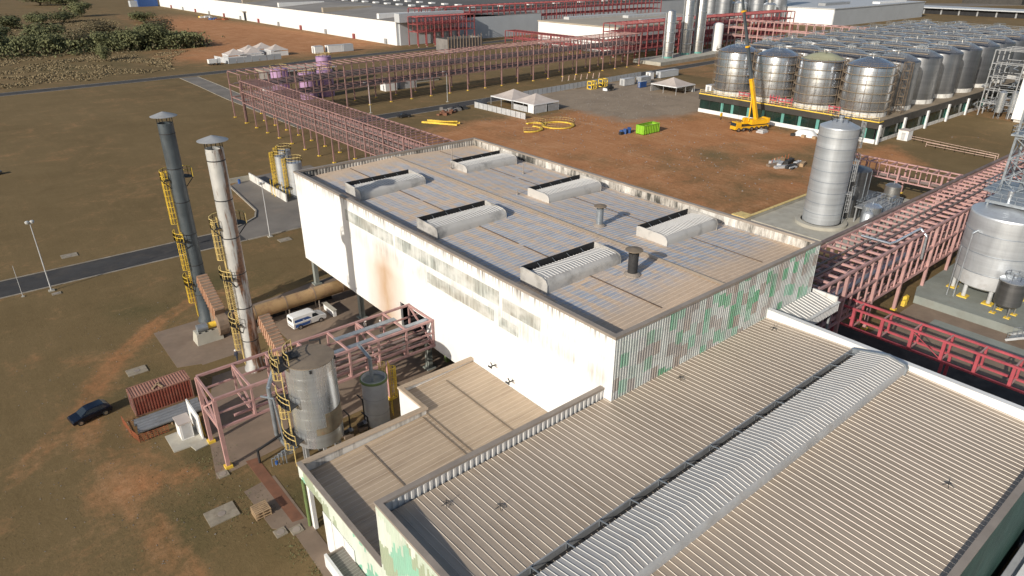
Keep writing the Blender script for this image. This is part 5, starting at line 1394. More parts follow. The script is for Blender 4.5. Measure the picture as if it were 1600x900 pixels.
# ------------------------------------------------------------------ right hand tanks
def handrail_ring(c, r, z, t, mat, n=20): rail(MB(), arc_pts(c, r, z, 0, 2 * math.pi, n), every=1.2).build('handrail', mat, t)
c = (122.4, 56.6)
t = thing('tall_tank', 'tall slender steel tank with ladder just behind the hall right corner', 'tank', (*c, 0))
MB().lathe([(4.6, 0), (4.6, .9), (3.6, .9)], c, 40).build('plinth', MT['concrete_pale'], t)
MB().lathe([(3.32, .9), (3.32, 18.4)], c, 48).build('shell', MT['steel_dull'], t, smooth=40)
MB().lathe([(3.36, 18.4), (3.3, 18.55), (1.2, 19.5), (.02, 19.75)], c, 48).build('roof', MT['steel_dull'], t, smooth=40)
for i in range(1, 9): MB().lathe([(3.322, .9 + i * 2.0 - .05), (3.36, .9 + i * 2.0), (3.322, .9 + i * 2.0 + .05)], c, 48).build('weld_seam', MT['galv'], t, smooth=60)
a = -1.25
caged_ladder(MB(), c[0] + 3.6 * math.cos(a), c[1] + 3.6 * math.sin(a), 1, 7, a).build('caged_ladder', MT['grey'], t)
caged_ladder(MB(), c[0] + 3.6 * math.cos(a + .25), c[1] + 3.6 * math.sin(a + .25), 6.6, 13, a + .25).build('caged_ladder', MT['grey'], t)
caged_ladder(MB(), c[0] + 3.6 * math.cos(a + .4), c[1] + 3.6 * math.sin(a + .4), 12.6, 19.6, a + .4).build('caged_ladder', MT['grey'], t)
for z, q in ((6.6, a - .1), (12.6, a + .2)):
    p = MB().prism([(c[0] + rr * math.cos(b), c[1] + rr * math.sin(b)) for rr, b in ((3.35, q), (4.4, q), (4.4, q + .5), (3.35, q + .5))], z - .1, z).build('platform', MT['grey'], t)
    rail(MB(), arc_pts(c, 4.35, z, q, q + .5, 4), every=.6).build('handrail', MT['grey'], p)
rail(MB(), arc_pts(c, 1.6, 19.4, 0, 2 * math.pi, 10), every=.9).build('roof_rail', MT['grey'], t)
MB().lathe([(.5, 19.5), (.5, 20.3), (.02, 20.4)], c, 14).build('roof_nozzle', MT['galv'], t)
tag(MB().prism([(114, 45.5), (150, 45.5), (150, 66), (114, 66)], -.1, .3).build('tank_base_slab', MT['concrete_pale']), kind='structure')
t = thing('yellow_kerb_wall', 'low yellow topped kerb wall at the foot of the tall tank', 'wall', (117, 66, 0))
MB().box(112, 66.1, 0, 140, 66.6, .9).build('wall_body', MT['concrete_pale'], t); MB().box(112, 66.05, .9, 140, 66.65, 1.0).build('yellow_cap', MT['yellow_pale'], t)
for i in range(3): MB().box(113.5 + i * 1.2, 66.8, 0, 114.4 + i * 1.2, 70.0, .5 - i * .12).build('step', MT['yellow_pale'], t)
c = (131.5, 56.2)
t = thing('blue_grey_tank', 'dark blue grey tank half hidden behind the tall steel tank', 'tank', (*c, 0))
MB().lathe([(2.9, .3), (2.9, 9.2), (2.7, 9.4), (.02, 9.9)], c, 36).build('shell', MT['steel_dark'], t, smooth=40)
for i in range(10):
    b = math.pi * (1 + i / 5.0); MB().beam((c[0] + 2.93 * math.cos(b), c[1] + 2.93 * math.sin(b), .3), (c[0] + 2.93 * math.cos(b), c[1] + 2.93 * math.sin(b), 9.2), .12).build('stiffener', MT['galv'], t)
for i, (x, y, r, h, mt) in enumerate(((140, 51.9, 1.45, 5.2, 'steel'), (126.5, 49.6, 1.6, 4.6, 'steel_bright'), (123.5, 48.8, .9, 3.9, 'steel_dull'))):
    t = thing('small_vessel', ['short dull steel vessel standing alone near the low pink rack', 'short bright steel vessel partly behind the wide rack', 'slim grey vessel at the foot of tall tank'][i], 'vessel', (x, y, 0), 'small vessels behind the rack')
    MB().lathe([(r * .5, .9), (r, 1.2), (r, h), (r * .7, h + .35), (.02, h + .5)], (x, y), 24).build('shell', MT[mt], t, smooth=40)
    for k in range(3): MB().beam((x + r * .8 * math.cos(k * 2.1), y + r * .8 * math.sin(k * 2.1), .2), (x + r * .8 * math.cos(k * 2.1), y + r * .8 * math.sin(k * 2.1), 1.3), .14).build('leg', MT['galv'], t)
    MB().lathe([(.12, h + .4), (.12, h + .9)], (x, y), 10, False, True).build('nozzle', MT['galv'], t)
t = thing('pump_skid', 'grey platform with tangled pumps and pipes beside the tall tank', 'skid', (131, 50, 0))
MB().box(127.5, 48, 3.2, 136, 53.2, 3.4).build('deck', MT['grey'], t)
for x in (128, 132, 135.5):
    for y in (48.3, 52.9): MB().beam((x, y, 0), (x, y, 3.2), .2).build('leg', MT['grey'], t)
rail(MB(), [(127.6, 48.1, 3.4), (135.9, 48.1, 3.4), (135.9, 53.1, 3.4), (127.6, 53.1, 3.4)], closed=True).build('handrail', MT['galv'], t)
rnd = random.Random(5)
for i in range(14):
    x, y = 128 + rnd.random() * 7.5, 48.6 + rnd.random() * 4; z = 3.5 + rnd.random() * .9; L_ = 1 + rnd.random() * 3
    MB().path([(x, y, z - .2), (x, y, z + .3), (min(x + L_, 135.6), y, z + .3), (min(x + L_, 135.6), y + .4, z - .1)], .07 + .07 * rnd.random(), 7).build('pipe', MT['galv'] if i % 3 else MT['steel_bright'], t)

# platform with two vessels and lattice tower (right edge)
pf = tag(MB().prism([(101.7, -6), (140, -6), (140, 32.2), (104.8, 32.2), (101.7, 31.2)], 0, 1.2).build('tank_plinth', MT['conc_grey']), kind='structure')
c = (110.6, 25.0)
t = thing('legged_tank', 'large dull steel tank on stubby legs at the right edge of the photo', 'tank', (*c, 1.2))
r = 4.75
MB().lathe([(1.0, 2.6), (r * .86, 2.9), (r - .05, 3.3), (r, 3.6), (r, 5.4)], c, 56).build('lower_shell', MT['grey_light'], t, smooth=40)
MB().lathe([(r + .06, 5.4), (r + .06, 13.3)], c, 56).build('shell', MT['steel_dull'], t, smooth=40)
MB().lathe([(r + .1, 13.3), (r + .02, 13.5), (r * .95, 13.58), (.05, 14.1)], c, 56).build('roof', MT['steel_dull'], t, smooth=40)
for z in (5.4, 8.2, 11.0): MB().lathe([(r + .062, z - .06), (r + .1, z), (r + .062, z + .06)], c, 56).build('seam', MT['galv'], t)
for i in range(8):
    b = math.pi * (i / 4 + .12)
    x, y = c[0] + 4.2 * math.cos(b), c[1] + 4.2 * math.sin(b)
    MB().tube((x, y, 1.2), (x, y, 3.2), .28, 12).build('leg', MT['grey_light'], t, smooth=40)
    MB().box(x - .65, y - .65, 1.2, x + .65, y + .65, 1.36).build('foot_plate', MT['yellow'], t)
MB().path([(105.4, 27.5, 1.3), (105.4, 27.5, 11), (106.4, 27.3, 11.2)], .12, 8).path([(105.2, 28.3, 1.3), (105.2, 28.3, 9)], .09, 8).build('riser', MT['steel_bright'], t)
c = (105.0, 21.0)
t = thing('small_legged_vessel', 'small dark steel vessel on four thin legs in front of the large tank', 'vessel', (*c, 1.2))
r = 1.62
MB().lathe([(.3, 2.35), (r * .8, 2.55), (r, 2.9), (r, 6.2)], c, 32).build('shell', MT['steel_dark'], t, smooth=40)
MB().lathe([(r + .06, 6.15), (r + .08, 6.3), (r * .8, 6.6), (.3, 6.8), (.3, 7.2), (.02, 7.25)], c, 32).build('domed_lid', MT['steel_bright'], t, smooth=40)
for i in range(4):
    b = math.pi * (i / 2 + .2); x, y = c[0] + 1.3 * math.cos(b), c[1] + 1.3 * math.sin(b)
    MB().beam((x, y, 1.2), (x, y, 3.0), .16).build('leg', MT['steel'], t); MB().box(x - .35, y - .35, 1.2, x + .35, y + .35, 1.32).build('foot_plate', MT['yellow'], t)
rail(MB(), arc_pts(c, 1.2, 6.5, 0, 2 * math.pi, 8), .8, .04, every=.8).build('top_rail', MT['galv'], t)

def lattice(name, label, x0, y0, x1, y1, z0, z1, step, mat, w=.2, plats=()):
    t = thing(name, label, 'tower', (x0, y0, z0))
    cs = [(x0, y0), (x1, y0), (x1, y1), (x0, y1)]
    for x, y in cs: MB().beam((x, y, z0), (x, y, z1), w).build('corner_post', mat, t)
    n = int((z1 - z0) / step)
    for k in range(n + 1):
        z = z0 + k * step
        for i in range(4):
            a, b = cs[i], cs[(i + 1) % 4]
            MB().beam((*a, z), (*b, z), w * .6).build('girt', mat, t)
            if k < n:
                MB().beam((*a, z), (*b, z + step), w * .4).beam((*b, z), (*a, z + step), w * .4).build('brace', mat, t)
    for z, e in plats:
        p = MB().box(x0 - e, y0 - e, z, x1 + e, y1 + e, z + .25).build('platform', mat, t)
        rail(MB(), [(x0 - e, y0 - e, z + .25), (x1 + e, y0 - e, z + .25), (x1 + e, y1 + e, z + .25), (x0 - e, y1 + e, z + .25)], closed=True).build('handrail', mat, p)
    return t
tw = lattice('lattice_tower', 'pale grey lattice tower rising over the large legged tank', 117.2, 24.9, 121.2, 28.9, 1.2, 31, 3.0, MT['galv'], .3, ((14.4, 1.6), (22.5, .6)))
for i in range(7):
    x = 117.9 + .45 * i
    MB().path([(x, 26.8, 14.8), (x, 26.8, 18 + i), (x, 25.2, 18 + i)], .1, 7).build('riser', MT['steel_bright'] if i % 2 else MT['galv'], tw)
t = thing('service_gantry', 'pale grey gantry deck above the large legged tank roof', 'gantry', (112, 22, 0))
MB().box(110.0, 21.3, 14.35, 115.5, 28.4, 14.75).build('deck', MT['galv'], t)
for x in (110.3, 115.2):
    for y in (21.6, 28.1): MB().beam((x, y, 13.3), (x, y, 14.35), .22).build('leg', MT['galv'], t)
rail(MB(), [(110.0, 21.3, 14.75), (110.0, 28.4, 14.75), (115.5, 28.4, 14.75)]).build('handrail', MT['galv'], t)
MB().lathe([(.35, 14.75), (.35, 16.2), (.1, 16.4)], (111.4, 26.0), 12, False, True).build('nozzle', MT['steel_bright'], t)
t = thing('grey_walkway_frame', 'grey steel frame with pipes behind the small dark vessel', 'frame', (108.5, 17, 1.2))
for x in (107.6, 110.4):
    for y in (13.5, 16.0, 18.6): MB().beam((x, y, 1.2), (x, y, 7.4), .2).build('post', MT['galv'], t)
for z in (4.2, 7.4):
    for x in (107.6, 110.4): MB().beam((x, 13.4, z), (x, 18.7, z), .2).build('beam', MT['galv'], t)
    for y in (13.5, 16, 18.6): MB().beam((107.7, y, z), (110.3, y, z), .18).build('beam', MT['galv'], t)
MB().box(107.6, 13.5, 4.32, 110.4, 18.6, 4.4).build('deck', MT['galv'], t)
for i in range(6): MB().tube((108 + .4 * i, 12, 5.0 + .3 * (i % 3)), (108 + .4 * i, 19.5, 5.0 + .3 * (i % 3)), .1, 7).build('pipe', MT['steel_bright'], t)
t = thing('access_stair', 'galvanised stair with railings climbing the grey tank plinth', 'stair', (100, 16, 0))
for i in range(6): MB().box(99.6, 18.6 - i * .3 - .3, .2 * i + .1, 101.6, 18.6 - i * .3, .2 * i + .16).build('tread', MT['galv'], t)
for x in (99.5, 101.65):
    MB().beam((x, 18.7, .1), (x, 16.8, 1.25), .2, .3).beam((x, 16.8, 1.25), (x, 12, 1.25), .2, .3).build('stringer', MT['grey_light'], t)
    r_ = MB()
    for i in range(13):
        y = 18.6 - i * .5; z = min(1.3, .1 + (18.6 - y) * .65); r_.beam((x, y, z), (x, y, z + 1.05), .05)
    r_.beam((x, 18.6, 1.15), (x, 16.8, 2.35), .06).beam((x, 16.8, 2.35), (x, 12.5, 2.35), .06).beam((x, 18.6, .65), (x, 16.8, 1.85), .05).beam((x, 16.8, 1.85), (x, 12.5, 1.85), .05)
    r_.build('railing', MT['galv'], t)
MB().box(99.6, 12, 1.1, 101.6, 16.8, 1.18).build('landing', MT['galv'], t)
for i, (x, y) in enumerate(((101.0, 31.9), (99.2, 31.4))): tag(MB().box(x, y, 0.03, x + .9, y + .5, .75).box(x + .1, y + .08, .75, x + .8, y + .42, .85).build('bollard_block', MT['yellow']), ['yellow guard block at the plinth corner', 'yellow guard block beside the wide rack leg'][i], 'guard block')
# white building and pipework at the far right
t = thing('white_tower_building', 'blank white tower block cut by the right edge of the photo', 'building', (254, 60, 0))
MB().box(254.2, 40, .9, 275, 65.6, 26).build('wall', MT['white'], t); MB().box(254.8, 41, 0, 274, 65.0, .9).build('plinth', MT['white_dirty'], t)
for i in range(4): MB().box(254.12, 40 + i * 6.4, .9, 254.2, 46.3 + i * 6.4, 26).build('cladding_panel', MT['white'], t)
t = thing('bright_pipework', 'tangle of bright steel pipes between podium and white tower block', 'pipework', (262, 72, 0))
rnd = random.Random(9)
for i in range(46):
    x, y, z = 257 + rnd.random() * 16, 67 + rnd.random() * 10, .4 + rnd.random() * (16 if i % 2 else 4)
    dx, dy, dz = rnd.choice(((4, 0, 0), (0, 4, 0), (0, 0, 3.5), (2.5, 2, 0)))
    MB().path([(x, y, z), (x + dx, y + dy, z + dz), (x + dx, y + dy * .5, z + dz + 1)], .12 + .12 * rnd.random(), 7).build('pipe', MT[rnd.choice(('steel_bright', 'galv', 'steel'))], t)
for x in (258, 262, 267, 272):
    for y in (67.5, 76): MB().beam((x, y, 0), (x, y, 20), .3).build('post', MT['grey'], t)
for z in (4, 8, 12, 16, 20):
    for y in (67.5, 76): MB().beam((258, y, z), (272, y, z), .25).build('beam', MT['grey'], t)
    for x in (258, 262, 267, 272): MB().beam((x, 67.6, z), (x, 75.9, z), .22).build('beam', MT['grey'], t)
for i, (x, y) in enumerate(((256.4, 70.2), (258.9, 67.4))):
    t = thing('upright_vessel', ['bright upright vessel left of its twin beside white tower block', 'bright upright vessel touching the white tower block corner'][i], 'vessel', (x, y, 0), 'vessels by the white tower')
    MB().lathe([(.4, 1.6), (1.1, 2), (1.1, 8), (.5, 8.5), (.02, 8.6)], (x, y), 20).build('shell', MT['steel_bright'], t, smooth=40)
    for k in range(3): MB().beam((x + .8 * math.cos(k * 2.1), y + .8 * math.sin(k * 2.1), 0), (x + .8 * math.cos(k * 2.1), y + .8 * math.sin(k * 2.1), 2), .14).build('leg', MT['galv'], t)
t = thing('crowd_barrier', 'thin pale pink double railing across the brown ground', 'railing', (205, 66, 0))
for i in range(10):
    y0 = 76.2 - i * 2.4
    rail(MB(), [(205.5 - i * .4, y0, 0), (205.1 - i * .4, y0 - 2.4, 0)], 1.2, .09, every=2.4).build('rail_panel', MT['pinkpale'], t)
    if i > 2: rail(MB(), [(201.5 - i * .2, y0, 0), (201.3 - i * .2, y0 - 2.4, 0)], 1.2, .09, every=2.4).build('rail_panel', MT['pinkpale'], t)
# ------------------------------------------------------------------ tank farm on its glazed podium
PX0, PX1, PY0, PY1, PZ = 193.2, 352.0, 79.4, 137.0, 6.0
pd = thing('podium_building', 'long dark podium with green glazing carrying the tank farm', 'building', (PX0, PY0, 0))
MB().box(PX0 - .5, PY0 - .5, 4.1, PX1, PY1, PZ - .02).build('fascia', MT['podium'], pd)
MB().box(PX0 - .1, PY0 - .1, PZ - .02, PX1 - .1, PY1 - .1, PZ).build('deck', MT['podium_top'], pd)
MB().box(PX0 - .6, PY0 - .6, PZ - .22, PX0 - .5, PY1, PZ + .06).box(PX0 - .5, PY0 - .6, PZ - .22, PX0 + 2, PY0 - .5, PZ + .06).build('yellow_edge', MT['yellow'], pd)
MB().box(PX0 + .6, PY0 + .6, 0, PX1 - 1, PY1 - .6, 4.1).build('inner_core', MT['darkgreen'], pd)
MB().box(PX0 - .1, PY0 - .1, 0, PX0 + .3, PY1, 1.15).build('plinth_wall', MT['white'], pd)
MB().box(PX0 + .3, PY0 - .1, 0, PX1, PY0 + .3, .9).build('plinth_wall', MT['white_dirty'], pd)
n = 15; w = (PY1 - PY0 - .6) / n
me = MB().box(0, .05, 1.15, .06, w - .05, 4.1).mesh('glass_pane', MT['glass'])
mu = MB().box(-.04, -.05, 1.15, .12, .05, 4.1).mesh('mullion', MT['dark'])
for i in range(n):
    inst(me, 'glass_pane', pd, (PX0 + .1, PY0 + .4 + i * w, 0)); inst(mu, 'mullion', pd, (PX0 + .1, PY0 + .4 + i * w, 0))
for y in (82.4, 96, 101.5, 107, 113.5, 118.6, 124.4, 128.2): MB().box(PX0 + .02, y - .45, 1.15, PX0 + .08, y + .45, 4.1).build('teal_panel', MT['teal'], pd)
n = 40; w = (PX1 - PX0 - .6) / n
me = MB().box(.05, 0, .9, w - .05, .06, 4.1).mesh('glass_pane', MT['glass']); mu = MB().box(-.05, -.04, .9, .05, .12, 4.1).mesh('mullion', MT['dark'])
for i in range(n):
    inst(me, 'glass_pane', pd, (PX0 + .4 + i * w, PY0 + .1, 0)); inst(mu, 'mullion', pd, (PX0 + .4 + i * w, PY0 + .1, 0))
for k in range(6):
    x = PX0 - .3 + 15.4 * k
    MB().box(x, PY0 - 1.0, 0, x + .9, PY0 - .55, 5.2).build('white_column', MT['white'], pd)
    MB().box(x + .9, PY0 - .3, .9, x + 1.9, PY0 - .02, 4.1).build('teal_panel', MT['teal'], pd)
rail(MB(), [(PX0 - .3, PY0 - .3, PZ), (PX0 - .3, PY1 - .2, PZ)], 1.1, .08, every=2.2).build('handrail', MT['yellow_pale'], pd)

ORD = ['first', 'second', 'third', 'fourth', 'fifth', 'sixth', 'seventh', 'eighth', 'ninth', 'tenth']
TX, TY = [200.7 + 15.5 * j for j in range(10)], [87.6, 101.6, 115.8, 129.6]
def farm_tank(mat, dome):
    t = thing('storage_tank', '', 'tank', (0, 0, PZ))
    r = 6.2
    MB().lathe([(r + .08, PZ), (r + .08, PZ + 1.25)], (0, 0), 40).build('skirt', MT['white_dirty'], t, smooth=40)
    MB().lathe([(r, PZ + 1.25), (r, PZ + 12.9), (r - .12, PZ + 13.25), (r - .5, PZ + 13.5)], (0, 0), 48).build('shell', mat, t, smooth=45)
    MB().lathe([(r - .5, PZ + 13.5), (r * .6, PZ + 14.5), (r * .25, PZ + 15.15), (.02, PZ + 15.3)], (0, 0), 48).build('dome', dome, t, smooth=45)
    MB().lathe([(.45, PZ + 15.2), (.45, PZ + 15.8), (.02, PZ + 15.85)], (0, 0), 12).build('manway', MT['steel'], t)
    rail(MB(), [(-1.6, -1.3, PZ + 15.0), (1.6, -1.3, PZ + 15.0), (1.6, 1.3, PZ + 15.0), (-1.6, 1.3, PZ + 15.0)], 1.0, .07, closed=True).build('top_rail', MT['galv'], t)
    MB().beam((r + .1, .6, PZ + .1), (r + .1, .6, PZ + 13.3), .16).build('riser', MT['steel_dark'], t)
    return t
bright = farm_tank(MT['steel_white'], MT['steel_white'])
olive = farm_tank(MT['steel_white'], MT['olive_dome'])
dull = farm_tank(MT['steel_farm'], MT['steel_farm_dome'])
used = {}
for j in range(10):
    for i in range(4):
        src = dull if j else (olive if i == 1 else bright)
        if j == 0:
            lab = ['steel storage tank in scaffolding nearest the podium corner', 'scaffolded steel tank with olive primed dome on the podium', 'steel storage tank in scaffolding right of the crane boom', 'steel storage tank in scaffolding farthest left, behind crane boom'][i]
        else:
            lab = f'dull steel tank, {ORD[j]} row back from the glazed front, {ORD[i]} from the right end'
        if src.name not in used:
            used[src.name] = 1; src.location = (TX[j], TY[i], PZ); src['label'] = lab; src['group'] = 'tanks on the podium'
        else:
            copy_tree(src, (TX[j], TY[i], PZ), (i + j) * .13, lab, 'tanks on the podium')
WL = None
# scaffolding round the four front tanks
def scaffold(x, y, label, seed):
    t = thing('scaffolding', label, 'scaffolding', (x, y, PZ), 'scaffolding round the front tanks')
    rnd = random.Random(seed)
    n = 20
    pole = MB().tube((0, 0, 0), (0, 0, 14.2), .045, 5).mesh('scaffold_pole', MT['scaff'])
    for i in range(n):
        for rr in (6.98,):
            b = 2 * math.pi * (i + rnd.random() * .2) / n; inst(pole, 'scaffold_pole', t, (x + rr * math.cos(b), y + rr * math.sin(b), PZ))
    for k in range(6):
        z = PZ + 1.9 + k * 2.3
        m = MB()
        for i in range(n):
            b0, b1 = 2 * math.pi * i / n, 2 * math.pi * (i + 1) / n
            m.prism([(x + rr * math.cos(b), y + rr * math.sin(b)) for rr, b in ((6.3, b0), (6.95, b0), (6.95, b1), (6.3, b1))], z - .09, z)
        p = m.build('plank_ring', MT['plank'], t)
        g = MB()
        for h in (.5, 1.0): g.bars(arc_pts((x, y), 7.0, z + h, 0, 2 * math.pi, n), .04)
        g.build('guard_rail', MT['scaff'], p)
    for i in range(0, n, 5):
        b0, b1 = 2 * math.pi * i / n, 2 * math.pi * (i + 1) / n
        for k in range(6): MB().beam((x + 7.03 * math.cos(b0), y + 7.03 * math.sin(b0), PZ + .2 + k * 2.3), (x + 7.03 * math.cos(b1), y + 7.03 * math.sin(b1), PZ + 2.4 + k * 2.3), .045).build('brace', MT['scaff'], t)
for i in range(4):
    scaffold(TX[0], TY[i], ['timber decked scaffolding round the tank at the podium corner', 'timber decked scaffolding round the olive domed tank', 'timber decked scaffolding round the tank right of the crane boom', 'timber decked scaffolding round the leftmost tank'][i], i)
st = lattice('scaffold_tower', 'narrow scaffold stair tower right of the corner tank', 208.2, 80.3, 209.9, 82.2, PZ, PZ + 13.8, 2.3, MT['scaff'], .12)
for k in range(6): MB().box(208.3, 80.4, PZ + 2.2 + k * 2.3, 209.8, 82.1, PZ + 2.28 + k * 2.3).build('deck', MT['plank'], st)
# red pipe frames on the podium edge
for i, (y, w) in enumerate(((92.5, 3.0), (107.5, 4.2), (121.5, 3.4), (111.5, 2))):
    t = thing('red_pipe_frame', ['red pipe frame on the podium between corner tank and olive domed tank', 'wide red pipe frame on the podium, left of the olive domed tank', 'red pipe frame on the podium behind the crane boom', 'narrow red pipe frame on the podium near the crane boom'][i], 'pipe frame', (194.5, y, PZ), 'red frames on the podium')
    for d in (-w / 2, 0, w / 2): MB().beam((194.2, y + d, PZ), (194.2, y + d, PZ + 2.2 + .4 * (i % 2)), .2).build('post', MT['red'], t)
    MB().beam((194.2, y - w / 2 - .3, PZ + 1.9), (194.2, y + w / 2 + .3, PZ + 1.9), .22).build('beam', MT['red'], t)
    MB().tube((194.5, y - w / 2, PZ + 1.0), (194.5, y + w / 2, PZ + 1.0), .2, 8).build('pipe', MT['red'], t)
# walkways over the rows
for j in range(9):
    x = TX[j] + 7.75
    t = thing('tank_walkway', f'narrow grating walkway over the tank tops behind the {ORD[j]} tank row', 'walkway', (x, 84, PZ + 13), 'walkways over the tank tops')
    MB().box(x - .55, 82.5, PZ + 14.55, x + .55, 136, PZ + 14.7).build('deck', MT['plank'], t)
    for s in (-.55, .55): rail(MB(), [(x + s, 82.5, PZ + 14.7), (x + s, 136, PZ + 14.7)], 1.1, .05, every=4.5).build('handrail', MT['galv'], t)
    for y in (94.6, 108.7, 122.6, 135.5): MB().beam((x, y, PZ), (x, y, PZ + 14.55), .24).build('post', MT['galv'], t)
    for y in TY[j % 2::2]: MB().path([(x - 5.6, y + 1.5, PZ + 15.2), (x - 5.6, y + 1.5, PZ + 16), (x, y + 1.5, PZ + 16), (x + 5.6, y + 1.5, PZ + 16), (x + 5.6, y + 1.5, PZ + 15.2)], .1, 6).build('vapour_pipe', MT['steel_bright'], t)

# ------------------------------------------------------------------ mobile crane
cr = thing('mobile_crane', 'yellow mobile crane with raised telescopic boom before the tank farm', 'crane', (182, 110.5, 0))
fx, fy = math.cos(rad(161.5)), math.sin(rad(161.5))            # truck nose direction
def C_(u, v, z): return (182.4 + fx * u - fy * v, 110.6 + fy * u + fx * v, z)
def cbox(name, u0, v0, z0, u1, v1, z1, mat, parent=None, taper=0):
    p = [C_(u, v, z0) for u, v in ((u0, v0), (u1, v0), (u1, v1), (u0, v1))] + [C_(u, v, z1) for u, v in ((u0, v0), (u1 - taper, v0), (u1 - taper, v1), (u0, v1))]
    return MB().add(p, [(0, 3, 2, 1), (4, 5, 6, 7), (0, 1, 5, 4), (1, 2, 6, 5), (2, 3, 7, 6), (3, 0, 4, 7)]).build(name, mat, parent or cr)
cbox('chassis', -5.6, -1.2, .75, 5.2, 1.2, 1.45, MT['crane'])
cbox('cab', 4.2, -1.25, .7, 6.3, 1.25, 2.7, MT['crane'], None, .5)
o = cbox('windscreen', 5.95, -1.1, 1.7, 6.34, 1.1, 2.55, MT['car_glass'], None, .28)
cbox('deck', -5.4, -1.25, 1.45, 4.0, 1.25, 1.62, MT['dark'])
for u in (5.0, 3.3, .4, -1.3, -3.0, -4.7):
    for v in (-1.1, 1.1):
        x, y, _ = C_(u, v, 0); wheel(cr, x, y, .58, .58, .42, rad(161.5))
cbox('superstructure', -4.9, -1.3, 1.75, .6, 1.3, 3.1, MT['crane'])
cbox('operator_cab', .7, -1.35, 1.75, 2.4, -.35, 3.5, MT['crane'], None, .3)
cbox('cab_glass', 1.2, -1.38, 2.4, 2.3, -.6, 3.35, MT['car_glass'], None, .2)
cbox('counterweight', -5.7, -1.35, 1.9, -4.9, 1.35, 3.3, MT['crane'])
for u in (-3.9, 2.6):
    for v in (-1, 1):
        a = C_(u, v * 1.1, .95); b = C_(u, v * 3.1, .9); f = C_(u, v * 3.1, .04)
        og = MB().beam(a, b, .3).beam(b, f, .18).build('outrigger', MT['dark'], cr); MB().box(f[0] - .4, f[1] - .4, .02, f[0] + .4, f[1] + .4, .12).build('pad', MT['wood'], og)
B0, B1 = Vector((183.8, 109.9, 3.0)), Vector((178.4, 118.2, 41.5))
def bp(t): return tuple(B0.lerp(B1, t))
MB().beam(bp(0), bp(.29), .9, 1.0).build('boom_base', MT['crane'], cr)
MB().beam(bp(.29), bp(.52), .72, .76).build('boom_section', MT['stack_dark'], cr)
MB().beam(bp(.52), bp(.76), .6, .64).build('boom_section', MT['stack_dark'], cr)
MB().beam(bp(.76), bp(1), .48, .52).build('boom_section', MT['stack_dark'], cr)
for q in (.29, .52, .76): MB().beam(bp(q - .005), bp(q + .006), 1.0).build('boom_collar', MT['crane'], cr)
MB().tube(C_(1.2, .3, 2.6), bp(.2), .2, 10).build('lift_cylinder', MT['crane'], cr)
MB().tube(tuple(B1), (B1.x, B1.y, 4.2), .05, 5).build('hoist_rope', MT['dark'], cr)
hk = MB().box(B1.x - .35, B1.y - .2, 3.3, B1.x + .35, B1.y + .2, 4.2).build('hook_block', MT['crane'], cr)
MB().path([(B1.x, B1.y, 3.3), (B1.x, B1.y, 2.9), (B1.x + .3, B1.y, 2.6), (B1.x, B1.y, 2.35), (B1.x - .28, B1.y, 2.6)], .09, 6).build('hook', MT['dark'], hk)
tag(MB().box(180.6, 105.2, .03, 183.4, 107.4, .5).box(181, 105.4, .5, 183, 107.2, .9).build('counterweight_stack', MT['grey_light']), 'pale counterweight slabs on the ground behind the crane', 'counterweight')
# tarpaulin covered load near the podium
t = thing('covered_load', 'white tarpaulin draped over a pile against the podium', 'tarpaulin', (187, 96, 0))
m = MB(); gx, gy = 12, 7
for i in range(gx + 1):
    for j in range(gy + 1):
        u, v = i / gx, j / gy
        h = 1.75 * min(1, 4.5 * min(u, 1 - u)) * min(1, 3.5 * min(v, 1 - v)) + .22 * noise.noise(Vector((i * .8, j * .8, 2)))
        m.v.append((185.6 + 3.0 * v + u * .8, 99.2 - 6.6 * u, max(.04, h + .05)))
m.f = [(i * (gy + 1) + j, i * (gy + 1) + j + 1, (i + 1) * (gy + 1) + j + 1, (i + 1) * (gy + 1) + j) for i in range(gx) for j in range(gy)]
m.build('tarpaulin', MT['tarp'], t, smooth=70)
for i, (x, y) in enumerate(((185.2, 98.5), (185.6, 95.5), (186.3, 92.6))): MB().box(x - .5, y - .5, 0, x + .5, y + .5, .7).build('crate', MT['wood'] if i else MT['dark'], t)
t = thing('white_cabin', 'white site cabin at the podium corner column', 'cabin', (204.8, 76, 0))
MB().box(203.2, 74.9, .05, 206.2, 77.6, 2.7).build('cabin_body', MT['white'], t); MB().box(203.1, 74.8, 2.7, 206.3, 77.7, 2.82).build('cabin_roof', MT['tent'], t); MB().box(203.17, 75.6, .2, 203.2, 76.6, 2.2).build('door', MT['grey_light'], t)

# ------------------------------------------------------------------ yard: tents, skip, frames, fences
def tent(x0, y0, x1, y1, label, walls, apex=5.3, ez=2.9, g='yard tents'):
    t = thing('frame_tent', label, 'tent', ((x0 + x1) / 2, (y0 + y1) / 2, 0), g)
    cx, cy = (x0 + x1) / 2, (y0 + y1) / 2; s = 12; v = []
    ring = []
    for k in range(5):
        f = 1 - k / 4; z = ez + (apex - ez) * (k / 4) ** 1.25
        ring.append([(cx + (x - cx) * f, cy + (y - cy) * f, z) for x, y in ((x0, y0), (x1, y0), (x1, y1), (x0, y1))])
    m = MB()
    for k in range(4):
        for i in range(4):
            j = (i + 1) % 4
            m.add([ring[k][i], ring[k][j], ring[k + 1][j], ring[k + 1][i]], [(0, 1, 2, 3)])
    m.build('canopy', MT['tent'], t)
    MB().bars([(x0, y0, ez - .15), (x1, y0, ez - .15), (x1, y1, ez - .15), (x0, y1, ez - .15)], .3, True).build('valance', MT['tarp'], t)
    for x, y in ((x0, y0), (x1, y0), (x1, y1), (x0, y1), (cx, y0), (x0, cy)): MB().beam((x, y, 0), (x, y, ez - .2), .12).build('pole', MT['grey_light'], t)
    for a, b, h, mt in walls: MB().beam((*a, h / 2 + .02), (*b, h / 2 + .02), .08, h).build('side_wall', MT[mt], t)
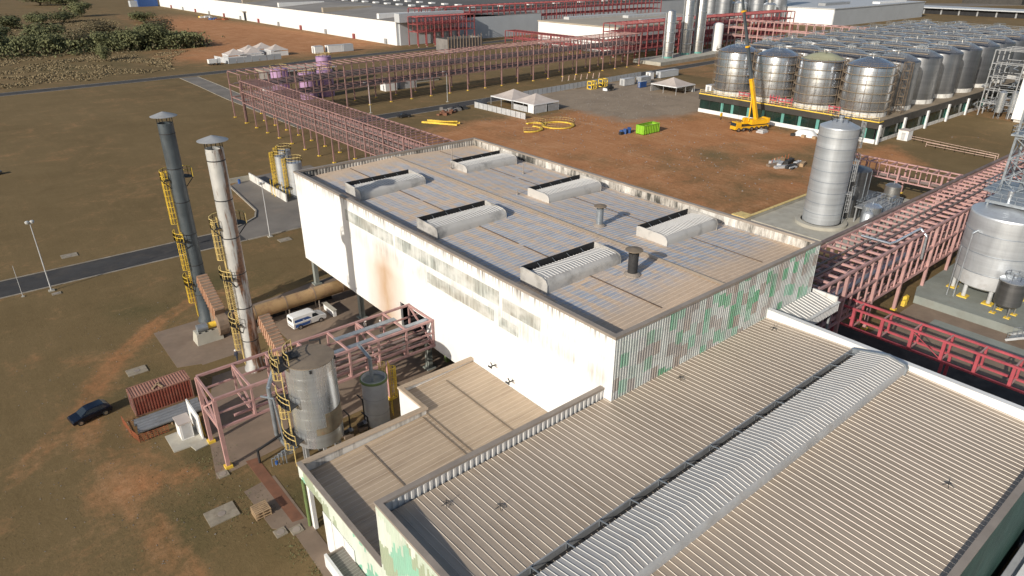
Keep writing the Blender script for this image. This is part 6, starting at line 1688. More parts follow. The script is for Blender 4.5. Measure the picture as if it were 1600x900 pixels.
tent(148.7, 168.6, 159.7, 179.1, 'pale tent with white walls in the yard, nearer the red ground', [((148.8, 168.7), (148.8, 171.6), 2.6, 'white'), ((148.9, 168.65), (154.5, 168.65), 2.6, 'grey_light'), ((155, 168.6), (159.6, 168.6), 2.2, 'grey'), ((148.8, 172), (148.8, 178.9), 1.8, 'grey_light')])
tent(148.3, 179.3, 159.4, 190.6, 'pale open tent in the yard, farther from the red ground', [((159.2, 179.5), (159.2, 190.4), 2.2, 'grey')])
tent(211.5, 160.6, 222.6, 172.5, 'pale tent near the tank farm with white goods below', [((222.3, 161), (222.3, 172), 2.4, 'grey'), ((212, 172.3), (222, 172.3), 2.4, 'grey')])
def fence(pts, h, label, mt, step=2.4, cap=None):
    t = thing('site_fence', label, 'fence', (*pts[0], 0))
    for a, b in zip(pts[:-1], pts[1:]):
        A, B_ = Vector((*a, 0)), Vector((*b, 0)); k = max(1, round((B_ - A).length / step))
        for i in range(k):
            p, q = A.lerp(B_, i / k + .004), A.lerp(B_, (i + 1) / k - .004)
            MB().beam((p.x, p.y, h / 2), (q.x, q.y, h / 2), .06, h).build('fence_panel', MT[mt], t)
            MB().beam((p.x, p.y, 0), (p.x, p.y, h + .08), .1).build('fence_post', MT['grey'], t)
fence([(147.8, 192.4), (140.4, 189.6), (140.9, 163.6)], 1.9, 'grey panel fence turning round the yard tents', 'grey_light')
fence([(165.5, 193.4), (200, 195.8), (236, 198.4)], 2.1, 'long grey panel fence between yard and road', 'fargrey')
t = thing('skip_container', 'lime green open skip in the middle of the red yard', 'skip', (156, 127.6, 0))
sx0, sy0, sx1, sy1, sh = 152.6, 125.8, 159.6, 128.6, 2.55
for nm, b in (('side_wall', (sx0, sy0, sx1, sy0 + .1)), ('side_wall', (sx0, sy1 - .1, sx1, sy1)), ('end_wall', (sx0, sy0 + .1, sx0 + .1, sy1 - .1)), ('end_wall', (sx1 - .1, sy0 + .1, sx1, sy1 - .1))):
    MB().box(b[0], b[1], .2, b[2], b[3], sh).build(nm, MT['green_skip'], t)
MB().box(sx0, sy0, .15, sx1, sy1, .3).build('floor', MT['green_skip'], t)
for i in range(10):
    x = sx0 + .2 + i * (sx1 - sx0 - .4) / 9; MB().box(x - .07, sy0 - .12, .2, x + .07, sy0, sh - .05).build('rib', MT['green_skip'], t)
for i in range(3): y = sy0 + .4 + i; MB().box(sx0 - .12, y - .07, .2, sx0, y + .07, sh - .05).build('rib', MT['green_skip'], t)
MB().bars([(sx0, sy0, sh), (sx1, sy0, sh), (sx1, sy1, sh), (sx0, sy1, sh)], .2, True).build('rim', MT['green_skip'], t)
m = MB()
for i in range(9): m.obox((sx0 + 1 + random.random() * 5, sy0 + .7 + random.random() * 1.4), (1, random.random()), .5, .3, .3, 1.6 + random.random() * .7)
m.build('rubble', MT['wood'], t)
t = thing('material_heap', 'navy lumpy material heap left of the lime skip', 'heap', (150, 131, 0))
for i in range(6): MB().obox((148.6 + i * .8, 130.6 + .5 * (i % 2)), (1, .3 * i), .55, .45, 0, .8 + .3 * (i % 3)).build('bundle', MT['blue'] if i % 3 else MT['dark'], t)
def yellow_ring(c, r, a0, a1, label):
    t = thing('ring_walkway', label, 'walkway', (*c, 0), 'yellow ring walkways lying in the yard')
    n = max(6, int(abs(a1 - a0) * 5)); 
    for i in range(n):
        b0, b1 = a0 + (a1 - a0) * i / n, a0 + (a1 - a0) * (i + 1) / n
        MB().prism([(c[0] + rr * math.cos(b), c[1] + rr * math.sin(b)) for rr, b in ((r - .4, b0), (r + .4, b0), (r + .4, b1), (r - .4, b1))], .12, .4).build('deck_segment', MT['yellow'], t)
    rail(MB(), arc_pts(c, r + .38, .4, a0, a1, n), 1.2, .045, every=1.6).build('handrail', MT['yellow_pale'], t)
yellow_ring((142.6, 150.6), 4.6, 0, 2 * math.pi, 'closed yellow ring walkway with rails lying on red ground')
yellow_ring((132.4, 152.4), 3.9, -2.6, .5, 'left yellow half ring walkway lying on red ground')
yellow_ring((137.6, 155.2), 2.9, -.4, 1.9, 'small yellow arc walkway between the two larger rings')
t = thing('ladder_pile', 'yellow steel stair frames stacked on the ground near the pink rack', 'ladders', (116, 175, 0))
for i in range(7):
    y = 179.5 - i * 1.3; MB().beam((113.6 + .75 * i, y + .8, .3 + .12 * i), (115.6 + .75 * i, y - .6, .3 + .12 * i), .3, .35).build('stair_tread', MT['yellow'], t)
MB().beam((113.0, 179.9, .35), (119.0, 169.8, .35), .25, .5).beam((115.4, 180.4, .5), (121, 171, .5), .25, .5).build('stringer', MT['yellow'], t)
for i, (x, y, n, mt) in enumerate(((126, 187, 7, 'brick_path'), (131, 189.5, 6, 'block'), (134.6, 190.6, 6, 'dark'))):
    t = thing('rubble_heap', ['brick coloured rubble heap beside the road', 'grey rubble heap in the middle of three', 'dark scrap heap nearest the tents'][i], 'heap', (x, y, 0), 'heaps beside the road')
    m = MB()
    for k in range(n * 3): m.obox((x + random.gauss(0, 1.3), y + random.gauss(0, .9)), (1, random.random() * 2 - 1), .3 + random.random() * .5, .3 + random.random() * .3, 0, .3 + random.random() * .8)
    o = m.build('rubble', MT[mt], t); o['kind'] = 'stuff'
def site_box(x, y, sx, sy, h, mt, label, name='site_container', cat='container', g='site containers', ribs=True):
    t = thing(name, label, cat, (x, y, 0), g)
    MB().box(x, y, .12, x + sx, y + sy, h).build('container_body', MT[mt], t)
    MB().box(x - .06, y - .06, h, x + sx + .06, y + sy + .06, h + .1).build('container_roof', MT['grey_light'], t)
    k = int(sx / .6)
    if ribs:
        for i in range(k): MB().box(x + .2 + i * .6, y - .05, .2, x + .45 + i * .6, y, h - .1).build('rib', MT[mt], t)
    MB().box(x - .05, y + sy * .3, .2, x, y + sy * .7, h - .3).build('door', MT['grey'], t)
site_box(211.8, 186.2, 6.1, 2.5, 2.6, 'grey_light', 'pale grey container nearest the yellow crates')
site_box(220.5, 185.2, 6.1, 2.5, 2.6, 'grey', 'grey container beside the blue toilets')
site_box(232.5, 190.5, 2.4, 2.4, 2.8, 'white', 'white cube cabin behind the grey containers', ribs=False)
site_box(238.5, 190.0, 12.2, 2.5, 2.6, 'fargrey', 'long pale grey container beside the road end')
site_box(226, 155.6, 4.5, 2.5, 2.5, 'white', 'white cabin right of the tent near the tank farm', ribs=False)
for i in range(3): site_box(213.5 + i * 1.3, 179.5, 1.15, 1.2, 2.3, 'blue', 'blue portable toilet, ' + ['left', 'middle', 'right'][i] + ' of three near the grey containers', 'portable_toilet', 'toilet', 'blue toilets', False)
site_box(231.5, 153, 1.2, 1.2, 2.3, 'blue', 'blue portable toilet by the white cabin', 'portable_toilet', 'toilet', 'blue toilets', False)
for i, (x, y) in enumerate(((196.2, 189.0), (203.6, 190.2))):
    t = thing('yellow_frame_crate', ['yellow machine frame beside blue drum by the fence', 'yellow open frame crate by the fence'][i], 'frame', (x, y, 0), 'yellow frames by the fence')
    f = MB()
    cs = [(x, y), (x + 2.6, y), (x + 2.6, y + 2.2), (x, y + 2.2)]
    for z in (.15, 1.5, 2.9): f.bars([(*q, z) for q in cs], .28, True)
    for q in cs: f.beam((*q, 0), (*q, 3), .28)
    f.beam((x + 1.3, y, 0), (x + 1.3, y, 3), .26)
    f.build('frame', MT['yellow'], t); MB().box(x + .5, y + .4, .1, x + 2, y + 1.8, 1.3 + .5 * i).build('machine', MT['dark'] if i else MT['blue'], t)
t = thing('small_loader', 'small dark loader with red bucket on the grey yard', 'loader', (200, 183, 0))
MB().box(198.6, 182.4, .5, 201.6, 184, 1.5).build('body', MT['dark'], t); MB().box(199.4, 182.5, 1.5, 200.8, 183.9, 2.5).build('cab', MT['car_glass'], t)
MB().add([(197.4, 182.2, .2), (197.4, 184.2, .2), (198.4, 184.2, .15), (198.4, 182.2, .15), (197.6, 182.2, 1.1), (197.6, 184.2, 1.1)], [(0, 3, 2, 1), (0, 1, 5, 4), (0, 4, 3), (1, 2, 5)]).build('bucket', MT['tarp'], t)
for u in (199.1, 201.0):
    for v in (182.35, 184.05): wheel(t, u, v, .45, .45, .35, 0)
for i in range(7):
    x = 202.0 + i * 3.1; t = thing('leaning_post', f'short pale post, {ORD[i]} of the row in the grass strip behind the fence', 'post', (x, 211.5 - i * .5, 0), 'row of short posts')
    MB().beam((x, 211.5 - i * .5, 0), (x + .15, 211.3 - i * .5, 2.0), .22).build('shaft', MT['pinkpale'], t); MB().box(x - .25, 211.2 - i * .5, 0, x + .25, 211.8 - i * .5, .12).build('footing', MT['concrete_pale'], t)
t = thing('rebar_stack', 'stacks of timber, steel and slabs on red ground before the tall tank', 'stack', (157, 83, 0))
rnd = random.Random(3)
for i in range(16):
    x, y = 152 + rnd.random() * 9, 79.6 + rnd.random() * 6.5
    MB().obox((x, y), (rnd.random() * .5 + .6, rnd.random() - .5), 1.2 + rnd.random(), .25 + .3 * rnd.random(), .02, .3 + rnd.random() * .7).build('bundle', MT[rnd.choice(('block', 'dark', 'wood', 'concrete', 'grey_light'))], t)
for i in range(6): MB().tube((153.2 + i * 1.5, 85.6, 0), (153.2 + i * 1.5, 85.6, 1.4), .1, 6).build('marker_post', MT['orange'], t)

# ------------------------------------------------------------------ lilac tanks and small plant behind the rack
for i, (x, y, r, h) in enumerate(((104.2, 240.5, 3.0, 9), (112.0, 242.5, 2.9, 9), (124, 268, 3, 10.5), (96.5, 246, 3, 10.5))):
    t = thing('lilac_tank', ['lilac tank in front, left of the front two behind the rack', 'lilac tank in front, right of the front two behind the rack', 'lilac tank farthest back behind the rack', 'lilac tank leftmost behind the rack'][i], 'tank', (x, y, 0), 'lilac tanks')
    MB().lathe([(r, 0), (r, h)], (x, y), 30).build('shell', MT['purple'], t, smooth=40); MB().lathe([(r + .08, h - .05), (r + .08, h + .05), (.05, h + .6)], (x, y), 30).build('roof', MT['purple'], t, smooth=40)
    rail(MB(), arc_pts((x, y), r, h + .05, 0, 2 * math.pi, 12), 1.1, .09, every=1.6).build('handrail', MT['yellow_pale'], t)
t = thing('flat_roof_shed', 'wide shed with dusty flat roof behind the lilac tanks', 'building', (107, 287, 0))
MB().box(108, 287.6, 0, 137.4, 298, 3.4).build('wall', MT['block'], t); MB().box(107, 286.8, 3.4, 138.2, 299, 3.9).build('roof', MT['farroof_pale'], t); MB().box(106.9, 286.7, 3.2, 138.3, 286.8, 3.95).build('fascia', MT['grey_light'], t)
for i, (x, y, sx, sy, h, mt) in enumerate(((133, 236, 5, 4, 4.2, 'white'), (140.5, 237, 7, 4, 3.6, 'grey_light'), (92, 250, 4, 3, 3.4, 'white'), (150, 246, 14, 6, 1.0, 'concrete_pale'))):
    t = thing('plant_hut', ['white plant hut under the long rack right of the lilac tanks', 'pale grey plant hut right of the white one under the rack', 'white plant hut left of the lilac tanks', 'low concrete basin behind the long rack'][i], 'hut', (x, y, 0), 'huts behind the rack')
    MB().box(x, y, 0, x + sx, y + sy, h).build('wall', MT[mt], t); MB().box(x - .3, y - .3, h, x + sx + .3, y + sy + .3, h + .2).build('roof', MT['grey_light'], t); MB().box(x - .05, y + 1, .1, x, y + 2, min(h - .1, 2.1)).build('door', MT['grey'], t)

# ------------------------------------------------------------------ far buildings, columns and silos
t = thing('long_white_warehouse', 'very long white warehouse wall at the top of the photo', 'building', (217, 366, 0))
for i in range(10): MB().box(217.2, 368 + i * 49.6, 0, 217.6, 368 + i * 49.6 + 49.45, 13).build('wall_panel', MT['white'], t)
MB().box(217.6, 368, 0, 330, 864, 12.9).build('core', MT['fargrey'], t)
MB().add([(216.8, 368, 13.05), (258, 368, 15.6), (300, 368, 13.05), (216.8, 864, 13.05), (258, 864, 15.6), (300, 864, 13.05), (330, 368, 13.0), (330, 864, 13.0)], [(0, 1, 4, 3), (1, 2, 5, 4), (2, 6, 7, 5)]).build('roof', MT['farroof_mid'], t)
MB().box(216.6, 362.5, 12.8, 262, 368, 17.6).build('end_fascia', MT['fargrey'], t)
MB().box(219, 366.6, 0, 262, 368, 12.8).build('end_wall', MT['fargrey'], t)
for i in range(12):
    y = 380 + i * 40; MB().box(216.2, y - 1.1, 0, 217.15, y + 1.1, 3.0).build('door', MT['farred' if i % 2 else 'grey'], t)
for i in range(6): MB().box(219, 390 + i * 75, 13.2, 256, 392.5 + i * 75, 16.2).build('skylight', MT['farroof_pale'] if i % 2 else MT['white'], t)
MB().box(214.6, 605, 7, 217.1, 614, 7.4).build('dock_canopy', MT['grey_light'], t); MB().box(217.05, 607, 0, 217.15, 612, 6).build('dock_door', MT['soot_shade'], t)
t = thing('far_dark_roof_hall', 'large far hall with dark roof and white roof lights', 'building', (292, 430, 0))
MB().box(292, 430, 0, 620, 900, 13.2).build('wall', MT['white'], t); MB().box(292.4, 429.6, 0, 620, 430, 13.2).build('south_wall', MT['fargrey'], t); MB().box(290.8, 428.8, 13.2, 621, 901, 13.9).build('roof', MT['farroof'], t)
for j in range(2):
    for i in range(14): MB().box(294 + j * 30 + i * .0, 438 + i * 18, 13.9, 298 + j * 30, 442 + i * 18, 15).build('roof_light', MT['white'], t)
for i in range(9): MB().box(318 + i * 28, 432, 13.9, 323 + i * 28, 435.4, 15).build('roof_light', MT['white'], t)
t = thing('windowless_white_building', 'white windowless building with cream roof behind the pink rack', 'building', (284, 256, 0))
MB().box(284, 256.6, 0, 392, 319, 13).build('wall', MT['white'], t); MB().box(284.6, 256.2, 0, 392, 256.6, 13).build('south_wall', MT['fargrey'], t); MB().box(283.6, 256.0, 13, 392.5, 319.4, 13.6).build('roof', MT['farroof_pale'], t)
for x, y, sx in ((318, 268, 70), (336, 296, 40), (300, 310, 60)): MB().box(x, y, 13.6, x + sx, y + 4.5, 15).build('roof_vent', MT['grey_light'], t)
for i, (x, y, r, h) in enumerate(((284.2, 223.4, 2.5, 22.5), (302.6, 227.2, 2.7, 34), (311.8, 226.2, 2.5, 36))):
    t = thing('steel_column', ['shortest of the three tall steel columns on green bases', 'middle of the three tall steel columns on green bases', 'tallest steel column on green base, nearest the white cylinder'][i], 'column', (x, y, 0), 'tall process columns')
    MB().lathe([(r * .98, 2.4), (r, h), (r * .8, h + .8), (.05, h + 1.2)], (x, y), 30).build('shell', MT['steel'], t, smooth=40); MB().lathe([(r * 1.08, 0), (r * 1.0, 2.4)], (x, y), 30).build('base_skirt', MT['teal'], t)
    for k in range(1, 5): MB().lathe([(r + .01, h * k / 5 - .15), (r + .22, h * k / 5), (r + .01, h * k / 5 + .15)], (x, y), 30).build('ring_stiffener', MT['steel_dull'], t)
    MB().beam((x - r - .4, y + .2, .5), (x - r - .4, y + .2, h), .5).beam((x + r * .6, y - r * .9, .5), (x + r * .6, y - r * .9, h * .9), .35).build('ladder_run', MT['grey'], t)
slab('column_plinth', [(268, 214), (300, 216), (336, 220), (336, 234), (268, 231)], 1.6, MT['concrete_pale'])
t = thing('white_cylinder_tank', 'plain white upright cylinder tank right of steel columns', 'tank', (329, 226.6, 0))
MB().lathe([(2.7, .5), (2.7, 14.6), (1.8, 15.3), (.05, 15.6)], (329, 226.6), 30).build('shell', MT['white'], t, smooth=40)
for k in range(3): MB().beam((329 + 2 * math.cos(k * 2.1), 226.6 + 2 * math.sin(k * 2.1), 0), (329 + 2 * math.cos(k * 2.1), 226.6 + 2 * math.sin(k * 2.1), 1), .4).build('leg', MT['grey'], t)
for i in range(6):
    x, y = 522 + 4 * (i % 2), 388 - i * 15.4
    t = thing('steel_silo', f'tall grey steel silo, {ORD[i]} from the left in the far silo row', 'silo', (x, y, 0), 'far steel silos')
    MB().lathe([(6.6, 0), (6.6, 42), (3, 45), (.1, 46)], (x, y), 36).build('shell', MT['silo'], t, smooth=40)
    for k in range(1, 9): MB().lathe([(6.61, k * 4.6 - .15), (6.72, k * 4.6), (6.61, k * 4.6 + .15)], (x, y), 36).build('ring', MT['galv'], t)
t = thing('far_white_hall', 'pale clad hall beyond the tank farm with roof vents', 'building', (532, 270, 0))
MB().box(532, 268, 0, 690, 372, 12.2).build('wall', MT['white'], t); MB().box(532.6, 267.6, 0, 690, 268, 12.2).build('south_wall', MT['fargrey'], t); MB().box(531.4, 267.2, 12.2, 691, 373, 12.8).build('roof', MT['grey_light'], t)
MB().box(560, 290, 12.8, 600, 296, 14.6).build('roof_vent', MT['grey'], t); MB().box(620, 275, 12.8, 670, 281, 14.2).build('roof_vent', MT['white'], t); MB().box(531.9, 306, 0, 532, 314, 6).build('dock_door', MT['soot_shade'], t)
for i, y in enumerate((305, 330)):
    t = thing('roof_vessel', ['bright vessel on legs before the far pale hall, right of two', 'bright vessel on legs before the far pale hall, left of two'][i], 'vessel', (505, y, 0), 'vessels before the far hall')
    MB().lathe([(2, 4), (4.8, 5), (4.8, 15), (3, 16.4), (.1, 17)], (505, y), 28).build('shell', MT['steel_bright'], t, smooth=40)
    MB().lathe([(2.2, 16.4), (2.2, 18.4), (.1, 18.6)], (505, y), 20).build('cap', MT['steel'], t, smooth=40)
    for k in range(4): MB().beam((505 + 3.6 * math.cos(k * 1.57), y + 3.6 * math.sin(k * 1.57), 0), (505 + 3.6 * math.cos(k * 1.57), y + 3.6 * math.sin(k * 1.57), 5.4), .5).build('leg', MT['grey'], t)
t = thing('far_low_shed', 'long low pale roofed shed behind the tank farm', 'building', (737, 200, 0))
MB().box(737, 40, 0, 760, 345, 5).build('wall', MT['soot_shade'], t); MB().box(733, 38, 5, 764, 347, 6).build('roof', MT['fargrey'], t)
for k in range(20): MB().box(736.2, 44 + k * 15, 0, 737, 45.2 + k * 15, 5).build('column', MT['grey'], t)
t = thing('far_dark_warehouse', 'small dark warehouse near the top right corner', 'building', (960, 270, 0))
MB().box(955, 270, 0, 990, 330, 9).build('wall', MT['podium'], t); MB().box(953, 268, 9, 992, 332, 9.8).build('roof', MT['farroof'], t)
t = thing('blockwork_shell', 'roofless grey blockwork shell beyond the pink rack', 'building', (218.6, 322, 0))
for nm, b in (('wall', (218.6, 318, 242, 318.5)), ('wall', (218.6, 328.5, 242, 329)), ('wall', (218.6, 318.5, 219.1, 328.5)), ('wall', (241.5, 318.5, 242, 328.5))): MB().box(b[0], b[1], 0, b[2], b[3], 7).build(nm, MT['block'], t)
for i in range(12): MB().beam((219 + i * 2, 317.8, 0), (219 + i * 2, 317.8, 8.2 + (i % 3) * .5), .3).build('shuttering_post', MT['concrete'], t)
for i, (x, y, sx, mt) in enumerate(((163, 361.5, 5, 'white'), (170.5, 361, 8.4, 'white'), (179.2, 360.6, 6, 'fargrey'))): site_box(x, y, sx, 4, 3.6, mt, ['small white cabin leftmost of the far cabin row', 'longer white cabin in the middle of the far cabin row', 'pale grey cabin right end of the far cabin row'][i], 'site_cabin', 'cabin', 'far cabins', False)
for i, (x, y) in enumerate(((117, 360), (126, 360.5), (129, 372), (141, 366), (138.5, 379))):
    tent(x, y, x + 9, y + 9, ['far pale tent at the left end behind grey fence', 'far pale tent second from left behind grey fence', 'far pale tent at the back of the cluster', 'far pale tent at the right end of the cluster', 'far pale tent behind the right end one'][i], [((x, y), (x, y + 9), 2.6, 'grey_light'), ((x, y), (x + 9, y), 2.2, 'white')], 5.4, 3.0, 'far tents')
fence([(112, 366), (114, 351.5), (141, 353.5)], 2.6, 'far grey fence in front of the tent cluster', 'fargrey', 4)
t = thing('white_dump_truck', 'white truck parked by the far grey fence', 'truck', (107, 353, 0))
MB().box(104.6, 351.2, .9, 108.4, 353.4, 2.7).build('tipper_body', MT['white'], t); MB().box(108.5, 351.3, .8, 110.2, 353.3, 2.9).build('cab', MT['white'], t); MB().box(110.2, 351.5, 1.8, 110.25, 353.1, 2.7).build('windscreen', MT['car_glass'], t)
for u in (105.4, 107.2, 109.4):
    for v in (351.3, 353.3): wheel(t, u, v, .5, .5, .3, 0)
t = thing('blue_far_shed', 'blue shed beside the far end of long white wall', 'shed', (205, 868, 0))
MB().box(196, 866, 0, 216, 880, 9).build('wall', MT['blue'], t); MB().box(195.5, 865.5, 9, 216.5, 880.5, 9.6).build('roof', MT['grey'], t); MB().box(189, 868, 0, 196, 876, 6).build('pale_bay', MT['fargrey'], t)
rnd = random.Random(8)
for i, (cn, mt) in enumerate((('timber', 'wood'), ('yellow', 'yellow'), ('white', 'tarp'), ('blue', 'blue'), ('orange', 'orange'))):
    x, y = 196 + rnd.random() * 16, 610 + rnd.random() * 60
    t = thing('material_pile', f'small {cn} material pile on far red earth by long white wall', 'pile', (x, y, 0), 'material piles on the far red earth')
    for k in range(4): MB().obox((x + rnd.gauss(0, 2), y + rnd.gauss(0, 2)), (1, rnd.random()), 1.2 + rnd.random() * 1.6, .8, 0, .6 + rnd.random()).build('bundle', MT[mt], t)
# cars seen at the left edge and on the mid road
for i, (x, y, a) in enumerate(((5.2, 195.6, 10), (113.2, 190.6, 170))):
    tt, P = vehicle('distant_car', ['car cut by the left edge of the photo beyond the near road', 'dark pickup parked by the mid road near yellow ladders'][i], 'car', (x, y), rad(a),
        ([(-2.1, .3), (2.1, .3), (2.15, .75), (1.2, .95), (-2.1, .95)], [(-1.9 if not i else -.4, .93), (1.2, .93), (.6, 1.45), (-1.5 if not i else -.2, 1.45)], .18), 1.75, MT['dark'] if i else MT['steel_dark'],
        [('windscreen', [(1.17, -.7, .98), (1.17, .7, .98), (.64, .62, 1.42), (.64, -.62, 1.42)])], wheels=(-1.3, 1.3))
# ------------------------------------------------------------------ trees, scrub and grass
def crown_mesh(name, seed, n, leaf, mat, squash=.8):
    rnd = random.Random(seed); v = []; f = []
    lobes = [(rnd.uniform(-.55, .55), rnd.uniform(-.55, .55), rnd.uniform(-.45, .5) * squash, rnd.uniform(.35, .6)) for _ in range(14)]
    for _ in range(n):
        lx, ly, lz, lr = rnd.choice(lobes)
        d = Vector((rnd.gauss(0, 1), rnd.gauss(0, 1), rnd.gauss(0, 1))).normalized() * lr * (rnd.random() ** .35)
        p = Vector((lx, ly, lz)) + d; p.z = max(p.z, -.78)
        nrm = (d.normalized() + Vector((rnd.uniform(-.7, .7), rnd.uniform(-.7, .7), rnd.uniform(-.2, .9)))).normalized()
        a = nrm.orthogonal().normalized(); a.rotate(Matrix.Rotation(rnd.random() * 6.28, 3, nrm)); b = nrm.cross(a)
        s = leaf * rnd.uniform(.6, 1.3); k = len(v)
        v += [tuple(p + a * s), tuple(p + b * s * .7), tuple(p - a * s), tuple(p - b * s * .7)]; f.append((k, k + 1, k + 2, k + 3))
    me = bpy.data.meshes.new(name); me.from_pydata(v, [], f); me.materials.append(mat); return me
CR = [crown_mesh('crown', 1, 2400, .06, MT['leaf']), crown_mesh('crown', 2, 2400, .062, MT['leaf']), crown_mesh('crown', 3, 1500, .055, MT['leaf_dry']), crown_mesh('crown', 4, 2200, .058, MT['leaf'])]
def tree(x, y, r, h, k, label, name='tree'):
    t = thing(name, label, 'tree' if name == 'tree' else 'shrub', (x, y, 0), 'trees and scrub at the far left')
    z = h * .5
    m = MB().tube((x, y, -.1), (x + .1 * r, y, z), .05 * r + .08, 7, .03 * r + .04)
    for i in range(4):
        b = i * 1.7 + x; m.tube((x, y, z * .45), (x + .5 * r * math.cos(b), y + .5 * r * math.sin(b), z * 1.1), .03 * r + .03, 5, .02)
    m.build('trunk', MT['trunk'], t)
    o = inst(CR[k], 'crown', t, (x, y, z)); o.scale = (r, r, h * .62); o.rotation_euler = (0, 0, x * 1.3)
TREES = [(30, 462, 9, 13, 0, 'dense green tree at the left edge of the photo, nearest scrub'), (43, 458, 8, 11, 1, 'dark green tree second from the left edge in the scrub'), (56, 452, 9, 11, 3, 'green tree left of centre in the scrub belt'), (70, 458, 10, 12, 2, 'brownish bare tree in the middle of the scrub belt'),
         (82, 446, 9, 11, 0, 'green tree right of the bare brown one'), (94, 442, 9.5, 13, 1, 'broad green tree in the right half of the scrub belt'), (105, 444, 10, 14, 3, 'tallest green tree near the right end of scrub belt'), (115, 441, 7, 8, 0, 'low green bush close to the red earth'), (122, 440, 6, 6, 2, 'brown shrub at the right tip of the scrub belt'),
         (70.5, 403, 4.4, 8.4, 1, 'small lone tree with visible trunk before the scrub belt'), (119, 748, 13, 13, 0, 'round dark tree standing alone up the field'), (78, 668, 11, 10, 1, 'dark bush left of the lone round tree'), (97, 682, 13, 9, 3, 'wide dark bush between two far dark bushes'), (52, 640, 14, 11, 1, 'dark bush at the left edge further up the field'),
         (146, 642, 12, 9, 0, 'dark bush by the far red earth'), (128, 520, 13, 12, 2, 'brownish tree behind the scrub belt'), (62, 520, 14, 12, 3, 'green tree behind the scrub belt on the left'), (92, 520, 14, 12, 2, 'dry brown tree behind the scrub belt'), (32, 505, 14, 13, 0, 'green tree behind the leftmost scrub'), (112, 478, 11, 12, 1, 'green tree behind the tallest scrub tree'),
         (118, 960, 20, 12, 3, 'far dark tree clump at the top edge'), (140, 945, 18, 11, 0, 'far dark tree clump right of the other at the top edge')]
for a in TREES: tree(*a)
rnd = random.Random(21)
GRASS = [(10, 335), (60, 338), (88, 350), (100, 395), (120, 425), (60, 450), (-40, 440), (-60, 340)]
v = []; f = []
cnt = 0
while cnt < 16000:
    x, y = rnd.uniform(-60, 130), rnd.uniform(335, 700)
    if not (in_poly(x, y, GRASS) or (y > 430 and x < 60 + (y - 430) * .33 and rnd.random() < .5)): continue
    if noise.noise(Vector((x * .06, y * .06, 9))) < -.12: continue
    cnt += 1
    for q in range(3):
        a = rnd.random() * 6.28; h = rnd.uniform(.15, .6) * (1 if y < 450 else 1.6); w = rnd.uniform(.15, .4); bx, by = x + rnd.gauss(0, .5), y + rnd.gauss(0, .5); k = len(v)
        lx, ly = rnd.gauss(0, .25), rnd.gauss(0, .25)
        v += [(bx - w * math.cos(a), by - w * math.sin(a), -.05), (bx + w * math.cos(a), by + w * math.sin(a), -.05), (bx + lx + w * .5 * math.cos(a), by + ly + w * .5 * math.sin(a), h), (bx + lx - w * .6 * math.cos(a), by + ly - w * .6 * math.sin(a), h * .8)]; f.append((k, k + 1, k + 2, k + 3))
me = bpy.data.meshes.new('tall_grass'); me.from_pydata(v, [], f); me.materials.append(MT['straw'])
o = bpy.data.objects.new('tall_grass', me); COL.objects.link(o); tag(o, 'tall straw coloured grass at the far left', 'grass', kind='stuff')
for MM, NN, LL, RR in (('leaf_dry', 'undergrowth', 'mixed dry undergrowth below the scrub trees', 2600), ('leaf', 'green_scrub', 'low green scrub filling the gaps between the trees', 9000)):
    v = []; f = []
    for _ in range(RR):
        c0 = rnd.choice(((30, 470, 26), (62, 468, 26), (96, 462, 22), (112, 452, 14), (118, 436, 8)))
        x, y = rnd.gauss(c0[0], c0[2] * .6), rnd.gauss(c0[1], c0[2] * .6); z = rnd.uniform(.1, 3.2 if MM == 'leaf_dry' else 6.5)
        if y < 432: continue
        for q in range(3):
            nrm = Vector((rnd.gauss(0, 1), rnd.gauss(0, 1), rnd.gauss(.6, 1))).normalized(); a = nrm.orthogonal().normalized() * rnd.uniform(.4, .9); b = nrm.cross(a) * .7; p = Vector((x + rnd.gauss(0, .8), y + rnd.gauss(0, .8), max(.1, z + rnd.gauss(0, .6)))); k = len(v)
            v += [tuple(p + a), tuple(p + b), tuple(p - a), tuple(p - b)]; f.append((k, k + 1, k + 2, k + 3))
    me = bpy.data.meshes.new(NN); me.from_pydata(v, [], f); me.materials.append(MT[MM])
    o = bpy.data.objects.new(NN, me); COL.objects.link(o); tag(o, LL, 'undergrowth', kind='stuff')
v = []; f = []
for cx, cy, s, n_ in ((12.6, 52, 1.6, 260), (13.2, 44, .7, 160), (11.6, 60.5, 1.2, 160), (13.4, 41.2, .35, 90), (14.9, 50.5, .25, 70), (22, 57.4, .8, 120), (10.2, 55, 2.2, 200)):
    for _ in range(n_):
        x, y = rnd.gauss(cx, s), rnd.gauss(cy, s * 1.3)
        if 13.7 < x < 15.2 and y > 33 and y < 58: continue
        a = rnd.random() * 6.28; h = rnd.uniform(.04, .16); w = .05; k = len(v)
        v += [(x - w * math.cos(a), y - w * math.sin(a), 0), (x + w * math.cos(a), y + w * math.sin(a), 0), (x + rnd.gauss(0, .06), y + rnd.gauss(0, .06), h)]; f.append((k, k + 1, k + 2))
me = bpy.data.meshes.new('grass_tufts'); me.from_pydata(v, [], f); me.materials.append(MT['leaf'])
o = bpy.data.objects.new('grass_tufts', me); COL.objects.link(o); tag(o, 'sparse green grass tufts beside the pavements', 'grass', kind='stuff')

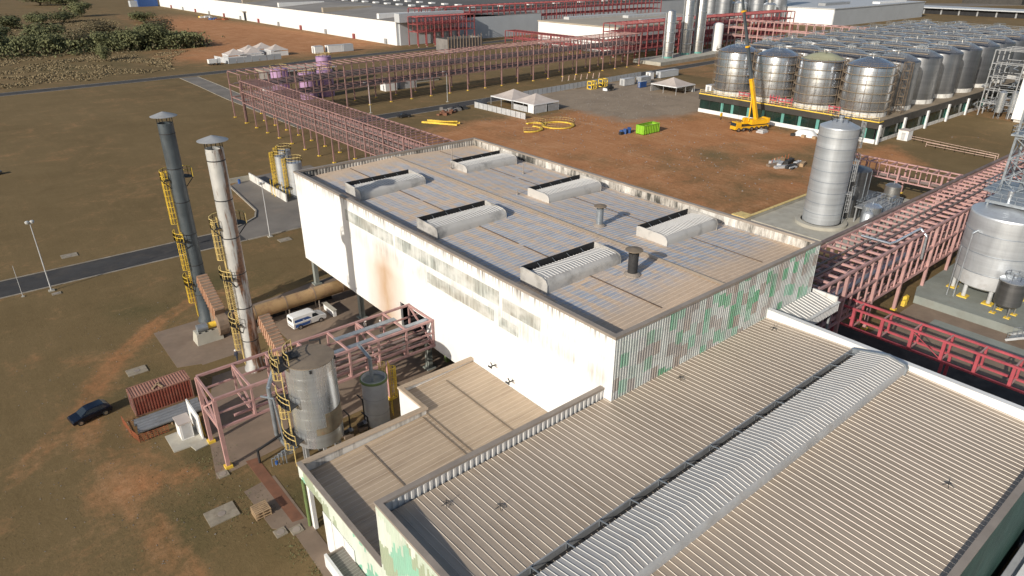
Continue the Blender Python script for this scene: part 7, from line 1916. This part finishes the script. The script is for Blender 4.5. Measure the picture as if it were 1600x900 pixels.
# fine dry tufts over the near field
PAVED = [[(10.8, 57.6), (37, 59.2), (37.2, 93.6), (13.9, 92), (13.8, 81), (16.4, 80), (16.4, 76), (12.6, 66)], [(13.4, 33), (15.4, 33), (15.4, 58), (12.2, 54.6), (12.2, 48)], [(36, 117), (66, 117), (66, 157), (43, 150), (38, 126)], [(8.7, 63), (12.2, 63), (12.2, 67.8), (8.7, 67.8)], [(-30, 117.2), (36, 117.2), (36, 125), (-30, 125)]]
v = []; f = []; cnt = 0
while cnt < 30000:
    y = 36 + 130 * rnd.random() ** 1.5; x = rnd.uniform(-16 - (y - 36) * .08, 16 + (y - 36) * .5)
    if x > 15 and y < 58 or x > 36.5 and y < 94 or x > 60: continue
    if any(in_poly(x, y, P_) for P_ in PAVED): continue
    if noise.noise(Vector((x * .12, y * .12, 3))) + rnd.gauss(0, .3) < -.05: continue
    cnt += 1
    a = rnd.random() * 6.28; h = rnd.uniform(.02, .07); w = rnd.uniform(.02, .05); k = len(v)
    v += [(x - w * math.cos(a), y - w * math.sin(a), -.01), (x + w * math.cos(a), y + w * math.sin(a), -.01), (x + rnd.gauss(0, .03), y + rnd.gauss(0, .03), h)]; f.append((k, k + 1, k + 2))
me = bpy.data.meshes.new('dry_tufts'); me.from_pydata(v, [], f); me.materials.append(MT['tuft'])
o = bpy.data.objects.new('dry_tufts', me); COL.objects.link(o); tag(o, 'short dry grass tufts over the near field', 'grass', kind='stuff')

# loose stones and scraps on the bare ground
v = []; f = []
for cx, cy, sx, sy, n_ in ((5, 66, 6, 14, 420), (140, 110, 30, 24, 500), (150, 150, 14, 10, 260), (190, 165, 16, 16, 220), (16, 92, 7, 4, 120)):
    for _ in range(n_):
        x, y, q = rnd.gauss(cx, sx), rnd.gauss(cy, sy), rnd.uniform(.03, .1) * (1 if cy < 100 else 2.6)
        if any(in_poly(x, y, P_) for P_ in PAVED): continue
        k = len(v); a = rnd.random() * 6.28
        v += [(x + q * math.cos(a + t * 2.1) * rnd.uniform(.7, 1.4), y + q * math.sin(a + t * 2.1) * rnd.uniform(.7, 1.4), -.01) for t in range(3)] + [(x + rnd.gauss(0, .02), y, q * .9)]
        f += [(k, k + 1, k + 3), (k + 1, k + 2, k + 3), (k + 2, k, k + 3)]
me = bpy.data.meshes.new('loose_stones'); me.from_pydata(v, [], f); me.materials.append(MT['block'])
o = bpy.data.objects.new('loose_stones', me); COL.objects.link(o); tag(o, 'loose stones and scraps scattered on the bare ground', 'stones', kind='stuff')

# ------------------------------------------------------------------ people
def person(x, y, ang, label, torso, helmet=True):
    t = thing('person', label, 'person', (x, y, 0))
    J = {}; E_ = []; names = []
    def j(n, p, r, par=None):
        names.append(n); J[n] = (p, r)
        if par is not None: E_.append((names.index(par), names.index(n)))
    j('pel', (0, 0, .95), .15); j('che', (.03, 0, 1.3), .17, 'pel'); j('nek', (.03, 0, 1.5), .065, 'che'); j('hed', (.05, 0, 1.6), .085, 'nek'); j('crn', (.05, 0, 1.72), .085, 'hed'); j('nos', (.15, 0, 1.61), .03, 'hed')
    for s, n in ((1, 'l'), (-1, 'r')):
        j('sh' + n, (.02, .2 * s, 1.42), .075, 'che'); j('el' + n, (.04, .27 * s, 1.14), .05, 'sh' + n); j('wr' + n, (.16, .25 * s, .92), .036, 'el' + n); j('pa' + n, (.2, .25 * s, .84), .034, 'wr' + n)
        for q in range(4): j(f'f{q}{n}', (.2 + .01 * q, (.215 + .022 * q) * s, .76 - .008 * (1.5 - abs(1.5 - q))), .009, 'pa' + n)
        j('th' + n, (.245, .21 * s, .82), .01, 'pa' + n)
        j('hi' + n, (0, .1 * s, .88), .1, 'pel'); j('kn' + n, (.04 * s, .11 * s, .5), .065, 'hi' + n); j('an' + n, (.05 * s, .12 * s, .1), .045, 'kn' + n); j('to' + n, (.05 * s + .17, .13 * s, .05), .045, 'an' + n)
    ca, sa = math.cos(ang), math.sin(ang)
    vs = [(ca * p[0] - sa * p[1], sa * p[0] + ca * p[1], p[2]) for p, r in (J[n] for n in names)]
    me = bpy.data.meshes.new('body'); me.from_pydata(vs, E_, []); me.materials.append(MT['cloth_dark'])
    o = bpy.data.objects.new('body', me); COL.objects.link(o); o.parent = t
    sk = o.modifiers.new('skin', 'SKIN'); sk.use_smooth_shade = True
    for i, n in enumerate(names):
        d = me.skin_vertices[0].data[i]; d.radius = (J[n][1], J[n][1]); d.use_root = (i == 0)
    ss = o.modifiers.new('sub', 'SUBSURF'); ss.levels = 1; ss.render_levels = 1
    MB().lathe([(.17, .93), (.2, 1.05), (.215, 1.3), (.2, 1.42), (.1, 1.5)], (x, y), 14).build('jacket', MT[torso], t, smooth=60)
    MB().lathe([(.06, 1.5), (.102, 1.56), (.108, 1.63), (.1, 1.68)], (x + ca * .05, y + sa * .05), 12).build('face', MT['skin'], t, smooth=60)
    MB().lathe([(.17, 1.675), (.135, 1.69), (.128, 1.76), (.07, 1.83), (.01, 1.84)], (x + ca * .05, y + sa * .05), 14).build('helmet', MT['white'], t, smooth=60)
person(20.0, 77.6, rad(200), 'worker in dark clothes and white helmet by the white chimney base', 'cloth_dark')
person(37.6, 73.0, rad(250), 'worker in hi-vis yellow jacket under the edge of the hall', 'hivis')
person(36.0, 74.2, rad(300), 'worker with white helmet left of the hi-vis colleague', 'tent')

for o in list(bpy.data.objects):
    if o.parent is None and o.type == 'MESH' and 'kind' not in o and 'label' not in o:
        print('UNTAGGED', o.name)
